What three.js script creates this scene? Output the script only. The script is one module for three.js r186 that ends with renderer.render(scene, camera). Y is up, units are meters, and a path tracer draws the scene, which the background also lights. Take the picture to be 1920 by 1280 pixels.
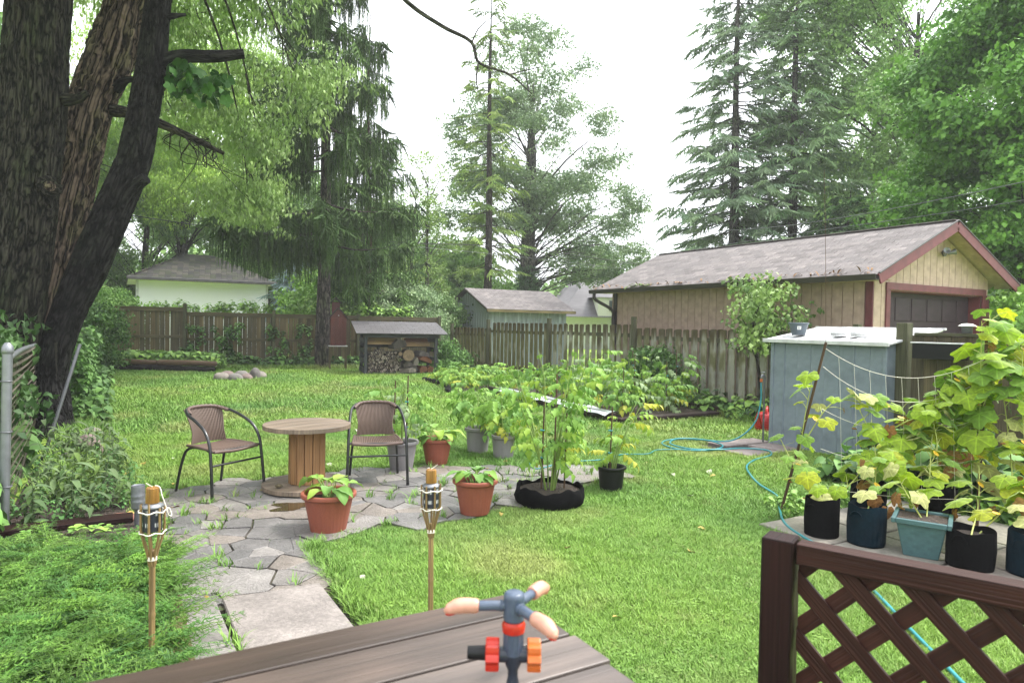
import * as THREE from 'three';
import { mergeGeometries, mergeVertices } from 'three/addons/utils/BufferGeometryUtils.js';
import { RoundedBoxGeometry } from 'three/addons/geometries/RoundedBoxGeometry.js';
import { FontLoader } from 'three/addons/loaders/FontLoader.js';
import { TextGeometry } from 'three/addons/geometries/TextGeometry.js';

// The yard is laid out square to its fences: x runs right from the chain-link side, -z runs to the back fence.
const scene = new THREE.Scene();
const camera = new THREE.PerspectiveCamera(53.13, 1024 / 682, 0.05, 400);
camera.position.set(0, 1.6, 0);
camera.rotation.set(-0.025, -Math.PI / 6, 0.018, 'YXZ');
camera.focus = 7; camera.userData.fStop = 5.6;
camera.updateMatrixWorld(true);

const SUN = new THREE.Vector3(0.5, 0.84, 0.1).normalize();
{ // bright overcast: a white cloud sheet, brighter round the hidden sun
  const w = 256, h = 128, d = new Float32Array(w * h * 4), v = new THREE.Vector3();
  for (let j = 0; j < h; j++) for (let i = 0; i < w; i++) {
    const ph = (i + 0.5) / w * 2 * Math.PI - Math.PI, th = ((j + 0.5) / h - 0.5) * Math.PI;
    v.set(Math.cos(th) * Math.cos(ph), Math.sin(th), Math.cos(th) * Math.sin(ph));
    const a = Math.acos(Math.min(1, Math.max(-1, v.dot(SUN))));
    const L = 0.54 + 0.2 * Math.max(0, v.y) + 0.7 * Math.exp(-((a / 0.62) ** 2));
    const k = (j * w + i) * 4; d[k] = L * 0.95; d[k + 1] = L * 0.985; d[k + 2] = L * 1.03; d[k + 3] = 1;
  }
  const sky = new THREE.DataTexture(d, w, h, THREE.RGBAFormat, THREE.FloatType);
  sky.mapping = THREE.EquirectangularReflectionMapping; sky.magFilter = THREE.LinearFilter; sky.minFilter = THREE.LinearFilter; sky.wrapS = THREE.RepeatWrapping; sky.needsUpdate = true;
  scene.background = sky; scene.environment = sky;
}
const sun = new THREE.DirectionalLight(new THREE.Color(1, 0.965, 0.9), 1.5);
sun.position.copy(SUN).multiplyScalar(60).add(new THREE.Vector3(5, 0, -12)); sun.target.position.set(5, 0, -12);
sun.castShadow = true; sun.shadow.radius = 22; sun.shadow.mapSize.set(4096, 4096);
Object.assign(sun.shadow.camera, { left: -45, right: 45, top: 45, bottom: -45, near: 1, far: 150 });
scene.add(sun, sun.target);
const EXPOSURE = 3.8;
scene.fog = new THREE.FogExp2(0xffffff, 0.0014);


// ---------------------------------------------------------------- helpers
function RNG(s) { return () => { s |= 0; s = s + 0x6D2B79F5 | 0; let t = Math.imul(s ^ s >>> 15, 1 | s); t = t + Math.imul(t ^ t >>> 7, 61 | t) ^ t; return ((t ^ t >>> 14) >>> 0) / 4294967296; }; }
const hash = (x, y, z) => { let h = Math.imul(x | 0, 374761393) + Math.imul(y | 0, 668265263) + Math.imul(z | 0, 2147483647 ^ 1274126177) | 0; h = Math.imul(h ^ h >>> 13, 1274126177); return ((h ^ h >>> 16) >>> 0) / 4294967296; };
const sm = t => t * t * (3 - 2 * t), lerp = (a, b, t) => a + (b - a) * t, mod = (a, n) => ((a % n) + n) % n, clamp = (x, a, b) => Math.min(b, Math.max(a, x));
function noise(x, y, s = 0, px = 0, py = 0) { // value noise, periodic where px, py are given
  const i = Math.floor(x), j = Math.floor(y), u = sm(x - i), v = sm(y - j), X = a => px ? mod(a, px) : a, Y = a => py ? mod(a, py) : a;
  return lerp(lerp(hash(X(i), Y(j), s), hash(X(i + 1), Y(j), s), u), lerp(hash(X(i), Y(j + 1), s), hash(X(i + 1), Y(j + 1), s), u), v);
}
function fbm(x, y, s = 0, o = 4, px = 0, py = 0) { let a = 0.5, r = 0, f = 1; for (let k = 0; k < o; k++) { r += a * noise(x * f, y * f, s + k * 17, px * f, py * f); a /= 2; f *= 2; } return r / (1 - 0.5 ** o); }
function tex(w, h, fn, srgb = true, rx = 1, ry = 1) { // fn(u, v) -> [r, g, b] 0..1, tiling
  const d = new Uint8Array(w * h * 4);
  for (let j = 0; j < h; j++) for (let i = 0; i < w; i++) { const c = fn(i / w, j / h), k = (j * w + i) * 4; for (let q = 0; q < 3; q++) d[k + q] = clamp(c[q], 0, 1) * 255; d[k + 3] = 255; }
  const t = new THREE.DataTexture(d, w, h, THREE.RGBAFormat); t.wrapS = t.wrapT = THREE.RepeatWrapping; t.magFilter = THREE.LinearFilter; t.minFilter = THREE.LinearMipmapLinearFilter; t.generateMipmaps = true;
  if (srgb) t.colorSpace = THREE.SRGBColorSpace; t.repeat.set(rx, ry); t.needsUpdate = true; return t;
}
const g3 = v => [v, v, v];
const C = (r, g, b) => new THREE.Color().setRGB(r, g, b);
function M(color, roughness = 0.8, o = {}) { const m = (o.transmission || o.clearcoat || o.sheen || o.specularIntensity !== undefined) ? new THREE.MeshPhysicalMaterial() : new THREE.MeshStandardMaterial(); m.color.copy(Array.isArray(color) ? C(...color) : new THREE.Color(color)); m.roughness = roughness; m.side = THREE.DoubleSide; Object.assign(m, o); return m; }
const leafM = (c, t = 0.4, r = 0.62, o = {}) => M(c, r, { transmission: t, thickness: 0, specularIntensity: 0.4, ...o });

const used = {};
const numbered = n => { const k = used[n] = (used[n] ?? -1) + 1; return k ? `${n}_${String(k).padStart(3, '0')}` : n; };
function shade(o) { o.castShadow = o.receiveShadow = true; return o; }
function tag(o, label, category, group) { o.userData.label = label; o.userData.category = category; if (group) o.userData.group = group; return o; }
function thing(name, label, category, pos = [0, 0, 0], turn = 0, group) { const o = new THREE.Group(); o.name = numbered(name); o.position.set(...pos); o.rotation.y = turn; scene.add(o); return tag(o, label, category, group); }
function obj(name, geo, mat, parent) { const m = shade(new THREE.Mesh(Array.isArray(geo) ? merge(geo) : geo, mat)); m.name = parent ? name : numbered(name); (parent || scene).add(m); return m; }
function struct(name, geo, mat) { const m = obj(name, geo, mat); m.userData.kind = 'structure'; return m; }
function stuff(o) { o.userData.kind = 'stuff'; return o; }
function merge(list) {
  const l = list.filter(Boolean).map(g => { g = g.index ? g.toNonIndexed() : g.clone(); for (const k of Object.keys(g.attributes)) if (!['position', 'normal', 'uv', 'color'].includes(k)) g.deleteAttribute(k); return g; });
  const anyColor = l.some(g => g.attributes.color);
  for (const g of l) { if (!g.attributes.uv) g.setAttribute('uv', new THREE.BufferAttribute(new Float32Array(g.attributes.position.count * 2), 2)); if (!g.attributes.normal) g.computeVertexNormals(); if (anyColor && !g.attributes.color) g.setAttribute('color', new THREE.BufferAttribute(new Float32Array(g.attributes.position.count * 3).fill(1), 3)); }
  return mergeGeometries(l);
}
const V = (x, y, z) => new THREE.Vector3(x, y, z);
const T = (g, x = 0, y = 0, z = 0, rx = 0, ry = 0, rz = 0) => { if (rx || ry || rz) g.applyMatrix4(new THREE.Matrix4().makeRotationFromEuler(new THREE.Euler(rx, ry, rz, 'YXZ'))); return g.translate(x, y, z); };
function boxUV(g, off = 0) { // uv in metres, the grain (v) along the longest side
  g = g.index ? g.toNonIndexed() : g; g.computeBoundingBox(); const s = g.boundingBox.getSize(V(0, 0, 0)), dims = [s.x, s.y, s.z], L = dims.indexOf(Math.max(...dims)), p = g.attributes.position, n = g.attributes.normal, uv = new Float32Array(p.count * 2);
  for (let i = 0; i < p.count; i++) { const N = [Math.abs(n.getX(i)), Math.abs(n.getY(i)), Math.abs(n.getZ(i))], a = N.indexOf(Math.max(...N)), P = [p.getX(i), p.getY(i), p.getZ(i)], o = [0, 1, 2].filter(k => k !== a), vv = o.includes(L) ? L : o[1], uu = o.find(k => k !== vv); uv[2 * i] = P[uu] + off + a * 0.37; uv[2 * i + 1] = P[vv] + off * 1.7; }
  g.setAttribute('uv', new THREE.BufferAttribute(uv, 2)); return g;
}
function box(w, h, d, x = 0, y = 0, z = 0, r = 0.003, off = 0) { return boxUV(new RoundedBoxGeometry(w, h, d, 1, Math.min(r, w / 2.1, h / 2.1, d / 2.1)), off).translate(x, y, z); }
function bar(a, b, w, d, r = 0.003, roll = 0, off = 0) { // a squared bar from a to b
  const A = V(...a), B = V(...b), L = A.distanceTo(B), g = box(w, L, d, 0, 0, 0, r, off);
  const q = new THREE.Quaternion().setFromUnitVectors(V(0, 1, 0), B.clone().sub(A).normalize());
  g.rotateY(roll); g.applyQuaternion(q); const m = A.add(B).multiplyScalar(0.5); return g.translate(m.x, m.y, m.z);
}
// a round limb through points with a radius at each; uv in metres; push(angle, s) adds to the radius
function limb(pts, radii, seg = 8, steps = 0, push = null, caps = true) {
  const P = pts.map(p => p.isVector3 ? p : V(...p)), curve = new THREE.CatmullRomCurve3(P, false, 'centripetal'), n = steps || (P.length - 1) * 4, len = curve.getLength();
  const pos = [], uv = [], idx = [], t0 = V(0, 0, 0); let N = null;
  const ctr = V(0, 0, 0), T_ = V(0, 0, 0), B = V(0, 0, 0), q = V(0, 0, 0);
  for (let i = 0; i <= n; i++) {
    const t = i / n; curve.getPoint(t, ctr); curve.getTangent(t, T_);
    if (!N) { N = Math.abs(T_.y) > 0.9 ? V(1, 0, 0) : V(0, 1, 0); }
    N = N.clone().addScaledVector(T_, -N.dot(T_)).normalize(); B.crossVectors(T_, N);
    const f = t * (P.length - 1), k = Math.min(P.length - 2, Math.floor(f)), r = lerp(radii[k], radii[k + 1], sm(f - k));
    for (let j = 0; j <= seg; j++) { const a = j / seg * 2 * Math.PI, rr = r + (push ? push(j === seg ? 0 : a, t * len, r) : 0); q.copy(ctr).addScaledVector(N, Math.cos(a) * rr).addScaledVector(B, Math.sin(a) * rr); pos.push(q.x, q.y, q.z); uv.push(j / seg * 2 * Math.PI * radii[0], t * len); }
  }
  for (let i = 0; i < n; i++) for (let j = 0; j < seg; j++) { const a = i * (seg + 1) + j, b = a + seg + 1; idx.push(a, a + 1, b, b, a + 1, b + 1); }
  if (caps) for (const i of [0, n]) { const c = pos.length / 3; curve.getPoint(i / n, ctr); pos.push(ctr.x, ctr.y, ctr.z); uv.push(0, 0); for (let j = 0; j < seg; j++) { const a = i * (seg + 1) + j; i ? idx.push(c, a, a + 1) : idx.push(c, a + 1, a); } }
  const g = new THREE.BufferGeometry(); g.setAttribute('position', new THREE.Float32BufferAttribute(pos, 3)); g.setAttribute('uv', new THREE.Float32BufferAttribute(uv, 2)); g.setIndex(idx); g.computeVertexNormals();
  const nn = g.attributes.normal; for (let i = 0; i <= n; i++) { const a = i * (seg + 1), b = a + seg; const s = V(nn.getX(a) + nn.getX(b), nn.getY(a) + nn.getY(b), nn.getZ(a) + nn.getZ(b)).normalize(); nn.setXYZ(a, s.x, s.y, s.z); nn.setXYZ(b, s.x, s.y, s.z); }
  return g;
}
const rod = (a, b, r, seg = 6, r2 = r) => limb([a, b], [r, r2], seg, 1);
function lathe(prof, seg = 28) { return new THREE.LatheGeometry(prof.map(p => new THREE.Vector2(p[0], p[1])), seg); }
function poly(pts, h0, h1, bev = 0) { // horizontal slab from an outline [[x, z]...]
  const s = new THREE.Shape(pts.map(p => new THREE.Vector2(p[0], -p[1]))), b = bev;
  const g = new THREE.ExtrudeGeometry(s, { depth: h1 - h0 - (b ? b : 0), bevelEnabled: b > 0, bevelThickness: b, bevelSize: b, bevelOffset: -b, bevelSegments: 1, steps: 1 });
  g.rotateX(-Math.PI / 2); g.translate(0, h0, 0);
  const p = g.attributes.position, uv = g.attributes.uv; for (let i = 0; i < p.count; i++) uv.setXY(i, p.getX(i), p.getZ(i)); return g;
}
// leaf-like blade from an outline half-width function w(t), length L, lying along +z, curved down, folded up at the midrib
function blade(L, wf, n = 4, droop = 0.2, fold = 0.2, seg = 1, ruff = 0, seed = 0) {
  const pos = [], uv = [], idx = [], m = 2 * seg + 1;
  for (let i = 0; i <= n; i++) { const t = i / n, w = Math.max(1e-4, wf(t) * L); const z = Math.sin(t * droop * 1.5) / Math.max(1e-3, droop * 1.5) * L, y = -(1 - Math.cos(t * droop * 1.5)) / Math.max(1e-3, droop * 1.5) * L;
    for (let j = -seg; j <= seg; j++) { const s = j / seg; pos.push(s * w, y + Math.abs(s) * w * fold + (ruff ? (noise(t * 5 + seed, s * 2 + 7, seed) - 0.5) * ruff * L * Math.abs(s) : 0), z - (t < 0.001 ? 0 : 0)); uv.push(s * 0.5 + 0.5, t); } }
  for (let i = 0; i < n; i++) for (let j = 0; j < m - 1; j++) { const a = i * m + j, b = a + m; idx.push(a, b, a + 1, b, b + 1, a + 1); }
  const g = new THREE.BufferGeometry(); g.setAttribute('position', new THREE.Float32BufferAttribute(pos, 3)); g.setAttribute('uv', new THREE.Float32BufferAttribute(uv, 2)); g.setIndex(idx); g.computeVertexNormals(); return g;
}
const D3 = new THREE.Object3D();
function place(g, x, y, z, ry = 0, rx = 0, rz = 0, s = 1) { D3.position.set(x, y, z); D3.rotation.set(rx, ry, rz, 'YXZ'); D3.scale.setScalar(s); D3.updateMatrix(); return g.clone().applyMatrix4(D3.matrix); }
function scatter(name, geo, mat, list, parent) { // list: {p:[x,y,z], r:[rx,ry,rz], s, c}
  const im = shade(new THREE.InstancedMesh(geo, mat, list.length)); im.name = parent ? name : numbered(name);
  list.forEach((q, i) => { D3.position.set(...q.p); D3.rotation.set(...(q.r || [0, 0, 0]), 'YXZ'); Array.isArray(q.s) ? D3.scale.set(...q.s) : D3.scale.setScalar(q.s ?? 1); D3.updateMatrix(); im.setMatrixAt(i, D3.matrix); if (q.c) im.setColorAt(i, q.c); });
  (parent || scene).add(im); return stuff(im);
}
// outline of the picture's field of view on the ground with a margin for a step to the side
function seen(x, z, y = 0, margin = 0.12) { const c = 0.866, dx = x * c + z * 0.5, dz = z * c - x * 0.5; return dz < -0.8 && Math.abs(dx / -dz) < 0.75 + margin + 0.5 / -dz && (1.6 - y) / -dz < 0.53 + margin; }

// ---------------------------------------------------------------- materials
const grain = tex(256, 512, (u, v) => { const w = fbm(u * 6, v * 3, 1, 3, 6, 3), s = fbm((u + w * 0.05) * 48, v * 4, 2, 3, 48, 4), b = fbm(u * 5, v * 2, 5, 3, 5, 2); return g3(0.58 + 0.34 * s + 0.28 * (b - 0.5)); }, true, 1 / 0.28, 1 / 1.1);
const grainB = tex(256, 512, (u, v) => g3(fbm(u * 64, v * 5, 9, 3, 64, 5)), false, 1 / 0.28, 1 / 1.1);
const wood = (c, r = 0.75, o = {}) => M(c, r, { map: grain, bumpMap: grainB, bumpScale: 0.002, ...o });
const speck = tex(256, 256, (u, v) => g3(0.72 + 0.2 * fbm(u * 60, v * 60, 3, 2, 60, 60) + 0.3 * (fbm(u * 5, v * 5, 4, 4, 5, 5) - 0.5)), true, 1 / 0.9, 1 / 0.9);
const speckB = tex(256, 256, (u, v) => g3(fbm(u * 70, v * 70, 3, 3, 70, 70)), false, 1 / 0.5, 1 / 0.5);
const mottle = (c, r = 0.8, o = {}) => M(c, r, { map: speck, bumpMap: speckB, bumpScale: 0.0015, ...o });
const clean = tex(128, 128, (u, v) => g3(0.88 + 0.22 * (fbm(u * 4, v * 4, 8, 4, 4, 4) - 0.5) + 0.06 * (noise(u * 128, v * 128, 2, 128, 128) - 0.5)), true, 1 / 0.4, 1 / 0.4);
const plastic = (c, r = 0.45, o = {}) => M(c, r, { map: clean, ...o });
const barkTex = (s, fx, fy) => { const f = (u, v) => { const w = fbm(u * 8, v * 4, s, 3, 8, 4) - 0.5, w2 = fbm(u * 4, v * 6, s + 60, 3, 4, 6) - 0.5; const a = fbm((u + w * 0.06) * fx, v * fy + w2 * 2, s + 3, 3, fx, fy); const rid = 1 - Math.abs(a * 2 - 1); return [rid, w]; };
  const b = tex(512, 512, (u, v) => g3(0.9 - 0.75 * f(u, v)[0] ** 3 + 0.15 * (fbm(u * 60, v * 40, s + 9, 2, 60, 40) - 0.5)), false, 1 / 0.9, 1 / 1.6);
  const c = tex(512, 512, (u, v) => { const [r, w] = f(u, v); const k = 1.06 - 0.85 * r ** 2.6 + 0.5 * w + 0.2 * (fbm(u * 40, v * 30, s + 8, 2, 40, 30) - 0.5); const moss = clamp((fbm(u * 3, v * 3, s + 30, 4, 3, 3) - 0.5) * 3, 0, 1); return [k * (1 - 0.12 * moss), k, k * (1 - 0.2 * moss)]; }, true, 1 / 0.9, 1 / 1.6); return [c, b]; };
const [bkC, bkB] = barkTex(11, 18, 11), [bsC, bsB] = barkTex(40, 13, 4);
const bark = (c, o = {}) => M(c, 0.88, { specularIntensity: 0.3, map: bkC, bumpMap: bkB, bumpScale: 0.03, ...o });
const mat = {
  soil: mottle([0.028, 0.02, 0.014], 0.9), concrete: mottle([0.36, 0.335, 0.31], 0.7), wetStone: null,
  darkTrim: wood([0.05, 0.018, 0.02], 0.5), lattice: wood([0.068, 0.024, 0.017], 0.55, { specularIntensity: 0.45 }), latticePost: wood([0.032, 0.011, 0.01], 0.55, { specularIntensity: 0.4 }),
  fence: [0, 1, 2, 3].map(i => wood([[0.27, 0.2, 0.098], [0.2, 0.16, 0.085], [0.31, 0.235, 0.118], [0.17, 0.143, 0.082]][i], 0.85)),
  fenceRail: wood([0.2, 0.165, 0.085], 0.85), mossWood: wood([0.16, 0.16, 0.085], 0.9),
  black: plastic([0.01, 0.01, 0.011], 0.45, { specularIntensity: 0.6 }), blackMetal: M([0.008, 0.008, 0.009], 0.32, { clearcoat: 0.3 }), fabricBag: mottle([0.006, 0.006, 0.0065], 0.95, { specularIntensity: 0.15 }), fabricTeal: mottle([0.006, 0.02, 0.032], 0.9, { specularIntensity: 0.2 }),
  terracotta: plastic([0.33, 0.098, 0.06], 0.55, { specularIntensity: 0.6 }), greyPot: plastic([0.3, 0.28, 0.29], 0.55), tealPot: plastic([0.075, 0.16, 0.17], 0.45), slatePot: plastic([0.1, 0.13, 0.16], 0.4),
  galv: M([0.3, 0.31, 0.33], 0.45, { metalness: 0.7, map: clean }), rustWire: M([0.1, 0.08, 0.06], 0.7), galvDull: M([0.2, 0.205, 0.22], 0.55, { metalness: 0.7, map: clean }), white: plastic([0.78, 0.78, 0.78], 0.4), offwhite: M([0.74, 0.72, 0.66], 0.7),
  bamboo: wood([0.5, 0.33, 0.13], 0.5), bambooTip: wood([0.55, 0.27, 0.05], 0.45), stake: wood([0.17, 0.09, 0.045], 0.8), cord: M([0.75, 0.7, 0.6], 0.8),
  spool: wood([0.52, 0.28, 0.12], 0.6, { specularIntensity: 0.5 }), spoolTop: wood([0.36, 0.27, 0.195], 0.5),
  tan: M([0.58, 0.42, 0.34], 0.75, { map: clean }), maroon: M([0.19, 0.045, 0.055], 0.55, { map: clean }), gutter: M([0.035, 0.028, 0.026], 0.4), doorPurple: plastic([0.065, 0.042, 0.055], 0.5, { specularIntensity: 0.5 }),
  roofing: [[0.235, 0.205, 0.2], [0.19, 0.165, 0.16], [0.275, 0.24, 0.23], [0.215, 0.19, 0.185]].map(c => mottle(c, 0.85)), oldRoof: [[0.05, 0.045, 0.042], [0.028, 0.027, 0.026], [0.085, 0.075, 0.06], [0.04, 0.048, 0.022]].map(c => mottle(c, 0.9)),
  slate: mottle([0.13, 0.12, 0.125], 0.6), clap: M([0.9, 0.9, 0.93], 0.6), bluegrey: wood([0.4, 0.46, 0.5], 0.8), shedMetal: M([0.25, 0.3, 0.35], 0.5, { map: clean }),
  red: plastic([0.5, 0.01, 0.012], 0.3), redwood: wood([0.17, 0.032, 0.018], 0.6), hose: plastic([0.03, 0.3, 0.34], 0.35), tie: plastic([0.01, 0.25, 0.26], 0.4),
  stone: [[0.3, 0.22, 0.2], [0.26, 0.24, 0.22], [0.34, 0.3, 0.26], [0.2, 0.18, 0.17]].map(c => mottle(c, 0.8)),
  bark: bark([0.056, 0.052, 0.04]), barkBrown: M([0.2, 0.145, 0.115], 0.9, { specularIntensity: 0.3, map: bsC, bumpMap: bsB, bumpScale: 0.045 }), barkDark: bark([0.03, 0.028, 0.028]), barkGrey: bark([0.16, 0.145, 0.13]), twig: bark([0.09, 0.08, 0.065]),
  cutWood: wood([0.45, 0.31, 0.17], 0.8), logEnd: mottle([0.4, 0.3, 0.2], 0.85), water: M([0.2, 0.14, 0.07], 0.03, { transmission: 0.75 }),
  glass: M([0.05, 0.06, 0.07], 0.08), stemG: M([0.16, 0.24, 0.05], 0.6), stemY: M([0.34, 0.38, 0.1], 0.6, {}),
};
const deckGrain = tex(256, 512, (u, v) => { const w = fbm(u * 4, v * 2, 1, 3, 4, 2), s = fbm((u + w * 0.08) * 30, v * 3, 2, 4, 30, 3), b = fbm(u * 3, v * 3, 5, 4, 3, 3); return [0.72 + 0.2 * s + 0.55 * (b - 0.5), 0.72 + 0.2 * s + 0.5 * (b - 0.5), 0.72 + 0.2 * s + 0.46 * (b - 0.5)]; }, true, 1 / 0.4, 1 / 1.3);
const stoneMats = [[0.27, 0.245, 0.228], [0.215, 0.2, 0.193], [0.315, 0.288, 0.27], [0.275, 0.235, 0.205], [0.19, 0.18, 0.175]].map(c => mottle(c, 0.46, { bumpScale: 0.006 }));
mat.deckBoards = [[0.1, 0.066, 0.048], [0.15, 0.108, 0.086], [0.185, 0.146, 0.125], [0.17, 0.132, 0.112]].map(c => wood(c, 0.42, { bumpScale: 0.001, map: deckGrain }));

// ---------------------------------------------------------------- ground
const groundTex = tex(512, 512, (u, v) => { const a = fbm(u * 8, v * 8, 21, 5, 8, 8), b = fbm(u * 90, v * 90, 22, 2, 90, 90); return [0.34 + 0.14 * a + 0.14 * b, 0.44 + 0.1 * a + 0.18 * b, 0.17 + 0.1 * b]; }, true, 1 / 3.2, 1 / 3.2);
{ const g = new THREE.PlaneGeometry(400, 400).rotateX(-Math.PI / 2); const p = g.attributes.position, uv = g.attributes.uv; for (let i = 0; i < p.count; i++) uv.setXY(i, p.getX(i), p.getZ(i)); struct('ground', g, M([1, 1, 1], 0.95, { map: groundTex })); }
const inPoly = (x, z, P) => { let c = false; for (let i = 0, j = P.length - 1; i < P.length; j = i++) if ((P[i][1] > z) !== (P[j][1] > z) && x < (P[j][0] - P[i][0]) * (z - P[i][1]) / (P[j][1] - P[i][1]) + P[i][0]) c = !c; return c; };
const PATIO = [[0.28, -3.94], [1.08, -3.94], [1.22, -4.7], [1.42, -5.02], [2.4, -4.86], [3.3, -5.25], [4.6, -5.5], [4.9, -6.1], [3.6, -6.6], [2.34, -7.02], [1.4, -7.08], [0.37, -6.93], [0.22, -6.0], [0.27, -5.0]];
// paving: moulded flagstones; cells grouped into slabs, narrow grooves inside a slab and open joints between slabs
const patioCells = [];
{
  const rnd = RNG(5), sites = [], S = 0.215;
  for (let i = -4; i < 30; i++) for (let j = 16; j < 38; j++) { const x = i * S + (rnd() - 0.5) * 0.23 + (j % 2) * S / 2, z = -j * S + (rnd() - 0.5) * 0.21; sites.push([x, z, inPoly(x, z, PATIO)]); }
  const slabOf = s => { const r = Math.floor((-s[1] + 0.06 * Math.sin(s[0] * 3)) / 0.46); return r * 1000 + Math.floor((s[0] + (r % 2) * 0.33 + 0.07 * Math.sin(s[1] * 7)) / 0.64); };
  const patio = struct('patio', poly(PATIO.map(([x, z]) => [x, z]), 0.001, 0.024), mottle([0.09, 0.078, 0.05], 0.95));
  const slabTone = {};
  for (const s of sites) {
    if (!s[2]) continue;
    const near = sites.filter(o => o !== s && Math.hypot(o[0] - s[0], o[1] - s[1]) < 0.8).sort((a, b) => Math.hypot(a[0] - s[0], a[1] - s[1]) - Math.hypot(b[0] - s[0], b[1] - s[1])).slice(0, 16);
    const cut = (inset) => { let P = [[s[0] - 1, s[1] - 1], [s[0] + 1, s[1] - 1], [s[0] + 1, s[1] + 1], [s[0] - 1, s[1] + 1]];
      for (const o of near) { const dx = o[0] - s[0], dz = o[1] - s[1], L = Math.hypot(dx, dz), same = o[2] && slabOf(o) === slabOf(s), d = L / 2 - inset(same), nx = dx / L, nz = dz / L, Q = [];
        for (let k = 0; k < P.length; k++) { const a = P[k], b = P[(k + 1) % P.length], da = (a[0] - s[0]) * nx + (a[1] - s[1]) * nz - d, db = (b[0] - s[0]) * nx + (b[1] - s[1]) * nz - d; if (da <= 0) Q.push(a); if ((da < 0) !== (db < 0)) { const t = da / (da - db); Q.push([a[0] + (b[0] - a[0]) * t, a[1] + (b[1] - a[1]) * t]); } } P = Q; }
      return P.filter((p, k) => Math.hypot(p[0] - P[(k + 1) % P.length][0], p[1] - P[(k + 1) % P.length][1]) > 0.006); };
    const top = cut(q => q ? 0.0022 : 0.0075), base = cut(q => q ? -0.0 : 0.0075); if (top.length < 3 || base.length < 3) continue;
    const k = slabOf(s), tone = slabTone[k] ??= [Math.floor(rnd() * 5), (rnd() - 0.5) * 0.009, (rnd() - 0.5) * 0.018, (rnd() - 0.5) * 0.018], y = 0.042 + tone[1] + (rnd() - 0.5) * 0.002;
    const g = merge([poly(top, y - 0.02, y, 0.0025), poly(base, 0.01, y - 0.0045)]);
    g.translate(-s[0], -y, -s[1]); g.rotateX(tone[2] + (rnd() - 0.5) * 0.01); g.rotateZ(tone[3] + (rnd() - 0.5) * 0.01); g.translate(s[0], y, s[1]);
    obj('paving_stone', g, stoneMats[rnd() < 0.7 ? tone[0] : Math.floor(rnd() * 5)], patio); patioCells.push(top);
  }
}
const ridged = tex(64, 256, (u, v) => g3(0.5 + 0.5 * Math.sin(v * 2 * Math.PI * 32) * (0.6 + 0.4 * noise(u * 8, v * 32, 3, 8, 32))), false, 1 / 0.6, 1 / 0.6);
const slabRidge = M([0.34, 0.31, 0.285], 0.7, { map: speck, bumpMap: ridged, bumpScale: 0.004 });
const slabSpeck = mottle([0.315, 0.275, 0.25], 0.65, { bumpScale: 0.003 });
{
  const path = struct('path', poly([[0.27, -4.1], [1.1, -4.1], [1.12, -1.45], [0.27, -1.45]], 0.001, 0.008), mat.soil);
  const q = (a, m) => obj('slab', poly(a, 0.009, 0.048, 0.006), m, path);
  q([[0.505, -4.05], [1.04, -4.04], [1.05, -3.2], [0.51, -3.22]], slabSpeck); q([[0.29, -4.05], [0.47, -4.05], [0.49, -3.2], [0.28, -3.2]], slabRidge);
  q([[0.51, -3.18], [1.1, -3.16], [1.1, -2.3], [0.5, -2.28]], slabRidge); q([[0.28, -3.17], [0.48, -3.17], [0.48, -2.3], [0.28, -2.3]], slabSpeck); q([[0.29, -2.26], [1.1, -2.24], [1.1, -1.5], [0.29, -1.5]], slabSpeck);
  const strip = struct('side_path', poly([[4.42, -3.72], [6.3, -3.9], [6.3, -0.6], [4.42, -0.6]], 0.001, 0.008), mat.soil);
  for (let i = 0; i < 3; i++) for (let j = 0; j < 5; j++) { const r = RNG(i * 7 + j), x = 4.45 + i * 0.62, z = -3.7 + j * 0.62; obj('slab', poly([[x + r() * 0.015, z + r() * 0.015], [x + 0.595, z + r() * 0.015], [x + 0.595 - r() * 0.01, z + 0.6], [x, z + 0.595]], 0.009, 0.04 + r() * 0.006, 0.005), mottle([0.3 + r() * 0.05, 0.27 + r() * 0.04, 0.25], 0.75), strip); }
  const pad = struct('shed_pad', poly([[6.7, -6.75], [8.05, -6.75], [8.05, -5.75], [6.7, -5.75]], 0.001, 0.007), mat.soil);
  for (const [x0, x1, z0, z1] of [[6.75, 7.35, -6.2, -5.8], [7.38, 8.0, -6.35, -5.8], [7.0, 7.9, -6.75, -6.4]]) obj('slab', poly([[x0, z0], [x1, z0 + 0.02], [x1, z1], [x0 + 0.02, z1]], 0.008, 0.034, 0.005), mottle([0.33, 0.27, 0.25], 0.75), pad);
}
// soil beds
const BEDS = { carrots: [[-0.85, -5.86], [0.2, -5.86], [0.22, -1.5], [-1.6, -1.5]], herbs: [[-0.75, -9.6], [-0.3, -9.6], [-0.02, -8.2], [0.12, -6.1], [0.12, -5.93], [-0.75, -5.93]], tomato: [[6.95, -8.65], [9.15, -8.65], [9.15, -13.4], [7.25, -13.4]], back: [[6.4, -13.8], [9.6, -13.8], [9.6, -17.2], [7.2, -17.2]], border: [[9.2, -7.2], [9.85, -7.2], [9.85, -20], [9.2, -20]], log: [[-0.9, -25], [-0.9, -23.75], [2.5, -21.75], [2.9, -24]] };
const soilTex = tex(256, 256, (u, v) => { const a = fbm(u * 22, v * 22, 31, 3, 22, 22), k = 0.13 + 0.2 * a; return [k * 1.15, k * 0.95, k * 0.8]; }, true, 1 / 0.5, 1 / 0.5);
const soilB = tex(256, 256, (u, v) => g3(fbm(u * 24, v * 24, 31, 4, 24, 24)), false, 1 / 0.5, 1 / 0.5);
const soilM = M([0.75, 0.75, 0.75], 0.95, { map: soilTex, bumpMap: soilB, bumpScale: 0.03 });
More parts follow.
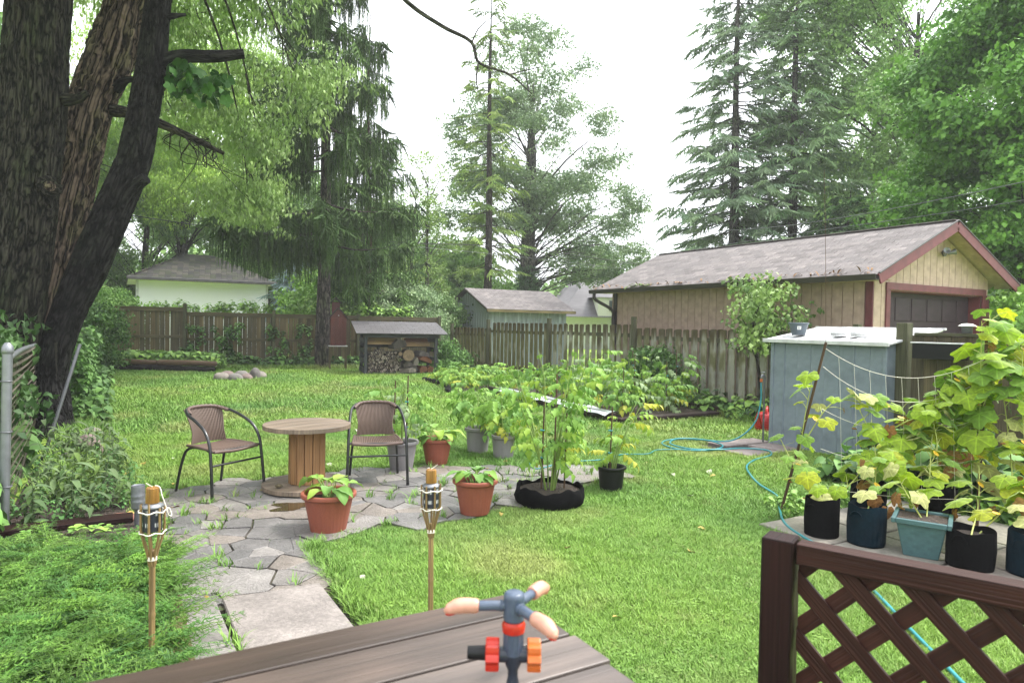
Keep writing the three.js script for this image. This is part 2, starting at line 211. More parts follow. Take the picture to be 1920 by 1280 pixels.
for (const [k, P] of Object.entries(BEDS)) struct('garden_soil', poly(P, 0.002, k === 'carrots' ? 0.06 : k === 'tomato' ? 0.12 : 0.02), soilM);
// lawn
const nearCell = (x, z) => patioCells.some(P => inPoly(x, z, P));
const lawnOK = (x, z) => x > -0.65 && x < 9.3 && z < -0.6 && z > -23.9 && !(x > 0.27 && x < 1.12 && z > -4.09) && !(x > 4.44 && x < 6.28 && z > -3.72) && !(x > 6.72 && x < 8.03 && z < -5.78 && z > -6.72) && !(x > 7.75 && z > -6.3) && !Object.values(BEDS).some(P => inPoly(x, z, P));
function tuft(n, rad, h, seed, wid = 0.0032) {
  const r = RNG(seed), pos = [], idx = [], nrm = [];
  for (let i = 0; i < n; i++) { const a = r() * 6.283, q = Math.sqrt(r()) * rad, x = Math.cos(a) * q, z = Math.sin(a) * q, H_ = h * (0.55 + 0.6 * r()), b = r() * 6.283, lean = 0.2 + 0.9 * r(), w = wid * (0.7 + 0.6 * r()), dx = Math.cos(b), dz = Math.sin(b), px = -dz, pz = dx, c = pos.length / 3;
    for (let k = 0; k < 3; k++) { const t = k / 2.6, l = lean * t * t * H_, y = H_ * t * (1 - 0.25 * lean * t), ww = w * (1 - 0.25 * k); pos.push(x + dx * l - px * ww, y, z + dz * l - pz * ww, x + dx * l + px * ww, y, z + dz * l + pz * ww); }
    pos.push(x + dx * lean * H_, H_ * (1 - 0.25 * lean) * 0.98, z + dz * lean * H_);
    idx.push(c, c + 1, c + 2, c + 1, c + 3, c + 2, c + 2, c + 3, c + 4, c + 3, c + 5, c + 4, c + 4, c + 5, c + 6); }
  const g = new THREE.BufferGeometry(); g.setAttribute('position', new THREE.Float32BufferAttribute(pos, 3)); g.setIndex(idx); g.computeVertexNormals(); return g;
}
const ovateLeaf = t => 0.32 * Math.sin(Math.PI * Math.pow(t, 0.8)) ** 0.8 + 0.004;
const grassM = leafM([1, 1, 1], 0.2, 0.5);
{
  const rnd = RNG(77), L = [[], [], [], []], edge = [];
  const tone = (x, z) => { const a = fbm(x * 0.55 + 40, z * 0.55, 51, 4), b = rnd(), dry = clamp((fbm(x * 1.3, z * 1.3, 52, 3) - 0.52) * 3.5, 0, 1), y = b < 0.07 ? 0.5 : 0; const c = C(lerp(0.125, 0.27, a) * (0.75 + 0.5 * b), lerp(0.27, 0.42, a) * (0.78 + 0.42 * b), 0.05 + 0.025 * b); return c.lerp(C(0.45, 0.4, 0.17), Math.max(dry * 0.42, y * 0.6)); };
  const add = (N, x0, x1, z0, z1, pr, sc, k0) => { for (let i = 0; i < N; i++) { const x = lerp(x0, x1, rnd()), z = lerp(z0, z1, rnd()); if (!lawnOK(x, z) || !seen(x, z, 0, 0.16)) continue; const d = Math.hypot(x, z); if (!pr(d)) continue; const inP = inPoly(x, z, PATIO); if (inP && !(x > 2.7 && fbm(x * 3, z * 3, 58, 3) > lerp(0.62, 0.34, clamp((x - 2.7) / 1.8, 0, 1))) && (nearCell(x, z) || rnd() > (x > 3 ? 0.9 : 0.3))) continue; const s = sc * (0.75 + 0.5 * rnd()) * (inP ? 0.8 : 1) * (0.8 + 0.5 * fbm(x * 2, z * 2, 53, 2)); L[k0 + (rnd() < 0.5 ? 0 : 1)].push({ p: [x, 0.002, z], r: [(rnd() - 0.5) * 0.3, rnd() * 6.28, (rnd() - 0.5) * 0.3], s: [s, s * (0.75 + 0.5 * rnd()), s], c: tone(x, z) }); } };
  add(76000, 0.9, 6.2, -5.9, -1.3, d => d < 6, 0.9, 0); add(52000, -0.7, 9.3, -10.5, -3.5, d => d >= 6 && d < 10.5, 1.15, 0); add(30000, -0.7, 9.3, -24, -6.5, d => d >= 10.5, 1.75, 2);
  scatter('lawn_grass', tuft(20, 0.06, 0.043, 1, 0.0024), grassM, L[0]); scatter('lawn_grass', tuft(20, 0.06, 0.05, 2, 0.0024), grassM, L[1]); scatter('lawn_grass', tuft(24, 0.09, 0.042, 3, 0.0036), grassM, L[2]); scatter('lawn_grass', tuft(24, 0.09, 0.046, 4, 0.0036), grassM, L[3]);
  // long grass and weeds rooted in the open joints and along the paving edge
  const W = []; for (let i = 0; i < 7000; i++) { const x = lerp(0.2, 5.4, rnd()), z = lerp(-7.2, -2.6, rnd()); if (!(inPoly(x, z, PATIO) || (x > 0.26 && x < 1.14 && z > -4.12)) || nearCell(x, z)) continue; if (x < 1.12 && z > -4.06 && !(x > 0.485 && x < 0.5) && !(x > 1.1)) continue; if (fbm(x * 2.2, z * 2.2, 54, 3) < 0.42) continue; W.push({ p: [x, 0.02, z], r: [0, rnd() * 6.28, 0], s: 0.55 + 0.8 * rnd(), c: tone(x, z) }); }
  scatter('joint_weeds', tuft(12, 0.035, 0.085, 6, 0.004), grassM, W);
  { const D = []; const lf = blade(0.07, ovateLeaf, 4, 0.7, 0.3); for (let i = 0; i < 150; i++) { const x = lerp(-0.3, 8.5, rnd()), z = lerp(-16, -1.6, rnd() ** 0.7); if (!lawnOK(x, z) && !inPoly(x, z, PATIO)) continue; const k = rnd(); D.push({ p: [x, 0.045, z], r: [(rnd() - 0.5) * 0.6, rnd() * 6.28, (rnd() - 0.5) * 0.6], s: 0.7 + 0.8 * rnd(), c: k < 0.4 ? C(0.35, 0.26, 0.06) : k < 0.75 ? C(0.24, 0.13, 0.05) : C(0.4, 0.4, 0.3) }); } scatter('fallen_leaves', lf, M([1, 1, 1], 0.7), D); }
  // clover and broad weeds in the turf
  { const o = []; for (let k = 0; k < 7; k++) { const a = k * 0.9, q = 0.02 + 0.012 * (k % 3); for (let j = 0; j < 3; j++) o.push(place(blade(0.018, t => 0.5 * Math.sin(Math.PI * Math.pow(t, 0.7)) + 0.02, 3, 0.3, 0.15), Math.cos(a) * q, 0.035 + 0.008 * (k % 2), Math.sin(a) * q, a + j * 2.09, -0.15)); } const cl = merge(o), K = []; for (let i = 0; i < 5200; i++) { const x = lerp(0.3, 7.5, rnd()), z = lerp(-10, -1.6, rnd()); if (!lawnOK(x, z) || inPoly(x, z, PATIO) || fbm(x * 0.9 + 5, z * 0.9, 57, 3) < 0.55) continue; K.push({ p: [x, 0.0, z], r: [0, rnd() * 6.28, 0], s: [0.5 + 0.3 * rnd(), 0.75, 0.5 + 0.3 * rnd()], c: tone(x, z).multiplyScalar(0.8) }); } scatter('clover', cl, grassM, K); }
  // longer uncut fringe along fences, beds and pots
  const F = []; for (let i = 0; i < 5200; i++) { const k = rnd(); let x, z; if (k < 0.3) { x = -0.55 + rnd() * 0.3; z = -7 - rnd() * 16; } else if (k < 0.6) { x = 9.15 + rnd() * 0.6; z = -6.6 - rnd() * 14; } else if (k < 0.75) { x = lerp(-0.6, 9.5, rnd()); z = -23.9 + x * 0.2 + rnd() * 0.7; } else if (k < 0.9) { x = 4.9 + rnd() * 3; z = -3.75 - rnd() * 0.5; } else { x = lerp(1.12, 1.22, rnd()); z = -2 - rnd() * 2.8; } F.push({ p: [x, 0, z], r: [0, rnd() * 6.28, 0], s: (k < 0.75 ? 1 : 0.55) + rnd() * (k < 0.75 ? 1.1 : 0.4), c: tone(x, z).multiplyScalar(0.9) }); }
  scatter('fringe_grass', tuft(16, 0.06, 0.14, 8, 0.0045), grassM, F);
}

// ---------------------------------------------------------------- fences
const picketTex = (s, moss) => tex(128, 512, (u, v) => {
  const st = fbm(u * 20, v * 4, s, 3, 20, 4), bl = fbm(u * 5, v * 5, s + 5, 4, 5, 5), drip = v + 0.34 * (fbm(u * 16, v * 1.5, s + 9, 3, 16, 2) - 0.5), top = clamp((drip - 0.8) * 9, 0, 1), foot = clamp((0.16 + 0.2 * (fbm(u * 9, v * 3, s + 3, 3, 9, 3) - 0.5) - v) * 9, 0, 1), gr = clamp((bl - 0.5 + moss) * 4, 0, 1);
  const a = 0.62 + 0.16 * (st - 0.5) + 0.22 * (bl - 0.5); let c = [a, a * 0.99, a * 0.9]; const mix = (q, k) => { c = c.map((x, i) => lerp(x, q[i], k)); };
  mix([0.37, 0.36, 0.22], gr * 0.85); mix([0.22 + 0.08 * st, 0.19 + 0.07 * st, 0.12], top * 0.85); mix([0.2, 0.19, 0.12], foot * 0.8); return c; }, true, 1, 1);
const picketMats = [0, 1, 2].map(i => M([1, 1, 1], 0.85, { map: picketTex(100 + i * 20, 0.08), bumpMap: grainB, bumpScale: 0.002 })), mossMats = [0, 1].map(i => M([0.85, 0.82, 0.66], 0.9, { map: picketTex(200 + i * 20, 0.3), bumpMap: grainB, bumpScale: 0.002 }));
{
  const f = thing('picket_fence', 'weathered grey green shadowbox picket fence beside the tan garage', 'fence', [10, 0, 0]), r = RNG(31);
  const pg = [0, 1, 2, 3, 4, 5].map(k => { const s = new THREE.Shape(), w = 0.07 + (k % 3) * 0.003, e = k % 2 ? 0.012 : 0.004; s.moveTo(-w, 0); s.lineTo(w, 0); s.lineTo(w - 0.001, 1 - e); s.lineTo(w - 0.018, 1); s.lineTo(-w + 0.02, 1 - e * 0.3); s.lineTo(-w, 1 - e * 1.5); const g = new THREE.ExtrudeGeometry(s, { depth: 0.018, bevelEnabled: false }); g.rotateY(-Math.PI / 2); const p = g.attributes.position, uv = g.attributes.uv; for (let i = 0; i < p.count; i++) uv.setXY(i, p.getZ(i) * 1.2 + k * 0.29 + p.getX(i), p.getY(i) * 0.985); return g; });
  for (let i = 0; i < 122; i++) {
    const z = -6.6 - i * 0.12, front = i % 2 === 0, far = z < -18.5, m = obj('picket', pg[Math.floor(r() * 6)], (z < -15.2 ? mossMats : picketMats)[Math.floor(r() * (z < -15.2 ? 2 : 3))], f);
    const h = (z > -11.8 ? 1.57 : z > -18.5 ? 1.64 : 1.47) + (r() - 0.5) * 0.035 - (r() < 0.06 ? 0.3 : 0); m.scale.set(1, h - 0.03, 1); m.position.set(front ? -0.02 : 0.062, 0.03, z + (r() - 0.5) * 0.012); m.rotation.x = (r() - 0.5) * 0.03 + (far ? -0.05 - (z + 18.5) * -0.012 : 0); m.rotation.y = (r() - 0.5) * 0.05;
  }
  for (const [z0, z1, y] of [[-6.5, -11.75, 1.36], [-11.85, -15.2, 1.4], [-15.3, -18.7, 1.38], [-18.7, -21.3, 1.25]]) for (const yy of [y, 0.35]) obj('rail', box(0.038, 0.085, z0 - z1, 0.005, yy, (z0 + z1) / 2, 0.003, z0), mat.mossWood, f);
  for (const [z, h] of [[-6.5, 1.7], [-11.8, 1.82], [-15.25, 1.78], [-18.7, 1.74], [-21.35, 1.6]]) obj('post', box(0.095, h, 0.095, -0.062, h / 2, z, 0.006, z), mat.mossWood, f);
}
{
  const f = thing('board_fence', 'dark brown solid board fence across the back of the lawn', 'fence', [-0.95, 0, -25], -0.245), r = RNG(33);
  const bg = [0, 1, 2].map(k => box(0.138, 1, 0.018, 0, 0.5, 0, 0.003, k * 0.4));
  for (let i = 0; i < 77; i++) { const x = 0.07 + i * 0.1445, h = x < 2.9 ? 1.93 : 1.79, m = obj('board', bg[i % 3], mat.fence[Math.floor(r() * 4)], f); m.scale.y = h - 0.04 + (r() - 0.5) * 0.02; m.position.set(x, 0.04, (r() - 0.5) * 0.006); m.rotation.z = (r() - 0.5) * 0.012; }
  for (const [x0, x1, h] of [[0.05, 2.85, 1.95], [2.95, 5.55, 1.81], [5.65, 8.3, 1.8], [8.4, 11.1, 1.78]]) { obj('rail', box(x1 - x0, 0.13, 0.035, (x0 + x1) / 2, h - 0.06, 0.032, 0.004, x0), mat.fenceRail, f); obj('rail', box(x1 - x0, 0.09, 0.035, (x0 + x1) / 2, h * 0.52, 0.032, 0.004, x0), mat.fenceRail, f); obj('rail', box(x1 - x0, 0.09, 0.035, (x0 + x1) / 2, 0.2, 0.032, 0.004, x0), mat.fenceRail, f); }
  for (const [x, h] of [[0, 2.05], [2.9, 2.08], [5.6, 1.93], [8.35, 1.85], [11.15, 1.85]]) obj('post', box(0.1, h, 0.1, x, h / 2, 0.085, 0.006, x), mat.mossWood, f);
}
{
  const f = thing('board_fence', 'dark solid board fence ending in a thick post beside the blue grey shed', 'fence', [8.05, 0, 0]), r = RNG(36);
  for (let i = 0; i < 18; i++) { const m = obj('board', box(0.018, 1.52, 0.142, 0, 0.79, -4.5 + i * 0.146, 0.003, i * 0.21), mat.fence[[1, 3][Math.floor(r() * 2)]], f); m.position.y = (r() - 0.5) * 0.015; m.rotation.z = (r() - 0.5) * 0.01; }
  obj('cap_rail', box(0.09, 0.035, 2.5, 0.0, 1.572, -3.28, 0.004), mat.mossWood, f); obj('rail', box(0.038, 0.09, 2.5, 0.03, 1.2, -3.28, 0.004), mat.mossWood, f); obj('rail', box(0.038, 0.09, 2.5, 0.03, 0.35, -3.28, 0.004), mat.mossWood, f);
  obj('post', box(0.13, 1.7, 0.13, -0.01, 0.85, -4.66, 0.008), mat.mossWood, f);
  const l = thing('fence_lamp', 'small round pale lamp cap standing on the dark board fence', 'lamp', [8.05, 1.59, -3.98]);
  obj('cap', lathe([[0, 0.11], [0.05, 0.105], [0.085, 0.085], [0.088, 0.075], [0.02, 0.078]], 20), mat.offwhite, l); obj('housing', lathe([[0.055, 0.08], [0.05, 0], [0, 0]], 20), mat.galvDull, l);
  const p = thing('hanging_planter', 'black trough planter with white rimmed square cells on the fence', 'planter', [7.93, 1.3, -4.18]);
  obj('trough', [box(0.006, 0.17, 0.5, -0.12, 0.085, 0, 0.002), box(0.006, 0.17, 0.5, 0.06, 0.085, 0, 0.002), box(0.18, 0.006, 0.5, -0.03, 0.003, 0, 0.002), box(0.18, 0.17, 0.006, -0.03, 0.085, -0.25, 0.002), box(0.18, 0.17, 0.006, -0.03, 0.085, 0.25, 0.002)], mat.black, p);
  obj('rim', [box(0.022, 0.014, 0.54, -0.125, 0.177, 0, 0.004), box(0.022, 0.014, 0.54, 0.065, 0.177, 0, 0.004), ...[-0.26, -0.09, 0.09, 0.26].map(z => box(0.17, 0.014, 0.022, -0.03, 0.177, z, 0.004))], mat.white, p);
  obj('soil', box(0.172, 0.02, 0.49, -0.03, 0.11, 0), mat.soil, p);
}
// chain-link fence on the left boundary
{
  const f = thing('chain_link_fence', 'galvanized chain link fence running past the big maple trunks', 'fence', [-0.72, 0, 0]);
  const post = (z, h, r, lean = 0) => obj('post', rod([lean * -0.1, 0, z], [lean, h, z - lean], r, 14), z < -7 ? mat.galvDull : mat.galv, f);
  const end = post(-6.12, 1.33, 0.033, 0.02); obj('cap', T(lathe([[0, 0.075], [0.018, 0.07], [0.034, 0.045], [0.04, 0.02], [0.04, 0], [0.034, -0.01]], 18), 0.02, 1.33, -6.14), mat.galv, end);
  for (const y of [0.35, 0.75, 1.12]) obj('band', T(new THREE.TorusGeometry(0.036, 0.005, 6, 18), 0.012, y, -6.13, Math.PI / 2), mat.galvDull, end);
  obj('top_rail', limb([[0.01, 1.27, -6.14], [-0.04, 1.29, -7.5], [-0.1, 1.27, -9.4]], [0.021, 0.021, 0.021], 10, 8), mat.galv, f);
  post(-9.9, 1.25, 0.02, 0.3); post(-13.0, 1.32, 0.024, 0.12); post(-16.5, 1.3, 0.024); post(-20, 1.3, 0.024); post(-23.4, 1.3, 0.024);
  obj('top_rail', limb([[0.0, 1.3, -12.0], [0.12, 1.32, -13.0], [0.02, 1.3, -16.5], [0, 1.3, -20], [0, 1.3, -23.4]], [0.021, 0.021, 0.021, 0.021, 0.021], 8, 16), mat.galv, f);
  const W = [], d = 0.06, H_ = 1.22, n = Math.round(H_ / (d / 2)); // woven wires: each zig-zags up between its two neighbours
  for (let z = -6.2; z > -9.6; z -= d) { const P = []; for (let k = 0; k <= n; k++) P.push([-0.03 * (-6.2 - z) + 0.02 * Math.sin(k * 0.25 + z) + (k % 2 ? 0.003 : -0.003), 0.04 + k * d / 2, z + (k % 2 ? -d / 2 : d / 2) * 1.04]); for (let k = 0; k < n; k++) W.push(limb([P[k], P[k + 1]], [0.0016, 0.0016], 3, 1, null, false)); }
  stuff(obj('wire_mesh', W, mat.rustWire, f));
  const W2 = []; for (let z = -11.6; z > -23.4; z -= 0.11) for (const s of [1, -1]) W2.push(limb([[0, 0.04, z], [0.02, 1.26, z - s * 1.22]], [0.002, 0.002], 3, 1, null, false));
  stuff(obj('wire_mesh', W2, mat.rustWire, f));
}

// ---------------------------------------------------------------- buildings
// rows of shingle tabs on a roof plane: O corner at the eave, ex along the eave, ey up the slope (unit), n outward
function shingles(parent, O, ex, ey, n, W, L, course, tab, mats, seed, trim = () => [0, W], maxParts = 300, jag = 0) {
  const r = RNG(seed), base = [0, 1, 2].map(k => box(tab - 0.006 - k * 0.002, 0.011, course * 1.5, 0, 0, 0, 0.002, k * 0.3)), X = V(...ex), Yv = V(...ey), N = V(...n), B = new THREE.Matrix4(), rest = [[], [], [], []]; let c = 0;
  const R = new THREE.Matrix4().makeBasis(X, N, X.clone().cross(N)); const q = new THREE.Quaternion().setFromRotationMatrix(R);
  const rows = Math.floor(L / course);
  for (let i = 0; i < rows; i++) { const [a, b] = trim(i * course); for (let x = a - (i % 2) * tab / 2; x < b - 0.02; x += tab) { const x0 = Math.max(a, x), x1 = Math.min(b, x + tab); if (x1 - x0 < 0.03) continue;
    const s = (x1 - x0) / tab, mid = V(...O).addScaledVector(X, (x0 + x1) / 2).addScaledVector(Yv, (i + 0.5) * course + (r() - 0.5) * jag).addScaledVector(N, 0.014 + r() * 0.003 + jag * r() * 0.3), k = Math.floor(r() * 4), g = base[Math.floor(r() * 3)];
    D3.position.copy(mid); D3.quaternion.copy(q); D3.scale.set(s, 1, 1); D3.rotateX(0.045 * (X.clone().cross(N).dot(Yv) > 0 ? -1 : 1));
    if (c++ < maxParts) { const m = obj('shingle', g, mats[k], parent); m.position.copy(D3.position); m.quaternion.copy(D3.quaternion); m.scale.copy(D3.scale); }
    else { D3.updateMatrix(); rest[k].push(g.clone().applyMatrix4(D3.matrix)); } } }
  rest.forEach((l, k) => l.length && stuff(obj('far_shingles', l, mats[k], parent)));
}
{ // tan garage with maroon trim
  const g = thing('garage', 'tan garage with maroon trim, brown shingle roof and dark purple door', 'garage', [0, 0, 0]);
  const x0 = 10.73, x1 = 14.32, z0 = -6.74, z1 = -13.5, ev = 2.5, rx = (x0 + x1) / 2, rt = 3.52, k = (rt - ev) / (rx - x0 + 0.42);
  obj('side_wall', box(0.1, ev, z0 - z1 - 0.1, x0 + 0.08, ev / 2, (z0 + z1) / 2, 0.002), mat.tan, g); obj('far_wall', box(0.1, ev, z0 - z1 - 0.1, x1 - 0.08, ev / 2, (z0 + z1) / 2, 0.002), mat.tan, g); obj('rear_wall', box(x1 - x0 - 0.06, 2.6, 0.1, rx, 1.3, z1 + 0.06, 0.002), mat.tan, g);
  const yr = x => ev - 0.02 + (rx - x0 + 0.42 - Math.abs(x - rx)) * k - 0.08;
  for (let z = z0 - 0.16; z > z1; z -= 0.203) obj('siding_board', box(0.016, ev - 0.06, 0.191, x0 + 0.01, (ev - 0.06) / 2, z - 0.1, 0.004, z), mat.tan, g);
  const dx0 = 11.15, dx1 = 14.1, dh = 2.29;
  for (let x = x0 + 0.0; x < x1 - 0.02; x += 0.203) { const xa = x + 0.006, xb = Math.min(x + 0.197, x1), inDoor = xb > dx0 && xa < dx1, lo = inDoor ? dh : 0; const s = new THREE.Shape(); const ax = inDoor ? xa : xa, bx = xb; s.moveTo(ax, lo); s.lineTo(bx, lo); s.lineTo(bx, yr(bx)); if (ax < rx && bx > rx) s.lineTo(rx, yr(rx)); s.lineTo(ax, yr(ax)); const e = new THREE.ExtrudeGeometry(s, { depth: 0.016, bevelEnabled: true, bevelSize: 0.002, bevelThickness: 0.002, bevelSegments: 1, bevelOffset: -0.002 }); obj('siding_board', e.translate(0, 0, z0 - 0.02), mat.tan, g); }
  { const s = new THREE.Shape([[x0 + 0.03, 0], [dx0 + 0.005, 0], [dx0 + 0.005, dh], [dx1 - 0.005, dh], [dx1 - 0.005, 0], [x1 - 0.03, 0], [x1 - 0.03, yr(x1) - 0.05], [rx, yr(rx) - 0.05], [x0 + 0.03, yr(x0) - 0.05]].map(p => new THREE.Vector2(...p))); obj('front_wall', new THREE.ExtrudeGeometry(s, { depth: 0.1, bevelEnabled: false }).translate(0, 0, z0 - 0.135), mat.tan, g); }
  obj('corner_trim', box(0.022, ev - 0.05, 0.13, x0 - 0.012, (ev - 0.05) / 2, z0 - 0.07, 0.003), mat.maroon, g); obj('corner_trim', box(0.022, ev - 0.05, 0.13, x0 - 0.012, (ev - 0.05) / 2, z1 + 0.05, 0.003), mat.gutter, g); obj('corner_trim', box(0.1, 2.3, 0.022, x1 - 0.03, 1.15, z0 + 0.012, 0.003), mat.maroon, g);
  // door and casing
  const dr = obj('garage_door', box(dx1 - dx0, dh, 0.04, (dx0 + dx1) / 2, dh / 2, z0 - 0.24, 0.003), mat.doorPurple, g);
  for (let i = 0; i < 4; i++) for (let j = 0; j < 6; j++) obj('door_panel', box((dx1 - dx0) / 6 - 0.1, 0.4, 0.02, dx0 + (j + 0.5) * (dx1 - dx0) / 6, 0.29 + i * 0.565, z0 - 0.215, 0.012), mat.doorPurple, dr);
  obj('door_jamb', [box(0.02, dh, 0.2, dx0 + 0.01, dh / 2, z0 - 0.12), box(0.02, dh, 0.2, dx1 - 0.01, dh / 2, z0 - 0.12), box(dx1 - dx0 - 0.04, 0.02, 0.2, (dx0 + dx1) / 2, dh - 0.01, z0 - 0.12)], mat.maroon, g);
  obj('door_casing', [box(0.11, dh, 0.026, dx0 - 0.05, dh / 2, z0 + 0.014), box(0.11, dh, 0.026, dx1 + 0.05, dh / 2, z0 + 0.014)], mat.maroon, g); obj('door_header', box(dx1 - dx0 + 0.22, 0.12, 0.028, (dx0 + dx1) / 2, dh + 0.062, z0 + 0.015), mat.maroon, g);
  // roof
  const zf = z0 + 0.34, zb = z1 - 0.34, xe = x0 - 0.42, xf = x1 + 0.42, sl = Math.hypot(rx - xe, rt - ev), a = Math.atan2(rt - ev, rx - xe), L = zf - zb;
  for (const s of [1, -1]) { const deck = obj('roof_deck', T(box(sl, 0.05, L - 0.03, 0, 0, 0, 0.002), rx - s * (rx - xe) / 2, (rt + ev) / 2 - 0.03, (zf + zb) / 2, 0, 0, s * a), mat.tan, g);
    const ey = [s * Math.cos(a), Math.sin(a), 0], n = [-s * Math.sin(a), Math.cos(a), 0];
    if (s === 1) shingles(deck, [xe - 0.02 - (rx - s * (rx - xe) / 2) * 0, ev - 0.01, zf], [0, 0, -1], ey, n, L, sl, 0.142, 0.305, mat.roofing, 3);
    else shingles(deck, [xf + 0.02, ev - 0.01, zb], [0, 0, 1], ey, n, L, sl, 0.142, 0.305, mat.roofing, 4, undefined, 0);
    obj('rake_board', T(box(sl, 0.17, 0.03, 0, 0, 0, 0.004), rx - s * (rx - xe) / 2, (rt + ev) / 2 - 0.085, zf, 0, 0, s * a), mat.maroon, g);
    obj('drip_edge', T(box(sl + 0.02, 0.022, 0.045, 0, 0, 0, 0.004), rx - s * ((rx - xe) / 2 + 0.005), (rt + ev) / 2 + 0.012, zf + 0.004, 0, 0, s * a), mat.gutter, g); }
  obj('ridge_cap', box(0.2, 0.02, L, rx, rt + 0.012, (zf + zb) / 2, 0.006), mat.roofing[1], g);
  obj('soffit', box(0.4, 0.02, L - 0.06, x0 - 0.21, ev - 0.075, (zf + zb) / 2), mat.tan, g);
  { const s = new THREE.Shape([[0, 0], [0.09, 0], [0.11, 0.09], [0.1, 0.09], [0.082, 0.01], [0.01, 0.01], [0.01, 0.09], [0, 0.09]].map(p => new THREE.Vector2(...p))); const e = new THREE.ExtrudeGeometry(s, { depth: L + 0.04, bevelEnabled: false }); e.rotateY(Math.PI); e.translate(xe - 0.01, ev - 0.1, zf + 0.01); obj('gutter', e, mat.gutter, g); }
  obj('downspout', limb([[xe - 0.05, ev - 0.1, zb + 0.12], [xe - 0.04, ev - 0.22, zb + 0.12], [x0 - 0.09, ev - 0.52, zb + 0.38], [x0 - 0.07, ev - 0.75, zb + 0.38], [x0 - 0.07, 0.05, zb + 0.38]], [0.04, 0.04, 0.04, 0.04, 0.04], 8, 24), mat.gutter, g);
  const l = obj('floodlight', T(new THREE.CylinderGeometry(0.055, 0.055, 0.03, 18), rx + 0.2, 3.0, z0 + 0.03, Math.PI / 2), mat.galvDull, g);
  for (const s of [-1, 1]) obj('lamp_head', T(lathe([[0, 0], [0.03, 0], [0.035, 0.06], [0.06, 0.12], [0.055, 0.12], [0, 0.09]], 16), rx + 0.2 + s * 0.06, 3.0, z0 + 0.06, 1.2, 0, s * -0.7), mat.galv, l);
  // leaf litter and seedlings lodged in the gutter
  const r = RNG(8), D = []; for (let i = 0; i < 130; i++) { const z = lerp(zb, zf, r()), y = ev + 0.01; D.push(place(blade(0.08 + r() * 0.1, t => 0.12 * Math.sin(Math.PI * t) + 0.01, 3, 0.8, 0.1), xe - 0.05 + r() * 0.12, y + r() * 0.05, z, r() * 6.28, -r() * 1.4)); } stuff(obj('gutter_litter', D, M([0.22, 0.12, 0.05], 0.9), g));
  const S = []; for (const z of [-12.3, -11.9, -9.4, -9.1]) for (let i = 0; i < 10; i++) S.push(place(blade(0.14 + r() * 0.12, t => 0.2 * Math.sin(Math.PI * Math.min(1, t * 1.05)) + 0.01, 4, 0.9, 0.1), xe - 0.03 + r() * 0.08, ev + 0.03, z + (r() - 0.5) * 0.35, r() * 6.28, -0.9 + r() * 0.8)); stuff(obj('gutter_seedlings', S, leafM([0.16, 0.24, 0.05]), g));
}
{ // white hip-roofed garage behind the back fence
  const g = thing('garage', 'white clapboard garage with dark mossy hip roof behind the back fence', 'garage', [0, 0, 0]);
  const x0 = 0.68, x1 = 5.75, z0 = -32.1, z1 = -37.2, ev = 3.22, rt = 4.55;
  obj('wall', box(x1 - x0 - 0.06, ev, z0 - z1 - 0.06, (x0 + x1) / 2, ev / 2, (z0 + z1) / 2, 0.002), mat.clap, g);
  for (let i = 0; i < 28; i++) obj('clapboard', T(box(x1 - x0, 0.125, 0.012, 0, 0, 0, 0.003, i), (x0 + x1) / 2, 0.06 + i * 0.113, z0 + 0.004, 0.07), mat.clap, g);
  for (const x of [x0 - 0.02, x1 + 0.02]) obj('corner_board', box(0.1, ev, 0.1, x, ev / 2, z0 - 0.03, 0.003), mat.white, g);
  const o = 0.36, A = [x0 - o, ev, z0 + o], B = [x1 + o, ev, z0 + o], Cc = [x1 + o, ev, z1 - o], Dd = [x0 - o, ev, z1 - o], E = [x0 + 2.05, rt, (z0 + z1) / 2], F = [x1 - 2.05, rt, (z0 + z1) / 2];
  const tri = (...p) => { const q = new THREE.BufferGeometry(); q.setAttribute('position', new THREE.Float32BufferAttribute(p.flat(), 3)); q.computeVertexNormals(); return q; };
  obj('soffit', box(x1 - x0 + 2 * o, 0.03, z0 - z1 + 2 * o, (x0 + x1) / 2, ev - 0.03, (z0 + z1) / 2), mat.offwhite, g);
  const roof = obj('roof', [tri(A, B, F), tri(A, F, E), tri(B, Cc, F), tri(Cc, Dd, E), tri(Cc, E, F), tri(Dd, A, E)], mat.oldRoof[1], g);
  obj('gutter', box(x1 - x0 + 2 * o + 0.1, 0.13, 0.1, (x0 + x1) / 2, ev + 0.0, z0 + o + 0.04, 0.02), mat.slate, g); for (const x of [x0 - o, x1 + o]) obj('fascia', box(0.03, 0.12, z0 - z1 + 2 * o, x, ev, (z0 + z1) / 2), mat.slate, g);
  const dz = (z0 + o) - (z0 + z1) / 2, sl = Math.hypot(dz, rt - ev), ca = dz / sl, sa = (rt - ev) / sl, W = x1 - x0 + 2 * o;
  shingles(roof, [A[0], ev, A[2]], [1, 0, 0], [0, sa, -ca], [0, ca, sa], W, sl, 0.17, 0.22, mat.oldRoof, 6, t => { const q = t / sl; return [q * (E[0] - A[0]), W - q * (B[0] - F[0])]; }, 300, 0.035);
  const sx = Math.hypot(E[0] - A[0], rt - ev), cx = (E[0] - A[0]) / sx, sx2 = (rt - ev) / sx, W2 = A[2] - Dd[2]; shingles(roof, [A[0], ev, Dd[2]], [0, 0, 1], [cx, sx2, 0], [-sx2, cx, 0], W2, sx, 0.17, 0.22, mat.oldRoof, 7, t => { const q = t / sx; return [q * W2 / 2, W2 - q * W2 / 2]; }, 0, 0.03);
}
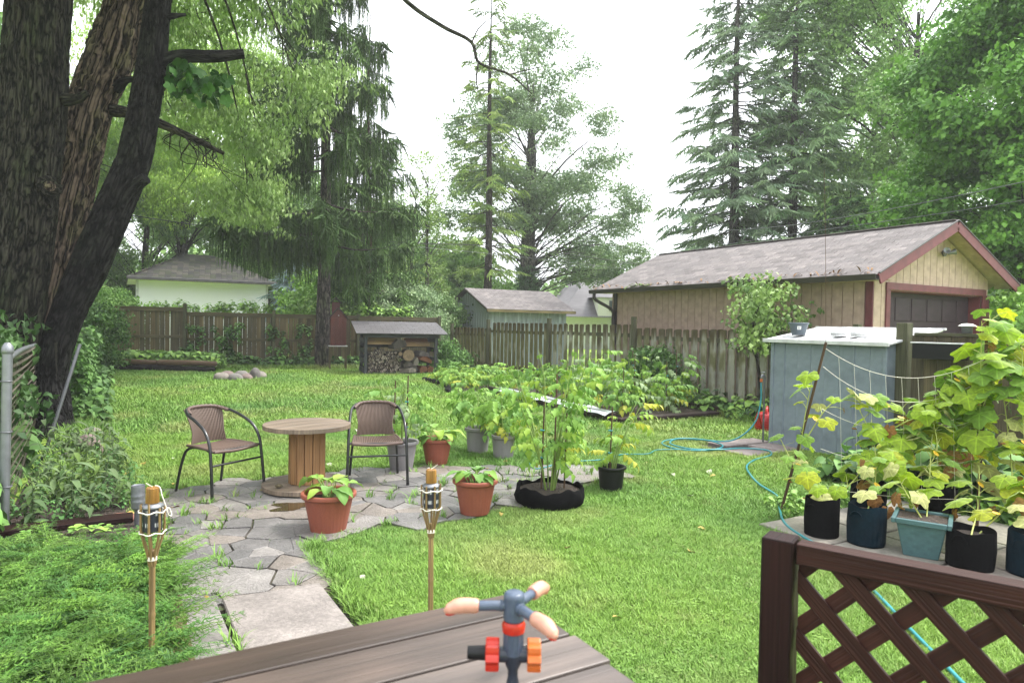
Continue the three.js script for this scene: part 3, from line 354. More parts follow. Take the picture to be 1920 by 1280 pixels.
{ // blue-grey shed over the picket fence
  const g = thing('garden_shed', 'small blue grey board shed with brown roof behind the picket fence', 'shed', [0, 0, 0]);
  const x0 = 12.25, x1 = 15.8, z0 = -23, z1 = -26.4, ev = 2.24, rz = (z0 + z1) / 2, rt = 3.02;
  obj('wall', box(x1 - x0 - 0.05, ev, z0 - z1 - 0.05, (x0 + x1) / 2, ev / 2, rz, 0.002), mat.bluegrey, g); const r = RNG(5);
  for (let x = x0; x < x1 - 0.05; x += 0.21) obj('wall_board', box(0.2, ev - 0.03, 0.02, x + 0.1, (ev - 0.03) / 2, z0 - 0.01 + r() * 0.004, 0.003, x), mat.bluegrey, g);
  for (let z = z0 - 0.02; z > z1 + 0.05; z -= 0.21) { const q = new THREE.Shape(), h = zz => ev + (1 - Math.abs(zz - rz) / (z0 - rz)) * (rt - ev) - 0.05; q.moveTo(0, 0); q.lineTo(0.2, 0); q.lineTo(0.2, h(z - 0.2)); if (z > rz && z - 0.2 < rz) q.lineTo(z - rz, h(rz)); q.lineTo(0, h(z)); const e = new THREE.ExtrudeGeometry(q, { depth: 0.02, bevelEnabled: false }); e.rotateY(Math.PI / 2); obj('wall_board', e.translate(x0 - 0.01 - r() * 0.006, 0, z), mat.bluegrey, g); }
  const o = 0.3, sl = Math.hypot(z0 + o - rz, rt - ev + 0.07), a = Math.atan2(rt - ev + 0.07, z0 + o - rz);
  for (const s of [1, -1]) { const d = obj('roof_deck', T(box(x1 - x0 + 0.5, 0.05, sl, 0, 0, 0, 0.003), (x0 + x1) / 2, (rt + ev) / 2 - 0.07, rz + s * (z0 + o - rz) / 2, s * a), mat.gutter, g); if (s > 0) shingles(d, [x0 - 0.25, ev - 0.07, z0 + o], [1, 0, 0], [0, Math.sin(a), -Math.cos(a)], [0, Math.cos(a), Math.sin(a)], x1 - x0 + 0.5, sl, 0.15, 0.3, mat.roofing, 13); }
  obj('fascia', box(x1 - x0 + 0.52, 0.12, 0.04, (x0 + x1) / 2, ev - 0.12, z0 + o + 0.01, 0.004), mat.fence[2], g);
  const vine = []; for (let i = 0; i < 220; i++) vine.push(place(blade(0.1, t => 0.42 * Math.sin(Math.PI * Math.min(1, t * 1.02)) + 0.01, 3, 0.4, 0.2), x0 - 0.05 - r() * 0.05, r() ** 0.7 * 2.4, lerp(z0 - 1.2, z1 + 0.2, r() ** 0.7), r() * 6.28, 0.9)); stuff(obj('ivy', vine, leafM([0.03, 0.06, 0.02]), g));
}
{ // house beyond the neighbouring gardens
  const g = thing('house', 'distant house with steep grey roof and white walls beyond the gardens', 'house', [31, 0, -41], -0.3);
  obj('wall', box(7, 2.2, 7, 0, 1.1, 0), mat.clap, g); obj('wall', box(4, 2.0, 5, 5.2, 1.0, 2.2), mat.clap, g);
  const roof = obj('roof', T(new THREE.ConeGeometry(5.9, 4.4, 4, 1).rotateY(Math.PI / 4), 0, 4.4, 0), mat.slate, g); obj('chimney', box(0.6, 1.6, 0.6, 1.2, 6.2, -0.6), mat.stone[0], roof);
  obj('roof', T(new THREE.ConeGeometry(4.2, 1.7, 4, 1).rotateY(Math.PI / 4), 5.2, 2.85, 2.2), mat.slate, g);
  const d = obj('dormer', box(1.7, 1.3, 2.2, -0.6, 2.9, 3), mat.offwhite, g); const w = obj('window', box(0.5, 0.7, 0.05, -0.4, 3, 4.13), mat.glass, d);
  obj('dormer_roof', T(new THREE.ConeGeometry(1.7, 0.8, 4, 1).rotateY(Math.PI / 4), -0.6, 3.95, 3), mat.slate, g);
}

// ---------------------------------------------------------------- firewood shelter and its wood
{
  const w = thing('firewood_shelter', 'open dark grey firewood shelter with shingled lean-to roof on the lawn', 'wood shelter', [6.28, 0, -19.6], -0.2), r = RNG(61);
  const W = 2.2, Dp = 1.15, P = mat.slate, pm = wood([0.075, 0.082, 0.09], 0.7);
  for (const [x, z, h] of [[0.05, 0, 1.2], [W - 0.05, 0, 1.2], [0.05, -Dp, 1.5], [W - 0.05, -Dp, 1.5]]) obj('post', box(0.085, h, 0.085, x, h / 2, z, 0.005), pm, w);
  obj('beam', box(W + 0.05, 0.09, 0.045, W / 2, 1.19, 0.068, 0.004), pm, w); obj('beam', box(W + 0.05, 0.09, 0.045, W / 2, 1.46, -Dp - 0.07, 0.004), pm, w);
  for (const x of [0.05, W - 0.05]) for (let i = 0; i < 4; i++) obj('side_slat', box(0.022, 0.14, Dp + 0.08, x + (x < 1 ? -0.056 : 0.056), 0.16 + i * 0.3, -Dp / 2, 0.004, i), pm, w);
  for (let i = 0; i < 4; i++) obj('back_slat', box(W, 0.14, 0.022, W / 2, 0.16 + i * 0.36, -Dp - 0.056, 0.004, i), pm, w);
  for (let i = 0; i < 7; i++) obj('floor_slat', box(W - 0.1, 0.03, 0.12, W / 2, 0.075, -0.05 - i * 0.17, 0.004, i), pm, w);
  const a = Math.atan2(0.33, Dp + 0.5), sl = Math.hypot(0.33, Dp + 0.5); const deck = obj('roof_deck', T(box(W + 0.5, 0.03, sl, 0, 0, 0, 0.004), W / 2, 1.42, -Dp / 2 - 0.02, a), pm, w);
  shingles(deck, [-0.26, 1.262, 0.83 - Dp / 2 + 0.005 - 0.03], [1, 0, 0], [0, Math.sin(a), -Math.cos(a)], [0, Math.cos(a), Math.sin(a)], W + 0.52, sl, 0.165, 0.33, [mat.slate, mottle([0.15, 0.14, 0.148], 0.6), mottle([0.115, 0.108, 0.112], 0.6), mat.slate], 62);
  // wood stacked inside; positions in the shelter's frame turned into the yard's
  const at = (x, y, z) => { const v = V(x, y, z).applyAxisAngle(V(0, 1, 0), -0.2); return [v.x + 6.28, v.y, v.z - 19.6]; };
  const logG = [0, 1, 2, 3].map(k => { const n = 6 + k, g = new THREE.CylinderGeometry(1, 1, 1, n).rotateX(Math.PI / 2), p = g.attributes.position, q = RNG(k + 3), rad = [...Array(n + 1)].map(() => 0.82 + q() * 0.34); for (let i = 0; i < p.count; i++) { const an = Math.round((Math.atan2(p.getY(i), p.getX(i)) / (2 * Math.PI) + 1) * n) % n; p.setX(i, p.getX(i) * rad[an]); p.setY(i, p.getY(i) * rad[an]); } g.computeVertexNormals(); return g; });
  const ends = [[0.4, 0.33, 0.25], [0.27, 0.22, 0.17], [0.5, 0.43, 0.34], [0.19, 0.15, 0.12]].map(c => mottle(c, 0.9)), barkM = mottle([0.06, 0.045, 0.035], 0.95);
  let n = 0;
  for (let row = 0; row < 15; row++) for (let c = 0; c < 15; c++) {
    const x = 0.16 + c * 0.068 + (row % 2) * 0.034 + (r() - 0.5) * 0.02, y = 0.125 + row * 0.056 + (r() - 0.5) * 0.014; const top = 0.78 - 0.15 * Math.abs(c - 5) / 10 + (r() - 0.5) * 0.08; if (y > top || x > 1.16 - row * 0.006) continue;
    const rad = 0.021 + r() * 0.017, m = shade(new THREE.Mesh(logG[n % 4], [barkM, ends[Math.floor(r() * 4)], ends[Math.floor(r() * 4)]])); m.name = numbered('firewood_stick'); m.position.set(...at(x, y, -0.42 + (r() - 0.5) * 0.1)); m.rotation.set(0, -0.2 + (r() - 0.5) * 0.06, r() * 6, 'YXZ'); m.scale.set(rad, rad, 0.62); scene.add(m); tag(m, 'thin round stick stacked end-on in the firewood shelter', 'firewood', 'thin sticks stacked end-on'); n++;
  }
  const split = (name, label, L, w_, h_, pos, ry, rz, mm, k) => { const s = new THREE.Shape([[0, 0], [w_, 0.1 * h_], [w_ * 0.92, h_ * 0.7], [w_ * 0.45, h_], [0.05 * w_, h_ * 0.6]].map(p => new THREE.Vector2(p[0] - w_ / 2, p[1]))), g = boxUV(new THREE.ExtrudeGeometry(s, { depth: L, bevelEnabled: true, bevelSize: 0.004, bevelThickness: 0.004, bevelSegments: 1 }).translate(0, 0, -L / 2), k); const m = obj(name, g, mm); m.position.set(...at(...pos)); m.rotation.set(0, -0.2 + ry, rz, 'YXZ'); tag(m, label, 'firewood', 'split logs in the shelter'); return m; };
  const oak = wood([0.5, 0.32, 0.15], 0.8), orange = wood([0.3, 0.12, 0.05], 0.85), greyw = wood([0.2, 0.17, 0.15], 0.9), pale = wood([0.46, 0.4, 0.32], 0.9);
  split('split_log', 'yellow split log lying lengthwise high in the shelter beside the post nearest the spruce', 0.85, 0.17, 0.13, [0.5, 0.93, -0.3], Math.PI / 2, 0, oak, 1); split('split_log', 'second yellow split log stacked on top of the yellow log nearest the spruce', 0.8, 0.15, 0.11, [0.56, 1.055, -0.35], Math.PI / 2, 0.1, oak, 2);
  split('split_log', 'yellow split log lying lengthwise above the grey pile beside the post nearest the picket fence', 0.75, 0.18, 0.14, [1.62, 0.88, -0.25], Math.PI / 2 + 0.05, 0, oak, 3); split('split_log', 'narrow brown split log on top of the yellow log nearest the picket fence', 0.7, 0.12, 0.1, [1.6, 1.02, -0.35], Math.PI / 2, 0, orange, 4);
  split('split_log', 'broad grey slab log leaning in the middle of the shelter', 0.5, 0.42, 0.26, [1.04, 0.84, -0.32], 0.2, 0.2, greyw, 5); split('split_log', 'grey weathered split log above the orange logs', 0.5, 0.34, 0.16, [1.72, 0.58, -0.25], 0.3, -0.15, greyw, 6);
  split('split_log', 'orange split log sloping down toward the picket fence side', 0.5, 0.4, 0.15, [1.78, 0.42, -0.2], 0.25, -0.35, orange, 7); split('split_log', 'dark orange split log on the floor under the sloping orange log', 0.5, 0.24, 0.2, [1.78, 0.1, -0.22], 0.1, 0.3, orange, 8); split('split_log', 'square orange block at the foot of the post nearest the picket fence', 0.4, 0.2, 0.19, [2.0, 0.1, -0.12], 0, 0, orange, 9);
  split('split_log', 'pale split log on the floor below the round log', 0.5, 0.28, 0.14, [1.32, 0.1, -0.15], 0.5, 0, pale, 10); split('split_log', 'pale chunk standing beside the big round log', 0.4, 0.14, 0.26, [1.5, 0.3, -0.18], 0.2, -0.2, pale, 11); split('split_log', 'brown split log wedged under the big round log', 0.5, 0.28, 0.2, [1.3, 0.26, -0.25], 0.1, 0.2, greyw, 12); split('split_log', 'grey split log on the shelter floor between pale and orange logs', 0.45, 0.22, 0.24, [1.54, 0.1, -0.25], -0.2, 0.1, greyw, 13);
  const round = (label, rad, pos) => { const g = thing('round_log', label, 'firewood', at(...pos), -0.2, 'round logs in the shelter'); obj('bark', limb([[0, 0, -0.25], [0, 0, 0.25]], [rad, rad], 20, 3, (a) => rad * 0.06 * Math.sin(a * 3 + rad * 40), false), barkM, g); const e = T(new THREE.CircleGeometry(rad * 0.985, 24), 0, 0, 0.249); obj('cut_face', e, M([0.36, 0.27, 0.19], 0.9, { map: tex(128, 128, (u, v) => { const d = Math.hypot(u - 0.5, v - 0.48) * 2, k = 0.75 + 0.16 * Math.sin(d * 60 + 2 * noise(u * 5, v * 5, 4)) + 0.25 * (fbm(u * 8, v * 8, 5, 3) - 0.5) ; return [k, k * 0.97, k * 0.9]; }) }), g); obj('back_face', T(new THREE.CircleGeometry(rad * 0.985, 24), 0, 0, -0.249), barkM, g); };
  round('big round log with pale cut face in the middle of the stack', 0.175, [1.3, 0.62, -0.12]); round('small round log end beside the big pale one', 0.062, [1.05, 0.66, -0.1]);
}
{ // red cabinet on a stand and the box behind it
  const c = thing('red_cabinet', 'red brown wooden cabinet with peaked roof on a stand by the spruce', 'cabinet', [6.13, 0, -21.85], -0.2);
  for (let i = 0; i < 4; i++) obj('front_board', box(0.112, 0.88, 0.02, -0.17 + i * 0.114, 1.27, 0.2, 0.003, i), mat.redwood, c); obj('case', [box(0.02, 0.88, 0.4, -0.235, 1.27, 0), box(0.02, 0.88, 0.4, 0.235, 1.27, 0), box(0.45, 0.88, 0.02, 0, 1.27, -0.19), box(0.45, 0.02, 0.38, 0, 0.835, 0.0)], mat.redwood, c);
  const s = new THREE.Shape([[-0.25, 0], [0.25, 0], [0, 0.29]].map(p => new THREE.Vector2(...p))); const gb = obj('gable', new THREE.ExtrudeGeometry(s, { depth: 0.42, bevelEnabled: false }).translate(0, 1.712, -0.21), mat.redwood, c); obj('knob', T(new THREE.SphereGeometry(0.018, 10, 8), 0, 1.78, 0.225), mat.white, gb);
  for (const q of [1, -1]) obj('roof_board', T(box(0.44, 0.025, 0.52, 0, 0, 0), -q * 0.15, 1.86, 0, 0, 0, q * 0.86), mat.darkTrim, c);
  obj('stand_top', box(0.58, 0.025, 0.5, 0, 0.805, 0), mat.white, c); for (const x of [-0.25, 0.25]) for (const z of [-0.2, 0.2]) obj('leg', box(0.04, 0.79, 0.04, x, 0.395, z), mat.fence[1], c);
  const b = thing('nest_box', 'red nest box with dark gable roof fixed to the trunk behind the cabinet', 'nest box', [6.45, 1.75, -23.3], -0.2);
  obj('box_body', box(0.26, 0.5, 0.22, 0, 0.25, 0), mat.redwood, b); for (const q of [1, -1]) obj('roof_board', T(box(0.27, 0.02, 0.32, 0, 0, 0), -q * 0.085, 0.57, 0, 0, 0, q * 0.75), mat.darkTrim, b); obj('post', box(0.07, 1.75, 0.07, 0, -0.875, -0.05), mat.fence[1], b);
}
{ // storage shed with white lid
  const s = thing('storage_shed', 'blue grey metal storage shed with sloping white lid by the fence', 'shed', [0, 0, 0]);
  const x0 = 7.8, x1 = 8.75, z0 = -4.72, z1 = -6.33, h0 = 1.42, h1 = 1.55;
  const side = (z) => { const q = new THREE.Shape([[x0, 0.02], [x1, 0.02], [x1, h1], [x0, h0]].map(p => new THREE.Vector2(...p))); return new THREE.ExtrudeGeometry(q, { depth: 0.02, bevelEnabled: false }).translate(0, 0, z); };
  obj('side_panel', side(z0 - 0.02), mat.shedMetal, s); obj('side_panel', side(z1), mat.shedMetal, s); obj('back_panel', box(0.02, h1, z0 - z1, x1, h1 / 2 + 0.01, (z0 + z1) / 2), mat.shedMetal, s);
  const n = 8, w = (z0 - z1) / n; for (let i = 0; i < n; i++) { obj('front_panel', box(0.014, h0 - 0.03, w - 0.0015, x0 + (i % 2) * 0.0025, h0 / 2 + 0.01, z1 + (i + 0.5) * w, 0.004), mat.shedMetal, s); }
  for (const z of [z1 + w, z0 - 2 * w]) obj('front_rib', box(0.03, h0 - 0.03, 0.018, x0 - 0.006, h0 / 2 + 0.01, z, 0.006), mat.shedMetal, s);
  obj('corner_post', box(0.035, h0, 0.05, x0 - 0.006, h0 / 2 + 0.01, z0 - 0.01, 0.006), mat.shedMetal, s); obj('corner_post', box(0.035, h0, 0.05, x0 - 0.006, h0 / 2 + 0.01, z1 + 0.01, 0.006), mat.shedMetal, s);
  const a = Math.atan2(0.17, 1.1), lid = obj('lid', T(box(1.14, 0.03, z0 - z1 + 0.16, 0, 0, 0, 0.008), (x0 + x1) / 2, 1.535, (z0 + z1) / 2, 0, 0, a), mat.white, s);
  obj('lid_edge', T(box(0.025, 0.05, z0 - z1 + 0.17, 0, 0, 0, 0.005), x0 - 0.1, 1.445, (z0 + z1) / 2), mat.white, lid); for (let i = 0; i < 5; i++) obj('lid_rib', T(box(1.1, 0.018, 0.03, 0, 0, 0, 0.006), (x0 + x1) / 2, 1.557, z1 + 0.1 + i * 0.36, 0, 0, a), mat.white, lid);
  obj('hinge_rail', box(0.05, 0.03, z0 - z1 + 0.2, x1 + 0.1, 1.635, (z0 + z1) / 2, 0.005), mat.white, s);
  const pot = thing('flower_pot', 'slate blue flower pot with white sticker on the white shed lid', 'pot', [8.0, 1.518, -6.08]);
  obj('pot_body', lathe([[0, 0.004], [0.085, 0.004], [0.088, 0.02], [0.12, 0.15], [0.13, 0.152], [0.135, 0.17], [0.128, 0.176], [0.118, 0.165], [0.085, 0.02]], 32), mat.slatePot, pot);
  const st = obj('sticker', new THREE.CylinderGeometry(0.1165, 0.108, 0.045, 8, 1, true, -0.22, 0.44).translate(0, 0.105, 0), M([0.8, 0.8, 0.8], 0.6, { map: tex(64, 64, (u, v) => g3(u > 0.25 && u < 0.55 && v > 0.35 && v < 0.7 && noise(u * 22, v * 18, 5) > 0.4 ? 0.15 : v > 0.2 && v < 0.28 && u > 0.15 && u < 0.85 ? 0.45 : 0.95)) }), pot); st.rotation.y = -0.85;
  for (let i = 0; i < 2; i++) { const v = thing('lid_stack', i ? 'stack of white plastic lids on the shed roof beside the fence post' : 'stack of white plastic lids on the shed roof beside the slate pot', 'lids', [8.02, 1.527 + 0.0, -5.5 + i * 0.28], 0, 'white lids on the shed'); for (let k = 0; k < 4; k++) obj('plastic_lid', T(lathe([[0, 0.012], [0.09, 0.012], [0.098, 0.006], [0.1, 0], [0.102, 0.008], [0.094, 0.018], [0, 0.018]], 24), (k % 2) * 0.008, k * 0.016 - 0.005, 0), mat.white, v); }
  const sp = thing('water_spigot', 'small metal water tap at the back corner of the blue grey shed', 'tap', [7.76, 0.95, -6.42]); obj('pipe', limb([[0, -0.95, 0], [0, 0, 0]], [0.013, 0.013], 8, 1), mat.galvDull, sp); obj('tap_body', limb([[0, -0.03, 0], [-0.03, 0.01, 0], [-0.06, -0.005, 0.0], [-0.065, -0.04, 0]], [0.016, 0.016, 0.015, 0.014], 10, 10), mat.galv, sp); obj('handle', T(new THREE.TorusGeometry(0.026, 0.006, 6, 14), -0.03, 0.05, 0, Math.PI / 2), mat.galv, sp); obj('hose_coupling', T(new THREE.CylinderGeometry(0.019, 0.019, 0.04, 12), -0.066, -0.06, 0), M([0.5, 0.12, 0.03], 0.4), sp);
  const reel = thing('watering_can', 'glossy red plastic watering can on the ground behind the shed corner', 'watering can', [8.72, 0, -7.15]); obj('can_body', lathe([[0, 0], [0.16, 0.005], [0.175, 0.03], [0.18, 0.2], [0.15, 0.28], [0.1, 0.31], [0, 0.31]], 26), mat.red, reel); obj('can_handle', T(new THREE.TorusGeometry(0.11, 0.02, 8, 18, 3.3), 0, 0.28, 0, 0, 0.6), mat.red, reel); obj('spout', limb([[-0.15, 0.1, 0.05], [-0.25, 0.22, 0.08], [-0.32, 0.33, 0.1]], [0.03, 0.022, 0.018], 10, 6), mat.red, reel); for (let i = 0; i < 5; i++) obj('rib', T(new THREE.TorusGeometry(0.179, 0.006, 5, 26), 0, 0.05 + i * 0.034, 0, Math.PI / 2), mat.red, reel);
}
{ // garden hose: from the tap, looped on the grass, then off toward the deck
  const P = [[7.69, 0.86, -6.42], [7.67, 0.6, -6.4], [7.55, 0.3, -6.4], [7.25, 0.08, -6.5], [7.0, 0.045, -6.85], [6.6, 0.05, -7.02], [6.3, 0.045, -6.85], [6.2, 0.05, -6.4], [6.5, 0.05, -6.2], [6.9, 0.055, -6.35], [7.0, 0.06, -6.75], [6.7, 0.07, -6.95], [6.35, 0.06, -6.75], [6.3, 0.06, -6.35], [6.6, 0.06, -6.15], [7.0, 0.055, -6.1], [7.2, 0.05, -5.9], [7.0, 0.05, -5.66], [6.5, 0.05, -5.5], [6.15, 0.05, -5.3], [5.85, 0.05, -5.0], [5.55, 0.05, -4.62], [5.3, 0.05, -4.2], [4.95, 0.045, -3.9], [4.6, 0.045, -3.55], [4.32, 0.045, -3.0], [4.0, 0.04, -2.5], [3.6, 0.04, -2.0], [3.2, 0.04, -1.5]];
  tag(obj('garden_hose', limb(P, P.map(() => 0.0105), 8, 260), mat.hose), 'teal garden hose looping from the tap across the grass', 'hose');
  const Q = [[6.2, 0.05, -6.4], [5.9, 0.05, -6.5], [5.6, 0.05, -6.35], [5.3, 0.05, -6.45], [4.9, 0.05, -6.3], [4.4, 0.05, -6.35], [3.9, 0.05, -6.2], [4.0, 0.05, -6.5]]; tag(obj('soaker_hose', limb(Q, Q.map(() => 0.007), 6, 60), mat.tie), 'thin teal soaker hose lying in the grass behind the tomato pots', 'hose');
}
// ---------------------------------------------------------------- wicker chairs
const wick = [M([0.13, 0.088, 0.068], 0.55), M([0.095, 0.06, 0.047], 0.55)];
function makeChair(label, pos, turn) {
  const c = thing('wicker_chair', label, 'chair', pos, turn, 'wicker bistro chairs at the spool table');
  const hp = [[0.285, 0, 0.27], [0.275, 0.3, 0.24], [0.27, 0.47, 0.21], [0.262, 0.575, 0.14], [0.25, 0.645, 0.02], [0.225, 0.7, -0.13], [0.155, 0.735, -0.235], [0, 0.745, -0.262]], pts = [...hp, ...hp.slice(0, -1).reverse().map(([x, y, z]) => [-x, y, z])];
  obj('hoop_frame', limb(pts, pts.map(() => 0.0135), 12, 90), mat.blackMetal, c);
  for (const s of [-1, 1]) { obj('leg', limb([[s * 0.19, 0.405, 0.05], [s * 0.2, 0.405, -0.1], [s * 0.21, 0.37, -0.17], [s * 0.225, 0.25, -0.215], [s * 0.24, 0, -0.27]], [0.0125, 0.0125, 0.0125, 0.0125, 0.0125], 12, 24), mat.blackMetal, c); obj('foot_cap', T(new THREE.CylinderGeometry(0.015, 0.016, 0.03, 12), s * 0.285, 0.015, 0.27), mat.black, c); }
  obj('stretcher', rod([-0.276, 0.285, 0.242], [0.276, 0.285, 0.242], 0.0095, 10), mat.blackMetal, c); obj('seat_rail', [rod([-0.27, 0.4, 0.215], [0.27, 0.4, 0.215], 0.008, 8), rod([-0.19, 0.405, 0.05], [-0.268, 0.402, 0.222], 0.0095, 8), rod([0.19, 0.405, 0.05], [0.268, 0.402, 0.222], 0.0095, 8)], mat.blackMetal, c);
  // woven cane: upright strands with the crossing weave, flat side out
  const S = [], B = [], K = 26, surfB = (u, v) => { const w = lerp(0.165, 0.2, Math.abs(v - 0.35) ** 1.2 * 1.5), y = lerp(0.425, 0.735, v), z = lerp(-0.165, -0.252, v) + 0.02 * Math.sin(v * Math.PI) - 0.045 * (1 - u * u); return [u * w, y, z + 0.03]; }, surfS = (u, v) => { const w = lerp(0.235, 0.2, v), y = 0.418 - 0.014 * (1 - u * u) + (v < 0.06 ? -0.018 * (1 - v / 0.06) : 0), z = lerp(0.225, -0.17, v); return [u * w, y, z]; };
  for (let i = 0; i <= K; i++) { const u = i / K * 2 - 1, b = [], s = []; for (let k = 0; k <= 6; k++) { b.push(surfB(u, k / 6)); s.push(surfS(u, k / 6)); } B.push(limb(b, b.map(() => 0.0068), 5, 12, null, false)); S.push(limb(s, s.map(() => 0.007), 5, 12, null, false)); }
  const sheet = (f, nu, nv, off, amp) => { const g = new THREE.PlaneGeometry(1, 1, nu, nv), p = g.attributes.position; for (let i = 0; i < p.count; i++) { const u = p.getX(i) * 2, v = p.getY(i) + 0.5, q = f(u, v); p.setXYZ(i, q[0], q[1] + off[1] + (off[1] ? amp * Math.sin(v * 90 + (Math.round((u + 1) * 13) % 2) * 3.14) : 0), q[2] + off[2] + (off[2] ? amp * Math.sin(v * 90) : 0)); } g.computeVertexNormals(); return g; };
  obj('backrest', [...B, sheet(surfB, 26, 60, [0, 0, -0.003], 0.003)], wick[0], c); obj('seat', [...S, sheet(surfS, 26, 60, [0, -0.003, 0], 0.003)], wick[0], c);
  const wr = []; for (let k = 0; k < 34; k++) { const a = Math.PI * (0.5 - 0.21) + k / 33 * Math.PI * 0.42; } const band = hp.slice(5).concat(hp.slice(5, -1).reverse().map(([x, y, z]) => [-x, y, z])); obj('cane_wrap', limb(band.map(p => [p[0] * 0.92, p[1], p[2]]), band.map(() => 0.0165), 10, 60, (a, s) => 0.002 * Math.sin(s * 520), false), wick[1], c);
  for (const e of [[-1, 1]]) obj('seat_edge', limb([surfS(-1, 0), surfS(0, 0), surfS(1, 0)].map(p => [p[0], p[1], p[2] + 0.004]), [0.014, 0.014, 0.014], 8, 10), wick[1], c), obj('seat_edge', limb([surfS(-1, 0), surfS(-1, 0.5), surfS(-1, 1)], [0.012, 0.012, 0.012], 8, 8), wick[1], c), obj('seat_edge', limb([surfS(1, 0), surfS(1, 0.5), surfS(1, 1)], [0.012, 0.012, 0.012], 8, 8), wick[1], c);
  return c;
}
makeChair('brown wicker chair with black tube frame turned side-on beside the spool table', [0.8, 0.043, -6.7], 0.56);
makeChair('brown wicker chair with black tube frame facing the deck near the ribbed pot', [2.2, 0.043, -6.45], -0.26);
{ // cable-drum table
  const s = thing('spool_table', 'wooden cable spool used as a round table on the flagstones', 'table', [1.53, 0.045, -6.44], 0.3), r = RNG(3);
  const disc = (name, y, R_, hole) => { const d = new THREE.Group(); d.name = name; s.add(d); const n = 5, w = 2 * R_ / n; for (let i = 0; i < n; i++) { const z0 = -R_ + i * w + 0.0015, z1 = z0 + w - 0.003, P = []; const c = z => Math.sqrt(Math.max(0.0001, R_ * R_ - z * z)); for (let k = 0; k <= 14; k++) { const z = lerp(z0, z1, k / 14); P.push([c(z), z]); } for (let k = 14; k >= 0; k--) { const z = lerp(z0, z1, k / 14); P.push([-c(z), z]); } const sh = new THREE.Shape(P.map(p => new THREE.Vector2(p[0], p[1]))); if (hole) for (const [hx, hz, hr] of [[0, 0, 0.032], [-0.115, 0.02, 0.013], [0.03, 0.055, 0.013], [-0.09, -0.06, 0.012], [0.07, -0.05, 0.013]]) if (hz - hr > z0 && hz + hr < z1) { const h = new THREE.Path(); h.absarc(hx, hz, hr, 0, 6.283, true); sh.holes.push(h); }
      const g = new THREE.ExtrudeGeometry(sh, { depth: 0.036, bevelEnabled: true, bevelSize: 0.002, bevelThickness: 0.002, bevelOffset: -0.002, bevelSegments: 1, curveSegments: 10 }); g.rotateX(Math.PI / 2); const b = boxUV(g, i * 0.31); b.translate(0, y + 0.036 + (r() - 0.5) * 0.002, 0); const p = b.attributes.position, uv = b.attributes.uv; for (let q = 0; q < p.count; q++) uv.setXY(q, p.getZ(q) + i * 0.1, p.getX(q)); obj('plank', b, mat.spoolTop, d); } return d; };
  disc('top', 0.56, 0.395, true); disc('base', 0.012, 0.4, false);
  const N = 14, R_ = 0.152; for (let i = 0; i < N; i++) { const a = i / N * 6.283, w = 2 * R_ * Math.tan(Math.PI / N) - 0.003; obj('stave', T(box(w, 0.508, 0.022, 0, 0, 0, 0.004, i * 0.21), Math.sin(a) * R_, 0.306, Math.cos(a) * R_, 0, a), mat.spool, s); }
  tag(obj('wood_chunk', T(new THREE.DodecahedronGeometry(0.032).scale(1.2, 0.6, 0.8), 1.25, 0.118, -6.3), mat.fence[1]), 'small dark wood chunk lying on the spool base', 'wood chunk');
}
tag(obj('puddle', poly([...Array(22)].map((_, i) => { const a = i / 22 * 6.283, q = 0.2 * (1 + 0.35 * Math.sin(a * 3 + 1) + 0.2 * Math.sin(a * 5)); return [1.28 + Math.cos(a) * q * 0.95, -5.82 + Math.sin(a) * q * 0.6]; }), 0.046, 0.0475), mat.water), 'brown rain puddle on the flagstones in front of the chair', 'puddle');

// ---------------------------------------------------------------- pots and plants
const leafMats = { bright: leafM([0.24, 0.42, 0.07], 0.45), mid: leafM([0.17, 0.33, 0.07], 0.4), deep: leafM([0.09, 0.2, 0.05], 0.35), yellow: leafM([0.55, 0.56, 0.07], 0.5), lime: leafM([0.35, 0.51, 0.07], 0.5), grey: leafM([0.3, 0.4, 0.2], 0.35) };
const ovate = (p = 0.32) => t => p * Math.sin(Math.PI * Math.pow(t, 0.8)) ** 0.8 * (1 - 0.15 * t) + 0.004;
const broadLeaf = [0, 1, 2].map(k => blade(1, ovate(0.3 + k * 0.03), 8, 0.5 + k * 0.2, 0.25, 3, 0.12, k * 9 + 1));
// heart-shaped lobed leaf with a notch at the stalk, cupped and drooping
function heart(seed) {
  const n = 26, r = RNG(seed), pos = [0, 0, 0], uv = [0.5, 0.3], idx = [], R1 = [], sh = [0.35, 0.7, 1];
  for (let i = 0; i < n; i++) { const a = (i / (n - 1) - 0.5) * 2 * Math.PI * 0.965, lob = 0.06 * Math.cos(a * 5) + 0.02 * Math.sin(a * 11 + seed); R1.push([a, (0.56 - 0.08 * Math.cos(a * 2) + lob + 0.2 * Math.exp(-((a * 2.2) ** 2))) * (0.96 + 0.08 * r())]); }
  for (const s of sh) for (const [a, q] of R1) { const x = Math.sin(a) * q * s, z = Math.cos(a) * q * s; pos.push(x, -0.22 * s * s * q + 0.1 * Math.abs(x) * (1 - s * 0.6) + 0.035 * Math.sin(a * 5 + seed) * s * s, z); uv.push(x + 0.5, z + 0.3); }
  for (let i = 0; i < n - 1; i++) idx.push(0, 1 + i, 2 + i); for (let k = 0; k < 2; k++) for (let i = 0; i < n - 1; i++) { const a = 1 + k * n + i, b = a + n; idx.push(a, b, a + 1, b, b + 1, a + 1); }
  const g = new THREE.BufferGeometry(); g.setAttribute('position', new THREE.Float32BufferAttribute(pos, 3)); g.setAttribute('uv', new THREE.Float32BufferAttribute(uv, 2)); g.setIndex(idx); g.computeVertexNormals(); return g;
}
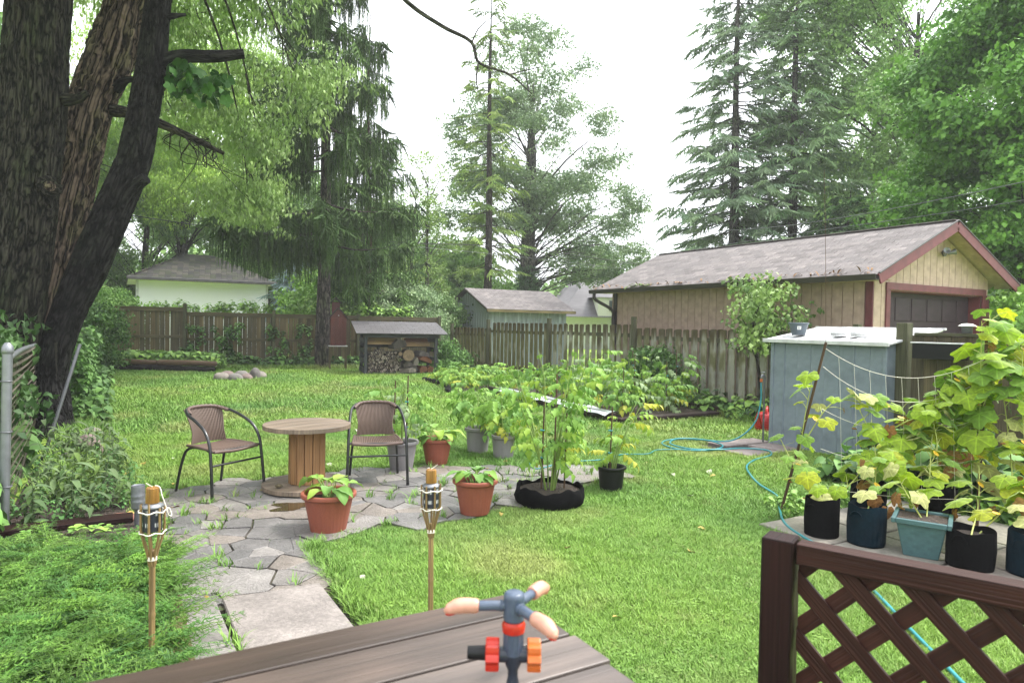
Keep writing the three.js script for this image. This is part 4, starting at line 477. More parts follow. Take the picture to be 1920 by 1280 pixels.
const veins = tex(128, 128, (u, v) => { const x = u - 0.5, z = v - 0.3, a = Math.atan2(x, z), d = Math.hypot(x, z); const k = Math.min(...[-1.9, -1.0, 0, 1.0, 1.9].map(q => Math.abs(Math.sin((a - q) / 2)) * d)); const e = k < 0.012 ? 1.18 : 1; const m = 0.82 + 0.3 * (fbm(u * 9, v * 9, 71, 3) - 0.5); return [m * e, m * e, m * (e > 1 ? 1.3 : 1)]; });
const curl = new THREE.IcosahedronGeometry(0.5, 1).scale(0.35, 0.9, 0.3); const hearts = [0, 1, 2, 3].map(k => heart(k * 5 + 2));
const cukeM = { green: leafM([0.27, 0.48, 0.055], 0.5, 0.75, { map: veins }), lime: leafM([0.46, 0.68, 0.035], 0.6, 0.8, { map: veins }), yellow: leafM([0.68, 0.76, 0.04], 0.6, 0.8, { map: veins }), pale: leafM([0.66, 0.68, 0.24], 0.4, 0.7, { map: veins }), brown: leafM([0.36, 0.17, 0.05], 0.25, 0.85, { map: veins }), rust: leafM([0.5, 0.28, 0.08], 0.3, 0.8, { map: veins }) };
// compound leaf: leaflets along a drooping rachis
function compound(seed, pairs, L, lw, terminal = 1.2) { const r = RNG(seed), out = []; const pt = t => [0, 0.12 * Math.sin(t * 2.6) * L - 0.16 * t * t * L, t * L * 0.95]; const lf = blade(1, t => lw * Math.sin(Math.PI * Math.pow(t, 0.75)) * (1 + 0.18 * Math.sin(t * 19)) + 0.004, 5, 0.7, 0.25); for (let i = 0; i < pairs; i++) { const t = 0.3 + 0.62 * i / Math.max(1, pairs - 0.4), s = (0.26 + 0.16 * Math.sin(Math.PI * (i + 1) / (pairs + 1))) * L * (0.85 + 0.3 * r()); for (const q of [-1, 1]) out.push(place(lf, ...pt(t), q * (1.05 + 0.3 * (r() - 0.5)), 0.15 + 0.5 * r(), 0, s)); } out.push(place(lf, ...pt(0.95), 0, 0.5, 0, 0.34 * L * terminal)); out.push(limb([0, 0.3, 0.65, 1].map(t => pt(t)), [0.006 * L + 0.0012, 0.005 * L + 0.001, 0.004 * L, 0.002 * L], 4, 6, null, false)); return merge(out); }
const tomLeaf = [0, 1, 2].map(k => compound(k * 3 + 1, 3, 1, 0.3));
function round_pot(parent, rt, rb, h, m, rim = 0.03, ribs = 0) {
  const prof = [[0, 0.003], [rb, 0.003], [rb + 0.003, 0.01], [lerp(rb, rt, 0.82), h * 0.82], [rt - 0.004, h - rim], [rt + 0.012, h - rim], [rt + 0.016, h - rim + 0.006], [rt + 0.016, h - 0.008], [rt + 0.01, h], [rt - 0.006, h - 0.002], [rt - 0.012, h - 0.012], [rt - 0.018, h - rim], [rb * 0.95, 0.02]];
  const g = lathe(prof, 64); if (ribs) { const p = g.attributes.position; for (let i = 0; i < p.count; i++) { const x = p.getX(i), z = p.getZ(i), y = p.getY(i), q = Math.hypot(x, z); if (y > h * 0.08 && y < h - rim - 0.012 && q > 0.05) { const a = Math.atan2(z, x), f = 1 - 0.022 * (Math.cos(a * ribs) > 0.35 ? 1 : 0); p.setX(i, x * f); p.setZ(i, z * f); } } g.computeVertexNormals(); }
  obj('pot', g, m, parent); const rr = rt - 0.02, sg = new THREE.CircleGeometry(rr, 28, 0, 6.283).rotateX(-Math.PI / 2); obj('soil', T(new THREE.CylinderGeometry(rr * 0.97, rr * 0.9, 0.03, 24), 0, h - rim - 0.035, 0), soilM, parent); return h - rim - 0.02;
}
function addLeaf(parent, geo, m, base, dir, tilt, L, stem, stemM, name = 'leaf') { // a stalk from base, then the blade
  const tip = V(...base).add(V(Math.sin(dir) * stem * Math.cos(tilt), stem * Math.sin(tilt), Math.cos(dir) * stem * Math.cos(tilt)));
  const l = obj(name, geo, m, parent); l.position.copy(tip); l.rotation.set(-tilt * 0.45 + 0.25, dir, 0, 'YXZ'); l.scale.setScalar(L);
  return [V(...base), V(...base).lerp(tip, 0.55).add(V(0, stem * 0.06, 0)), tip];
}
function greens(label, pos, rt, rb, h, m, ribs, n, seed, Lr, tones, group) { // pot of broad-leaved greens
  const t = thing('potted_greens', label, 'potted plant', pos, 0, group), r = RNG(seed), y = round_pot(t, rt, rb, h, m, 0.035, ribs), S = [];
  for (let i = 0; i < n; i++) { const a = r() * 6.28, q = r() * rt * 0.45, L = lerp(Lr[0], Lr[1], r()), tl = 0.75 + 0.65 * r(); S.push(limb(addLeaf(t, broadLeaf[i % 3], leafMats[tones[i % tones.length]], [Math.cos(a) * q, y, Math.sin(a) * q], Math.PI / 2 - a + (r() - 0.5), tl, L, L * (0.55 + 0.4 * r()), null), [0.005, 0.004, 0.003], 5, 4)); }
  obj('stalks', S, mat.stemG, t); return t;
}
greens('terracotta pot of yellow green leafy greens in front of the spool table', [1.37, 0.02, -5.08], 0.188, 0.125, 0.305, mat.terracotta, 30, 15, 5, [0.13, 0.2], ['lime', 'bright', 'lime', 'bright', 'mid'], 'terracotta pots of greens');
greens('terracotta pot of upright greens between the bamboo torch and the black grow bag', [2.55, 0.04, -4.98], 0.172, 0.115, 0.29, mat.terracotta, 30, 20, 16, [0.1, 0.17], ['bright', 'mid', 'mid', 'bright'], 'terracotta pots of greens');
greens('terracotta pot with a taller clump of greens beside the grey ribbed pot', [3.07, 0.035, -6.95], 0.172, 0.115, 0.29, mat.terracotta, 30, 20, 27, [0.14, 0.22], ['bright', 'lime', 'mid'], 'terracotta pots of greens');
// staked tomato or pepper plants
function tomato(t, y0, seed, o) { const { stems, H: Ht, spread, leaves, L, tones, stake, lean = [0, 0], fruit } = o, r = RNG(seed), S = [];
  for (let k = 0; k < stems; k++) { const a = k / stems * 6.28 + r() * 0.8, sp = spread * (0.35 + 0.65 * r()), hh = Ht * (0.62 + 0.38 * r()), P = []; for (let i = 0; i <= 5; i++) { const q = i / 5; P.push([Math.cos(a) * (0.04 + sp * q ** 1.3) + lean[0] * q * q + (r() - 0.5) * 0.05 * q, y0 - 0.02 + hh * q - 0.1 * sp * q * q, Math.sin(a) * (0.04 + sp * q ** 1.3) + lean[1] * q * q + (r() - 0.5) * 0.05 * q]); }
    S.push(limb(P, [0.0085, 0.0075, 0.0065, 0.0055, 0.004, 0.002], 6, 14)); const c = new THREE.CatmullRomCurve3(P.map(p => V(...p)));
    const n = Math.round(leaves / stems); for (let i = 0; i < n; i++) { const q = 0.24 + 0.76 * (i + r()) / n, p = c.getPoint(Math.min(1, q)), dir = a2(a, r), s = L * (0.7 + 0.5 * r()) * (q > 0.9 ? 0.7 : 1), l = obj('leaf', tomLeaf[Math.floor(r() * 3)], leafMats[q < 0.4 && r() < 0.2 ? 'yellow' : tones[Math.floor(r() * tones.length)]], t); l.position.copy(p); l.rotation.set(-0.35 + r() * 0.9, dir, (r() - 0.5) * 0.5, 'YXZ'); l.scale.setScalar(s); } }
  obj('stems', S, mat.stemG, t);
  if (stake) { for (const [x, z, h] of stake) { const st = obj('stake', limb([[x, y0 - 0.05, z], [x + 0.01, h, z + 0.01]], [0.008, 0.007], 7, 3), mat.stake, t); for (const q of [0.45, 0.72]) obj('tie', T(new THREE.TorusGeometry(0.018, 0.006, 5, 10), x, h * q, z, Math.PI / 2, 0, 0.4), mat.tie, st); } }
}
const a2 = (a, r) => Math.PI / 2 - a + (r() - 0.5) * 3.4;
{
  const t = thing('tomato_grow_bag', 'low round black fabric grow bag crowded with staked tomato plants', 'potted plant', [3.31, 0.02, -5.02]), r = RNG(91);
  const g = lathe([[0, 0.004], [0.27, 0.004], [0.295, 0.03], [0.308, 0.08], [0.3, 0.135], [0.282, 0.165], [0.272, 0.16], [0.268, 0.13]], 72), p = g.attributes.position; for (let i = 0; i < p.count; i++) { const x = p.getX(i), z = p.getZ(i), a = Math.atan2(z, x), y = p.getY(i), f = 1 + 0.022 * Math.sin(a * 7 + 1) * Math.sin(y * 30) + 0.014 * Math.sin(a * 17 + y * 20); p.setXYZ(i, x * f, y + (y > 0.12 ? 0.016 * Math.sin(a * 5) + 0.008 * Math.sin(a * 13) : 0), z * f); } g.computeVertexNormals();
  obj('fabric_bag', g, mat.fabricBag, t); obj('soil', T(new THREE.CylinderGeometry(0.272, 0.27, 0.03, 30), 0, 0.115, 0), soilM, t);
  tomato(t, 0.13, 92, { stems: 11, H: 1.36, spread: 0.55, leaves: 104, L: 0.2, tones: ['bright', 'lime', 'bright', 'mid'], stake: [[0.02, 0.03, 1.15], [-0.05, -0.06, 0.9], [0.14, 0.02, 0.8]] });
  const b = thing('potted_tomato', 'black plastic pot with a sparse leaning tomato plant on the grass', 'potted plant', [4.13, 0.02, -5.19]); const y = round_pot(b, 0.13, 0.105, 0.235, mat.black, 0.025); tomato(b, y, 94, { stems: 4, H: 0.75, spread: 0.22, leaves: 26, L: 0.2, tones: ['lime', 'bright', 'yellow'], lean: [0.28, 0.0], stake: [[-0.02, 0, 0.8]] });
  const c = thing('potted_pepper', 'tall grey ribbed pot with a spindly pepper plant behind the wicker chair', 'potted plant', [2.62, 0.035, -6.85]); const y2 = round_pot(c, 0.165, 0.115, 0.31, mat.greyPot, 0.035, 40); tomato(c, y2, 95, { stems: 4, H: 0.85, spread: 0.24, leaves: 34, L: 0.2, tones: ['mid', 'bright', 'grey'], stake: [[0.05, 0, 1.0], [-0.1, 0.02, 0.95]] });
  const d = thing('potted_tomato', 'round grey pot with drooping tomato plant, the taller of two grey pots', 'potted plant', [3.84, 0.0, -7.45]); const y3 = round_pot(d, 0.15, 0.12, 0.33, mat.greyPot, 0.04); tomato(d, y3, 96, { stems: 5, H: 0.72, spread: 0.3, leaves: 48, L: 0.24, tones: ['bright', 'mid', 'bright'] });
  const e = thing('potted_tomato', 'smaller grey pot half hidden by tomato leaves beside the taller grey pot', 'potted plant', [3.95, 0.0, -7.0]); const y4 = round_pot(e, 0.14, 0.11, 0.3, mat.greyPot, 0.04); tomato(e, y4, 97, { stems: 5, H: 0.75, spread: 0.34, leaves: 50, L: 0.24, tones: ['bright', 'lime', 'mid'], lean: [-0.05, 0.12] });
}
// vegetable beds by the picket fence
{
  const frame = thing('raised_bed', 'raised bed of dark timber boards with a pale plastic liner near the picket fence', 'raised bed', [0, 0, 0]);
  for (const [a, b] of [[[6.93, -8.6], [9.18, -8.6]], [[9.2, -8.6], [9.2, -13.45]], [[9.18, -13.45], [7.23, -13.45]], [[7.2, -13.45], [6.9, -8.6]]]) obj('bed_board', bar([a[0], 0.11, a[1]], [b[0], 0.11, b[1]], 0.2, 0.04, 0.005, Math.PI / 2), mat.darkTrim, frame);
  const L = new THREE.PlaneGeometry(1, 0.42, 60, 6).rotateX(-Math.PI / 2), p = L.attributes.position; for (let i = 0; i < p.count; i++) { const t = p.getX(i) + 0.5, s = p.getZ(i); p.setXYZ(i, lerp(7.2, 6.92, t) + 0.06 + s, 0.215 + 0.03 * noise(t * 18, s * 9, 4) - Math.abs(s) * 0.28, lerp(-13, -8.7, t)); } L.computeVertexNormals(); obj('plastic_liner', L, M([0.55, 0.57, 0.6], 0.3), frame);
  const r = RNG(101); let k = 0; const pl = (x, z, h, sp, n, Ls, tones, label, st) => { const t = thing('tomato_plant', label, 'vegetable plant', [x, 0.1, z], r() * 6, 'tomato plants in the raised beds'); tomato(t, 0, 110 + k++, { stems: 4, H: h, spread: sp, leaves: n, L: Ls, tones, stake: st ? [[0.02, 0.02, h * 0.95]] : null }); };
  const ph = [[7.3, -8.95, 0.62], [7.8, -9.2, 0.8], [8.4, -9.0, 0.7], [8.9, -9.3, 0.85], [7.4, -9.9, 0.7], [8.1, -10.1, 0.9], [8.8, -10.4, 0.8], [7.5, -10.9, 0.65], [8.3, -11.2, 0.75], [8.9, -11.6, 0.7], [7.7, -12.2, 0.6], [8.5, -12.6, 0.65]];
  ph.forEach(([x, z, h]) => pl(x, z, h * 1.35, 0.34, 42, 0.28, ['bright', 'lime', 'bright', 'mid', 'grey'], 'bushy tomato plant growing in the timber raised bed', true));
  [[6.9, -14.2], [7.6, -14.4], [8.3, -14.3], [9, -14.6], [7.2, -15.2], [8, -15.4], [8.8, -15.6], [7.5, -16.3], [8.4, -16.6]].forEach(([x, z]) => pl(x, z, 0.42 + r() * 0.2, 0.36, 26, 0.34, ['bright', 'lime', 'bright', 'mid'], 'low leafy vegetable plant in the open bed by the picket fence', false));
  for (const [a, b, l] of [[[6.3, -13.7], [7.05, -15.3], 'dark log edging the front of the open vegetable bed'], [[7.05, -15.4], [7.2, -17.2], 'dark log edging the far end of the open vegetable bed']]) tag(obj('edging_log', limb([[a[0], 0.07, a[1]], [(a[0] + b[0]) / 2, 0.075, (a[1] + b[1]) / 2], [b[0], 0.07, b[1]]], [0.075, 0.07, 0.065], 12, 8), mat.barkDark), l, 'log');
}
// ---------------------------------------------------------------- cucumbers on strings at the right
{
  const bag = (t, rad, h, m) => { const g = lathe([[0, 0.003], [rad * 0.98, 0.003], [rad, 0.02], [rad * 1.02, h * 0.5], [rad * 1.0, h], [rad * 0.975, h], [rad * 0.96, h * 0.8], [rad * 0.95, h * 0.5]], 40), p = g.attributes.position; for (let i = 0; i < p.count; i++) { const x = p.getX(i), z = p.getZ(i), a = Math.atan2(z, x), y = p.getY(i), f = 1 + 0.025 * Math.sin(a * 3 + y * 9 + rad * 60) + 0.012 * Math.sin(a * 9 - y * 22); p.setXYZ(i, x * f, y + (y > h * 0.9 ? 0.008 * Math.sin(a * 4) : 0), z * f); } g.computeVertexNormals(); obj('fabric_bag', g, m, t); obj('soil', T(new THREE.CylinderGeometry(rad * 0.93, rad * 0.93, 0.02, 24), 0, h * 0.78, 0), soilM, t); for (const s of [-1, 1]) obj('strap_handle', T(new THREE.TorusGeometry(0.045, 0.006, 5, 12, 3.14), s * rad * 1.03, h * 0.7, 0, 0, s * Math.PI / 2), m, t); return h * 0.79; };
  const specs = [
    ['black fabric grow bag with cucumber vine at the end beside the leaning stake', [4.65, 0.03, -3.28], 'bag', 0.122, 0.3, mat.fabricBag, [[[0.05, 0, -0.1], [0.28, 0.15, -0.42], [0.32, 0.55, -0.42], [0.35, 1.0, -0.36]], [[0.1, 0, 0], [0.35, 0.2, 0.05], [0.6, 0.35, 0], [0.75, 0.6, -0.1]], [[0, 0, 0.05], [0.05, 0.12, -0.2], [0.2, 0.4, -0.55]], [[0.3, 0.4, -0.4], [0.5, 0.75, -0.25], [0.75, 0.7, -0.05], [1.0, 0.62, 0.2]]], 0.13, [0.35, 0.4, 0.2, 0.05], 24],
    ['dark teal fabric grow bag with cucumber vine between black bag and square planter', [4.75, 0.045, -2.985], 'bag', 0.128, 0.29, mat.fabricTeal, [[[0, 0, 0], [0.25, 0.18, -0.1], [0.45, 0.45, -0.25], [0.5, 0.75, -0.45]], [[0.05, 0, 0.05], [0.4, 0.15, 0.05], [0.7, 0.4, 0.1], [0.8, 0.7, 0]], [[0.45, 0.45, -0.25], [0.65, 0.62, -0.1], [0.9, 0.75, 0.1], [1.05, 0.95, 0.2]]], 0.145, [0.15, 0.45, 0.3, 0.1], 22],
    ['teal square plastic planter with drooping heart-shaped cucumber leaves', [4.88, 0.045, -2.66], 'square', 0.17, 0.27, mat.tealPot, [[[0.05, 0, 0], [0.35, 0.2, -0.15], [0.65, 0.5, -0.3], [0.75, 0.85, -0.3]], [[0, 0, 0], [0.15, 0.2, -0.25], [0.4, 0.35, -0.45], [0.75, 0.6, -0.4]]], 0.155, [0.2, 0.4, 0.2, 0.2], 16],
    ['black fabric grow bag with cucumber vine climbing the tall stake', [4.93, 0.045, -2.37], 'bag', 0.14, 0.25, mat.fabricBag, [[[0, 0, 0], [0.4, 0.15, -0.15], [0.8, 0.5, -0.35], [0.85, 1.0, -0.38], [0.88, 1.45, -0.4]], [[0.1, 0, 0], [0.5, 0.2, 0], [0.9, 0.6, -0.2], [1.05, 1.1, -0.35], [1.1, 1.5, -0.45]]], 0.17, [0.4, 0.4, 0.15, 0.05], 28],
    ['black fabric grow bag standing behind the teal planter under cucumber leaves', [5.66, 0.045, -3.55], 'bag', 0.14, 0.24, mat.fabricBag, [[[0, 0, 0], [0, 0.3, 0.2], [-0.05, 0.65, 0.5], [0.1, 1.05, 0.7]], [[0.05, 0, 0], [0.2, 0.4, 0.3], [0.3, 0.8, 0.6], [0.3, 1.15, 0.75]]], 0.165, [0.4, 0.4, 0.15, 0.05], 26],
    ['black fabric grow bag half hidden behind the tall vine stake', [6.0, 0.045, -3.15], 'bag', 0.14, 0.26, mat.fabricBag, [[[0, 0, 0], [0.02, 0.4, 0.15], [0, 0.9, 0.3], [0.02, 1.35, 0.38]], [[0, 0, 0.1], [0.15, 0.4, 0.1], [0.2, 0.8, 0.15], [0.25, 1.2, 0.2]], [[0, 0, 0], [-0.15, 0.4, 0.2], [-0.2, 0.75, 0.4], [-0.15, 1.1, 0.5]]], 0.17, [0.4, 0.4, 0.15, 0.05], 40],
    ['dark teal fabric grow bag with yellowing cucumber leaves beside the concrete slabs', [5.12, 0.045, -2.1], 'bag', 0.13, 0.28, mat.fabricTeal, [[[0, 0, 0], [0.4, 0.3, -0.2], [0.75, 0.8, -0.4], [0.95, 1.3, -0.5]], [[0.1, 0, 0], [0.6, 0.3, -0.1], [1.0, 0.8, -0.45], [1.15, 1.3, -0.6]]], 0.17, [0.4, 0.4, 0.15, 0.05], 26],
  ];
  const r = RNG(121);
  for (const [label, pos, kind, rad, h, m, vines, L, mixw, nl] of specs) {
    const t = thing('potted_cucumber', label, 'potted plant', pos, 0, 'cucumber pots beside the concrete path'); let y;
    if (kind === 'bag') y = bag(t, rad, h, m); else { const q = (s, yy) => [[-s, -s], [s, -s], [s, s], [-s, s]].map(([a, b]) => [a, yy, b]); const G = new RoundedBoxGeometry(1, 1, 1, 2, 0.04), p = G.attributes.position; for (let i = 0; i < p.count; i++) { const f = lerp(0.21, 0.3, p.getY(i) + 0.5); p.setXYZ(i, p.getX(i) * f, (p.getY(i) + 0.5) * (h - 0.03), p.getZ(i) * f); } G.computeVertexNormals(); const pot = obj('pot', G, m, t); for (const s of [-1, 1]) { obj('rim', box(0.36, 0.035, 0.028, 0, h - 0.018, s * 0.165, 0.006), m, pot); obj('rim', box(0.028, 0.035, 0.302, s * 0.166, h - 0.018, 0, 0.006), m, pot); } obj('soil', box(0.3, 0.012, 0.3, 0, h - 0.022, 0), soilM, t); y = h - 0.03; t.rotation.y = 0.45; }
    const S = []; for (const Vn of vines) { const P = Vn.map(p => kind === 'square' ? V(p[0], p[1] + y, p[2]).applyAxisAngle(V(0, 1, 0), -0.45) : V(p[0], p[1] + y, p[2])); S.push(limb(P, P.map((_, i) => 0.0055 - 0.003 * i / P.length), 6, 20)); const c = new THREE.CatmullRomCurve3(P), n = Math.max(5, Math.round(nl / vines.length * 2.2));
      for (let i = 0; i < n; i++) { const q = 0.1 + 0.9 * (i + 0.6 * r()) / n, p = c.getPoint(Math.min(1, q)), w = r(); const dead = q < 0.38 && r() < 0.3 || r() < 0.04, acc = mixw[0] * 0.8 + (q - 0.5) * 0.4; const mm = dead ? (r() < 0.55 ? 'brown' : 'rust') : w < acc ? 'green' : w < acc + mixw[1] ? 'lime' : w < acc + mixw[1] + mixw[2] ? 'yellow' : 'pale';
        const dir = r() * 6.28, st = 0.07 + 0.09 * r(), tl = 0.15 + 0.7 * r(), s = L * (0.62 + 0.65 * r()) * (dead ? 0.6 : 1) * 0.92; const A = p.toArray(), tip = V(A[0] + Math.sin(dir) * st * Math.cos(tl), A[1] + st * Math.sin(tl) * (dead ? -0.4 : 1), A[2] + Math.cos(dir) * st * Math.cos(tl)); S.push(limb([V(...A), V(...A).lerp(tip, 0.5).add(V(0, 0.015, 0)), tip], [0.0032, 0.0028, 0.0024], 5, 4, null, false));
        const l = obj('leaf', dead && r() < 0.5 ? curl : hearts[Math.floor(r() * 4)], cukeM[mm], t); l.position.copy(tip); l.rotation.set(dead ? 1.2 + r() * 0.5 : 0.2 + r() * 0.75, dir, (r() - 0.5) * 0.5, 'YXZ'); l.scale.setScalar(s * (dead && l.geometry === curl ? 0.55 : 1)); if (l.geometry === curl) l.position.y -= s * 0.2;
        if (!dead && r() < 0.16) { const f = obj('flower', T(lathe([[0.002, 0], [0.006, 0.008], [0.018, 0.016], [0.026, 0.014]], 10), 0, 0, 0), M([0.8, 0.5, 0.02], 0.6, { transmission: 0.3, thickness: 0 }), t); f.position.copy(p).add(V((r() - 0.5) * 0.05, 0.03, (r() - 0.5) * 0.05)); f.rotation.set(r(), r() * 6, 0); } }
      // tendrils
      for (let k = 0; k < 3; k++) { const p = c.getPoint(0.35 + 0.6 * r()), d = r() * 6.28, H_ = []; for (let i = 0; i <= 14; i++) { const q = i / 14, a = q * 14; H_.push([p.x + Math.sin(d) * q * 0.1 + Math.cos(a) * 0.008 * q, p.y + 0.03 * q + Math.sin(a) * 0.008 * q, p.z + Math.cos(d) * q * 0.1]); } S.push(limb(H_, H_.map(() => 0.0012), 3, 28, null, false)); } }
    obj('vines', S, mat.stemY, t);
  }
  const st = (label, a, b, rad) => tag(obj('garden_stake', limb([a, [(a[0] + b[0]) / 2 + 0.008, (a[1] + b[1]) / 2, (a[2] + b[2]) / 2], b], [rad, rad * 0.95, rad * 0.85], 8, 8, (an, s) => 0.0015 * Math.sin(s * 30 + an)), mat.stake), label, 'stake', 'brown stakes holding the cucumber strings');
  st('leaning brown wooden stake holding strings in front of the blue shed', [4.96, 0, -3.9], [5.03, 1.5, -3.56], 0.0125); st('upright brown stake in the thick of the cucumber leaves', [5.78, 0, -2.74], [5.85, 1.76, -2.75], 0.0135);
  const net = thing('string_trellis', 'slack white string netting tied between the two brown stakes', 'trellis', [0, 0, 0]); const top = (y, sag) => t => [lerp(5.03, 5.85, t), y(t) - sag * 4 * t * (1 - t), lerp(-3.58, -2.75, t)];
  const ropes = [top(t => 1.46 - 0.06 * t, 0.2), top(t => 1.3 - 0.05 * t, 0.24), top(t => 0.95, 0.16), top(t => 0.62, 0.1), top(t => 0.3, 0.03)]; for (const f of ropes) { const P = [...Array(13)].map((_, i) => f(i / 12)); obj('string', limb(P, P.map(() => 0.0018), 4, 24, null, false), mat.cord, net); } for (let i = 1; i < 10; i++) { const t = i / 10, P = ropes.map((f, k) => f(clamp(t + k * 0.012, 0, 1))); obj('string', limb(P, P.map(() => 0.0013), 4, 12, null, false), mat.cord, net); }
  tag(obj('guy_string', limb([[5.03, 1.5, -3.56], [5.08, 2.2, -3.62], [5.14, 2.95, -3.7]], [0.0022, 0.0022, 0.002], 4, 6), mat.stake), 'thin brown cane rising above the leaning stake', 'cane');
}
// ---------------------------------------------------------------- bamboo torches
async function torches() {
  const f = await new FontLoader().loadAsync('fonts/droid/droid_sans_bold.typeface.json');
  const make = (label, pos, lean, turn) => {
    const t = thing('bamboo_torch', label, 'torch', pos, turn, 'bamboo garden torches'); t.rotation.z = lean; const r = RNG(7);
    obj('pole', limb([[0, -0.02, 0], [0, 0.2, 0], [0, 0.4, 0], [0, 0.62, 0]], [0.0125, 0.0128, 0.013, 0.0125], 12, 60, (a, s) => (Math.abs(mod(s, 0.24) - 0.12) < 0.006 ? 0.002 : 0)), mat.bamboo, t);
    const can = obj('fuel_can', lathe([[0, 0.7], [0.035, 0.7], [0.038, 0.704], [0.038, 0.8], [0.041, 0.803], [0.041, 0.808], [0.03, 0.815], [0.012, 0.818], [0, 0.818]], 28), M([0.02, 0.022, 0.03], 0.35, { map: tex(256, 128, (u, v) => { const l = v > 0.2 && v < 0.8 && Math.sin(v * 95) > 0.35 && mod(u * 6, 1) < 0.55 && noise(u * 130, Math.floor(v * 15), 3) > 0.42; return l ? [1, 1, 1] : [0.25, 0.26, 0.32]; }) }), t); can.material.color.setRGB(0.5, 0.5, 0.5); obj('can_lid', lathe([[0.042, 0.801], [0.0425, 0.809], [0.03, 0.817], [0.02, 0.818]], 28), mat.galv, can);
    obj('cap', lathe([[0, 0.885], [0.022, 0.885], [0.0255, 0.88], [0.0265, 0.82], [0.02, 0.817]], 24), mat.bambooTip, t);
    const n = 7, strip = []; for (let i = 0; i < n; i++) { const a = i / n * 6.28 + 0.3, c = Math.cos(a), s = Math.sin(a), top = 0.8 + r() * 0.025, P = [[c * 0.011, 0.55, s * 0.011], [c * 0.018, 0.6, s * 0.018], [c * 0.045, 0.7, s * 0.045], [c * 0.0465, 0.76, s * 0.0465], [c * 0.047, top, s * 0.047]]; obj('bamboo_strip', limb(P, [0.005, 0.0055, 0.0052, 0.005, 0.0045], 6, 10), mat.bamboo, t); }
    const ring = (y, rad, th) => { const P = []; for (let k = 0; k <= 28; k++) { const a = k / 28 * 6.283; P.push([Math.cos(a) * (rad + 0.0035 * Math.sin(a * n)), y + 0.003 * Math.sin(a * 5), Math.sin(a) * (rad + 0.0035 * Math.sin(a * n))]); } return limb(P, P.map(() => th), 5, 60); };
    obj('cord_ring', ring(0.785, 0.053, 0.0028), mat.cord, t); obj('cord_ring', ring(0.695, 0.05, 0.0028), mat.cord, t); for (const q of [0, 1, 2, 3]) obj('cord_wrap', T(new THREE.TorusGeometry(0.0175, 0.0024, 5, 18), 0, 0.576 + q * 0.0042, 0, Math.PI / 2, 0, 0.1 * (q % 2)), mat.cord, t);
    obj('cord_loop', limb([[0.01, 0.89, 0.0], [0.024, 0.885, 0.012], [0.03, 0.85, 0.03], [0.045, 0.8, 0.035], [0.055, 0.765, 0.03], [0.072, 0.755, 0.012], [0.066, 0.785, 0.0], [0.052, 0.79, 0.01]], Array(8).fill(0.0022), 5, 30), mat.cord, t); obj('wick_thread', limb([[0.0, 0.886, 0], [-0.012, 0.895, 0.01], [-0.028, 0.908, 0.012]], [0.002, 0.002, 0.0015], 5, 8), mat.cord, t);
  };
  make('bamboo torch with black fuel can beside the carrot bed and metal pipe', [0.127, 0, -3.24], 0.0, 0.2); make('bamboo torch with black fuel can standing in the lawn by the terracotta pots', [1.335, 0, -3.06], -0.012, 2.3);
}
await torches();
{ // metal pipe light post at the bed corner
  const p = thing('pipe_light', 'short galvanized pipe light post at the corner of the herb bed', 'garden light', [0.13, 0, -5.72]); obj('stem', lathe([[0.025, 0], [0.025, 0.19]], 20), mat.galvDull, p); obj('head', lathe([[0.02, 0.185], [0.044, 0.19], [0.046, 0.2], [0.046, 0.23], [0.049, 0.235], [0.049, 0.25], [0.046, 0.255], [0.046, 0.272], [0.049, 0.277], [0.049, 0.292], [0.046, 0.297], [0.046, 0.32], [0.047, 0.36], [0.044, 0.362], [0.04, 0.35], [0.038, 0.3], [0, 0.3]], 28), mat.galv, p);
}
// bed boards, red stones
tag(obj('bed_board', bar([-0.72, 0.085, -5.9], [0.1, 0.085, -5.9], 0.17, 0.035, 0.004, Math.PI / 2), mat.latticePost), 'dark timber board between the carrot bed and the herbs', 'board');
tag(obj('bed_board', bar([0.235, 0.06, -4.25], [0.245, 0.06, -1.6], 0.13, 0.04, 0.004), mat.fence[2]), 'brown timber board edging the carrot bed along the path', 'board');
function rock(seed, s) { const g = mergeVertices(new THREE.IcosahedronGeometry(1, 2)), p = g.attributes.position; for (let i = 0; i < p.count; i++) { const v = V(p.getX(i), p.getY(i), p.getZ(i)), f = 0.78 + 0.3 * fbm(v.x * 1.4 + 9, v.y * 1.4 + v.z * 1.7 + 5, seed, 3) + 0.12 * fbm(v.x * 5, v.y * 5 + v.z * 4, seed + 3, 2); p.setXYZ(i, v.x * f * s[0], v.y * f * s[1], v.z * f * s[2]); } g.computeVertexNormals(); return g; }
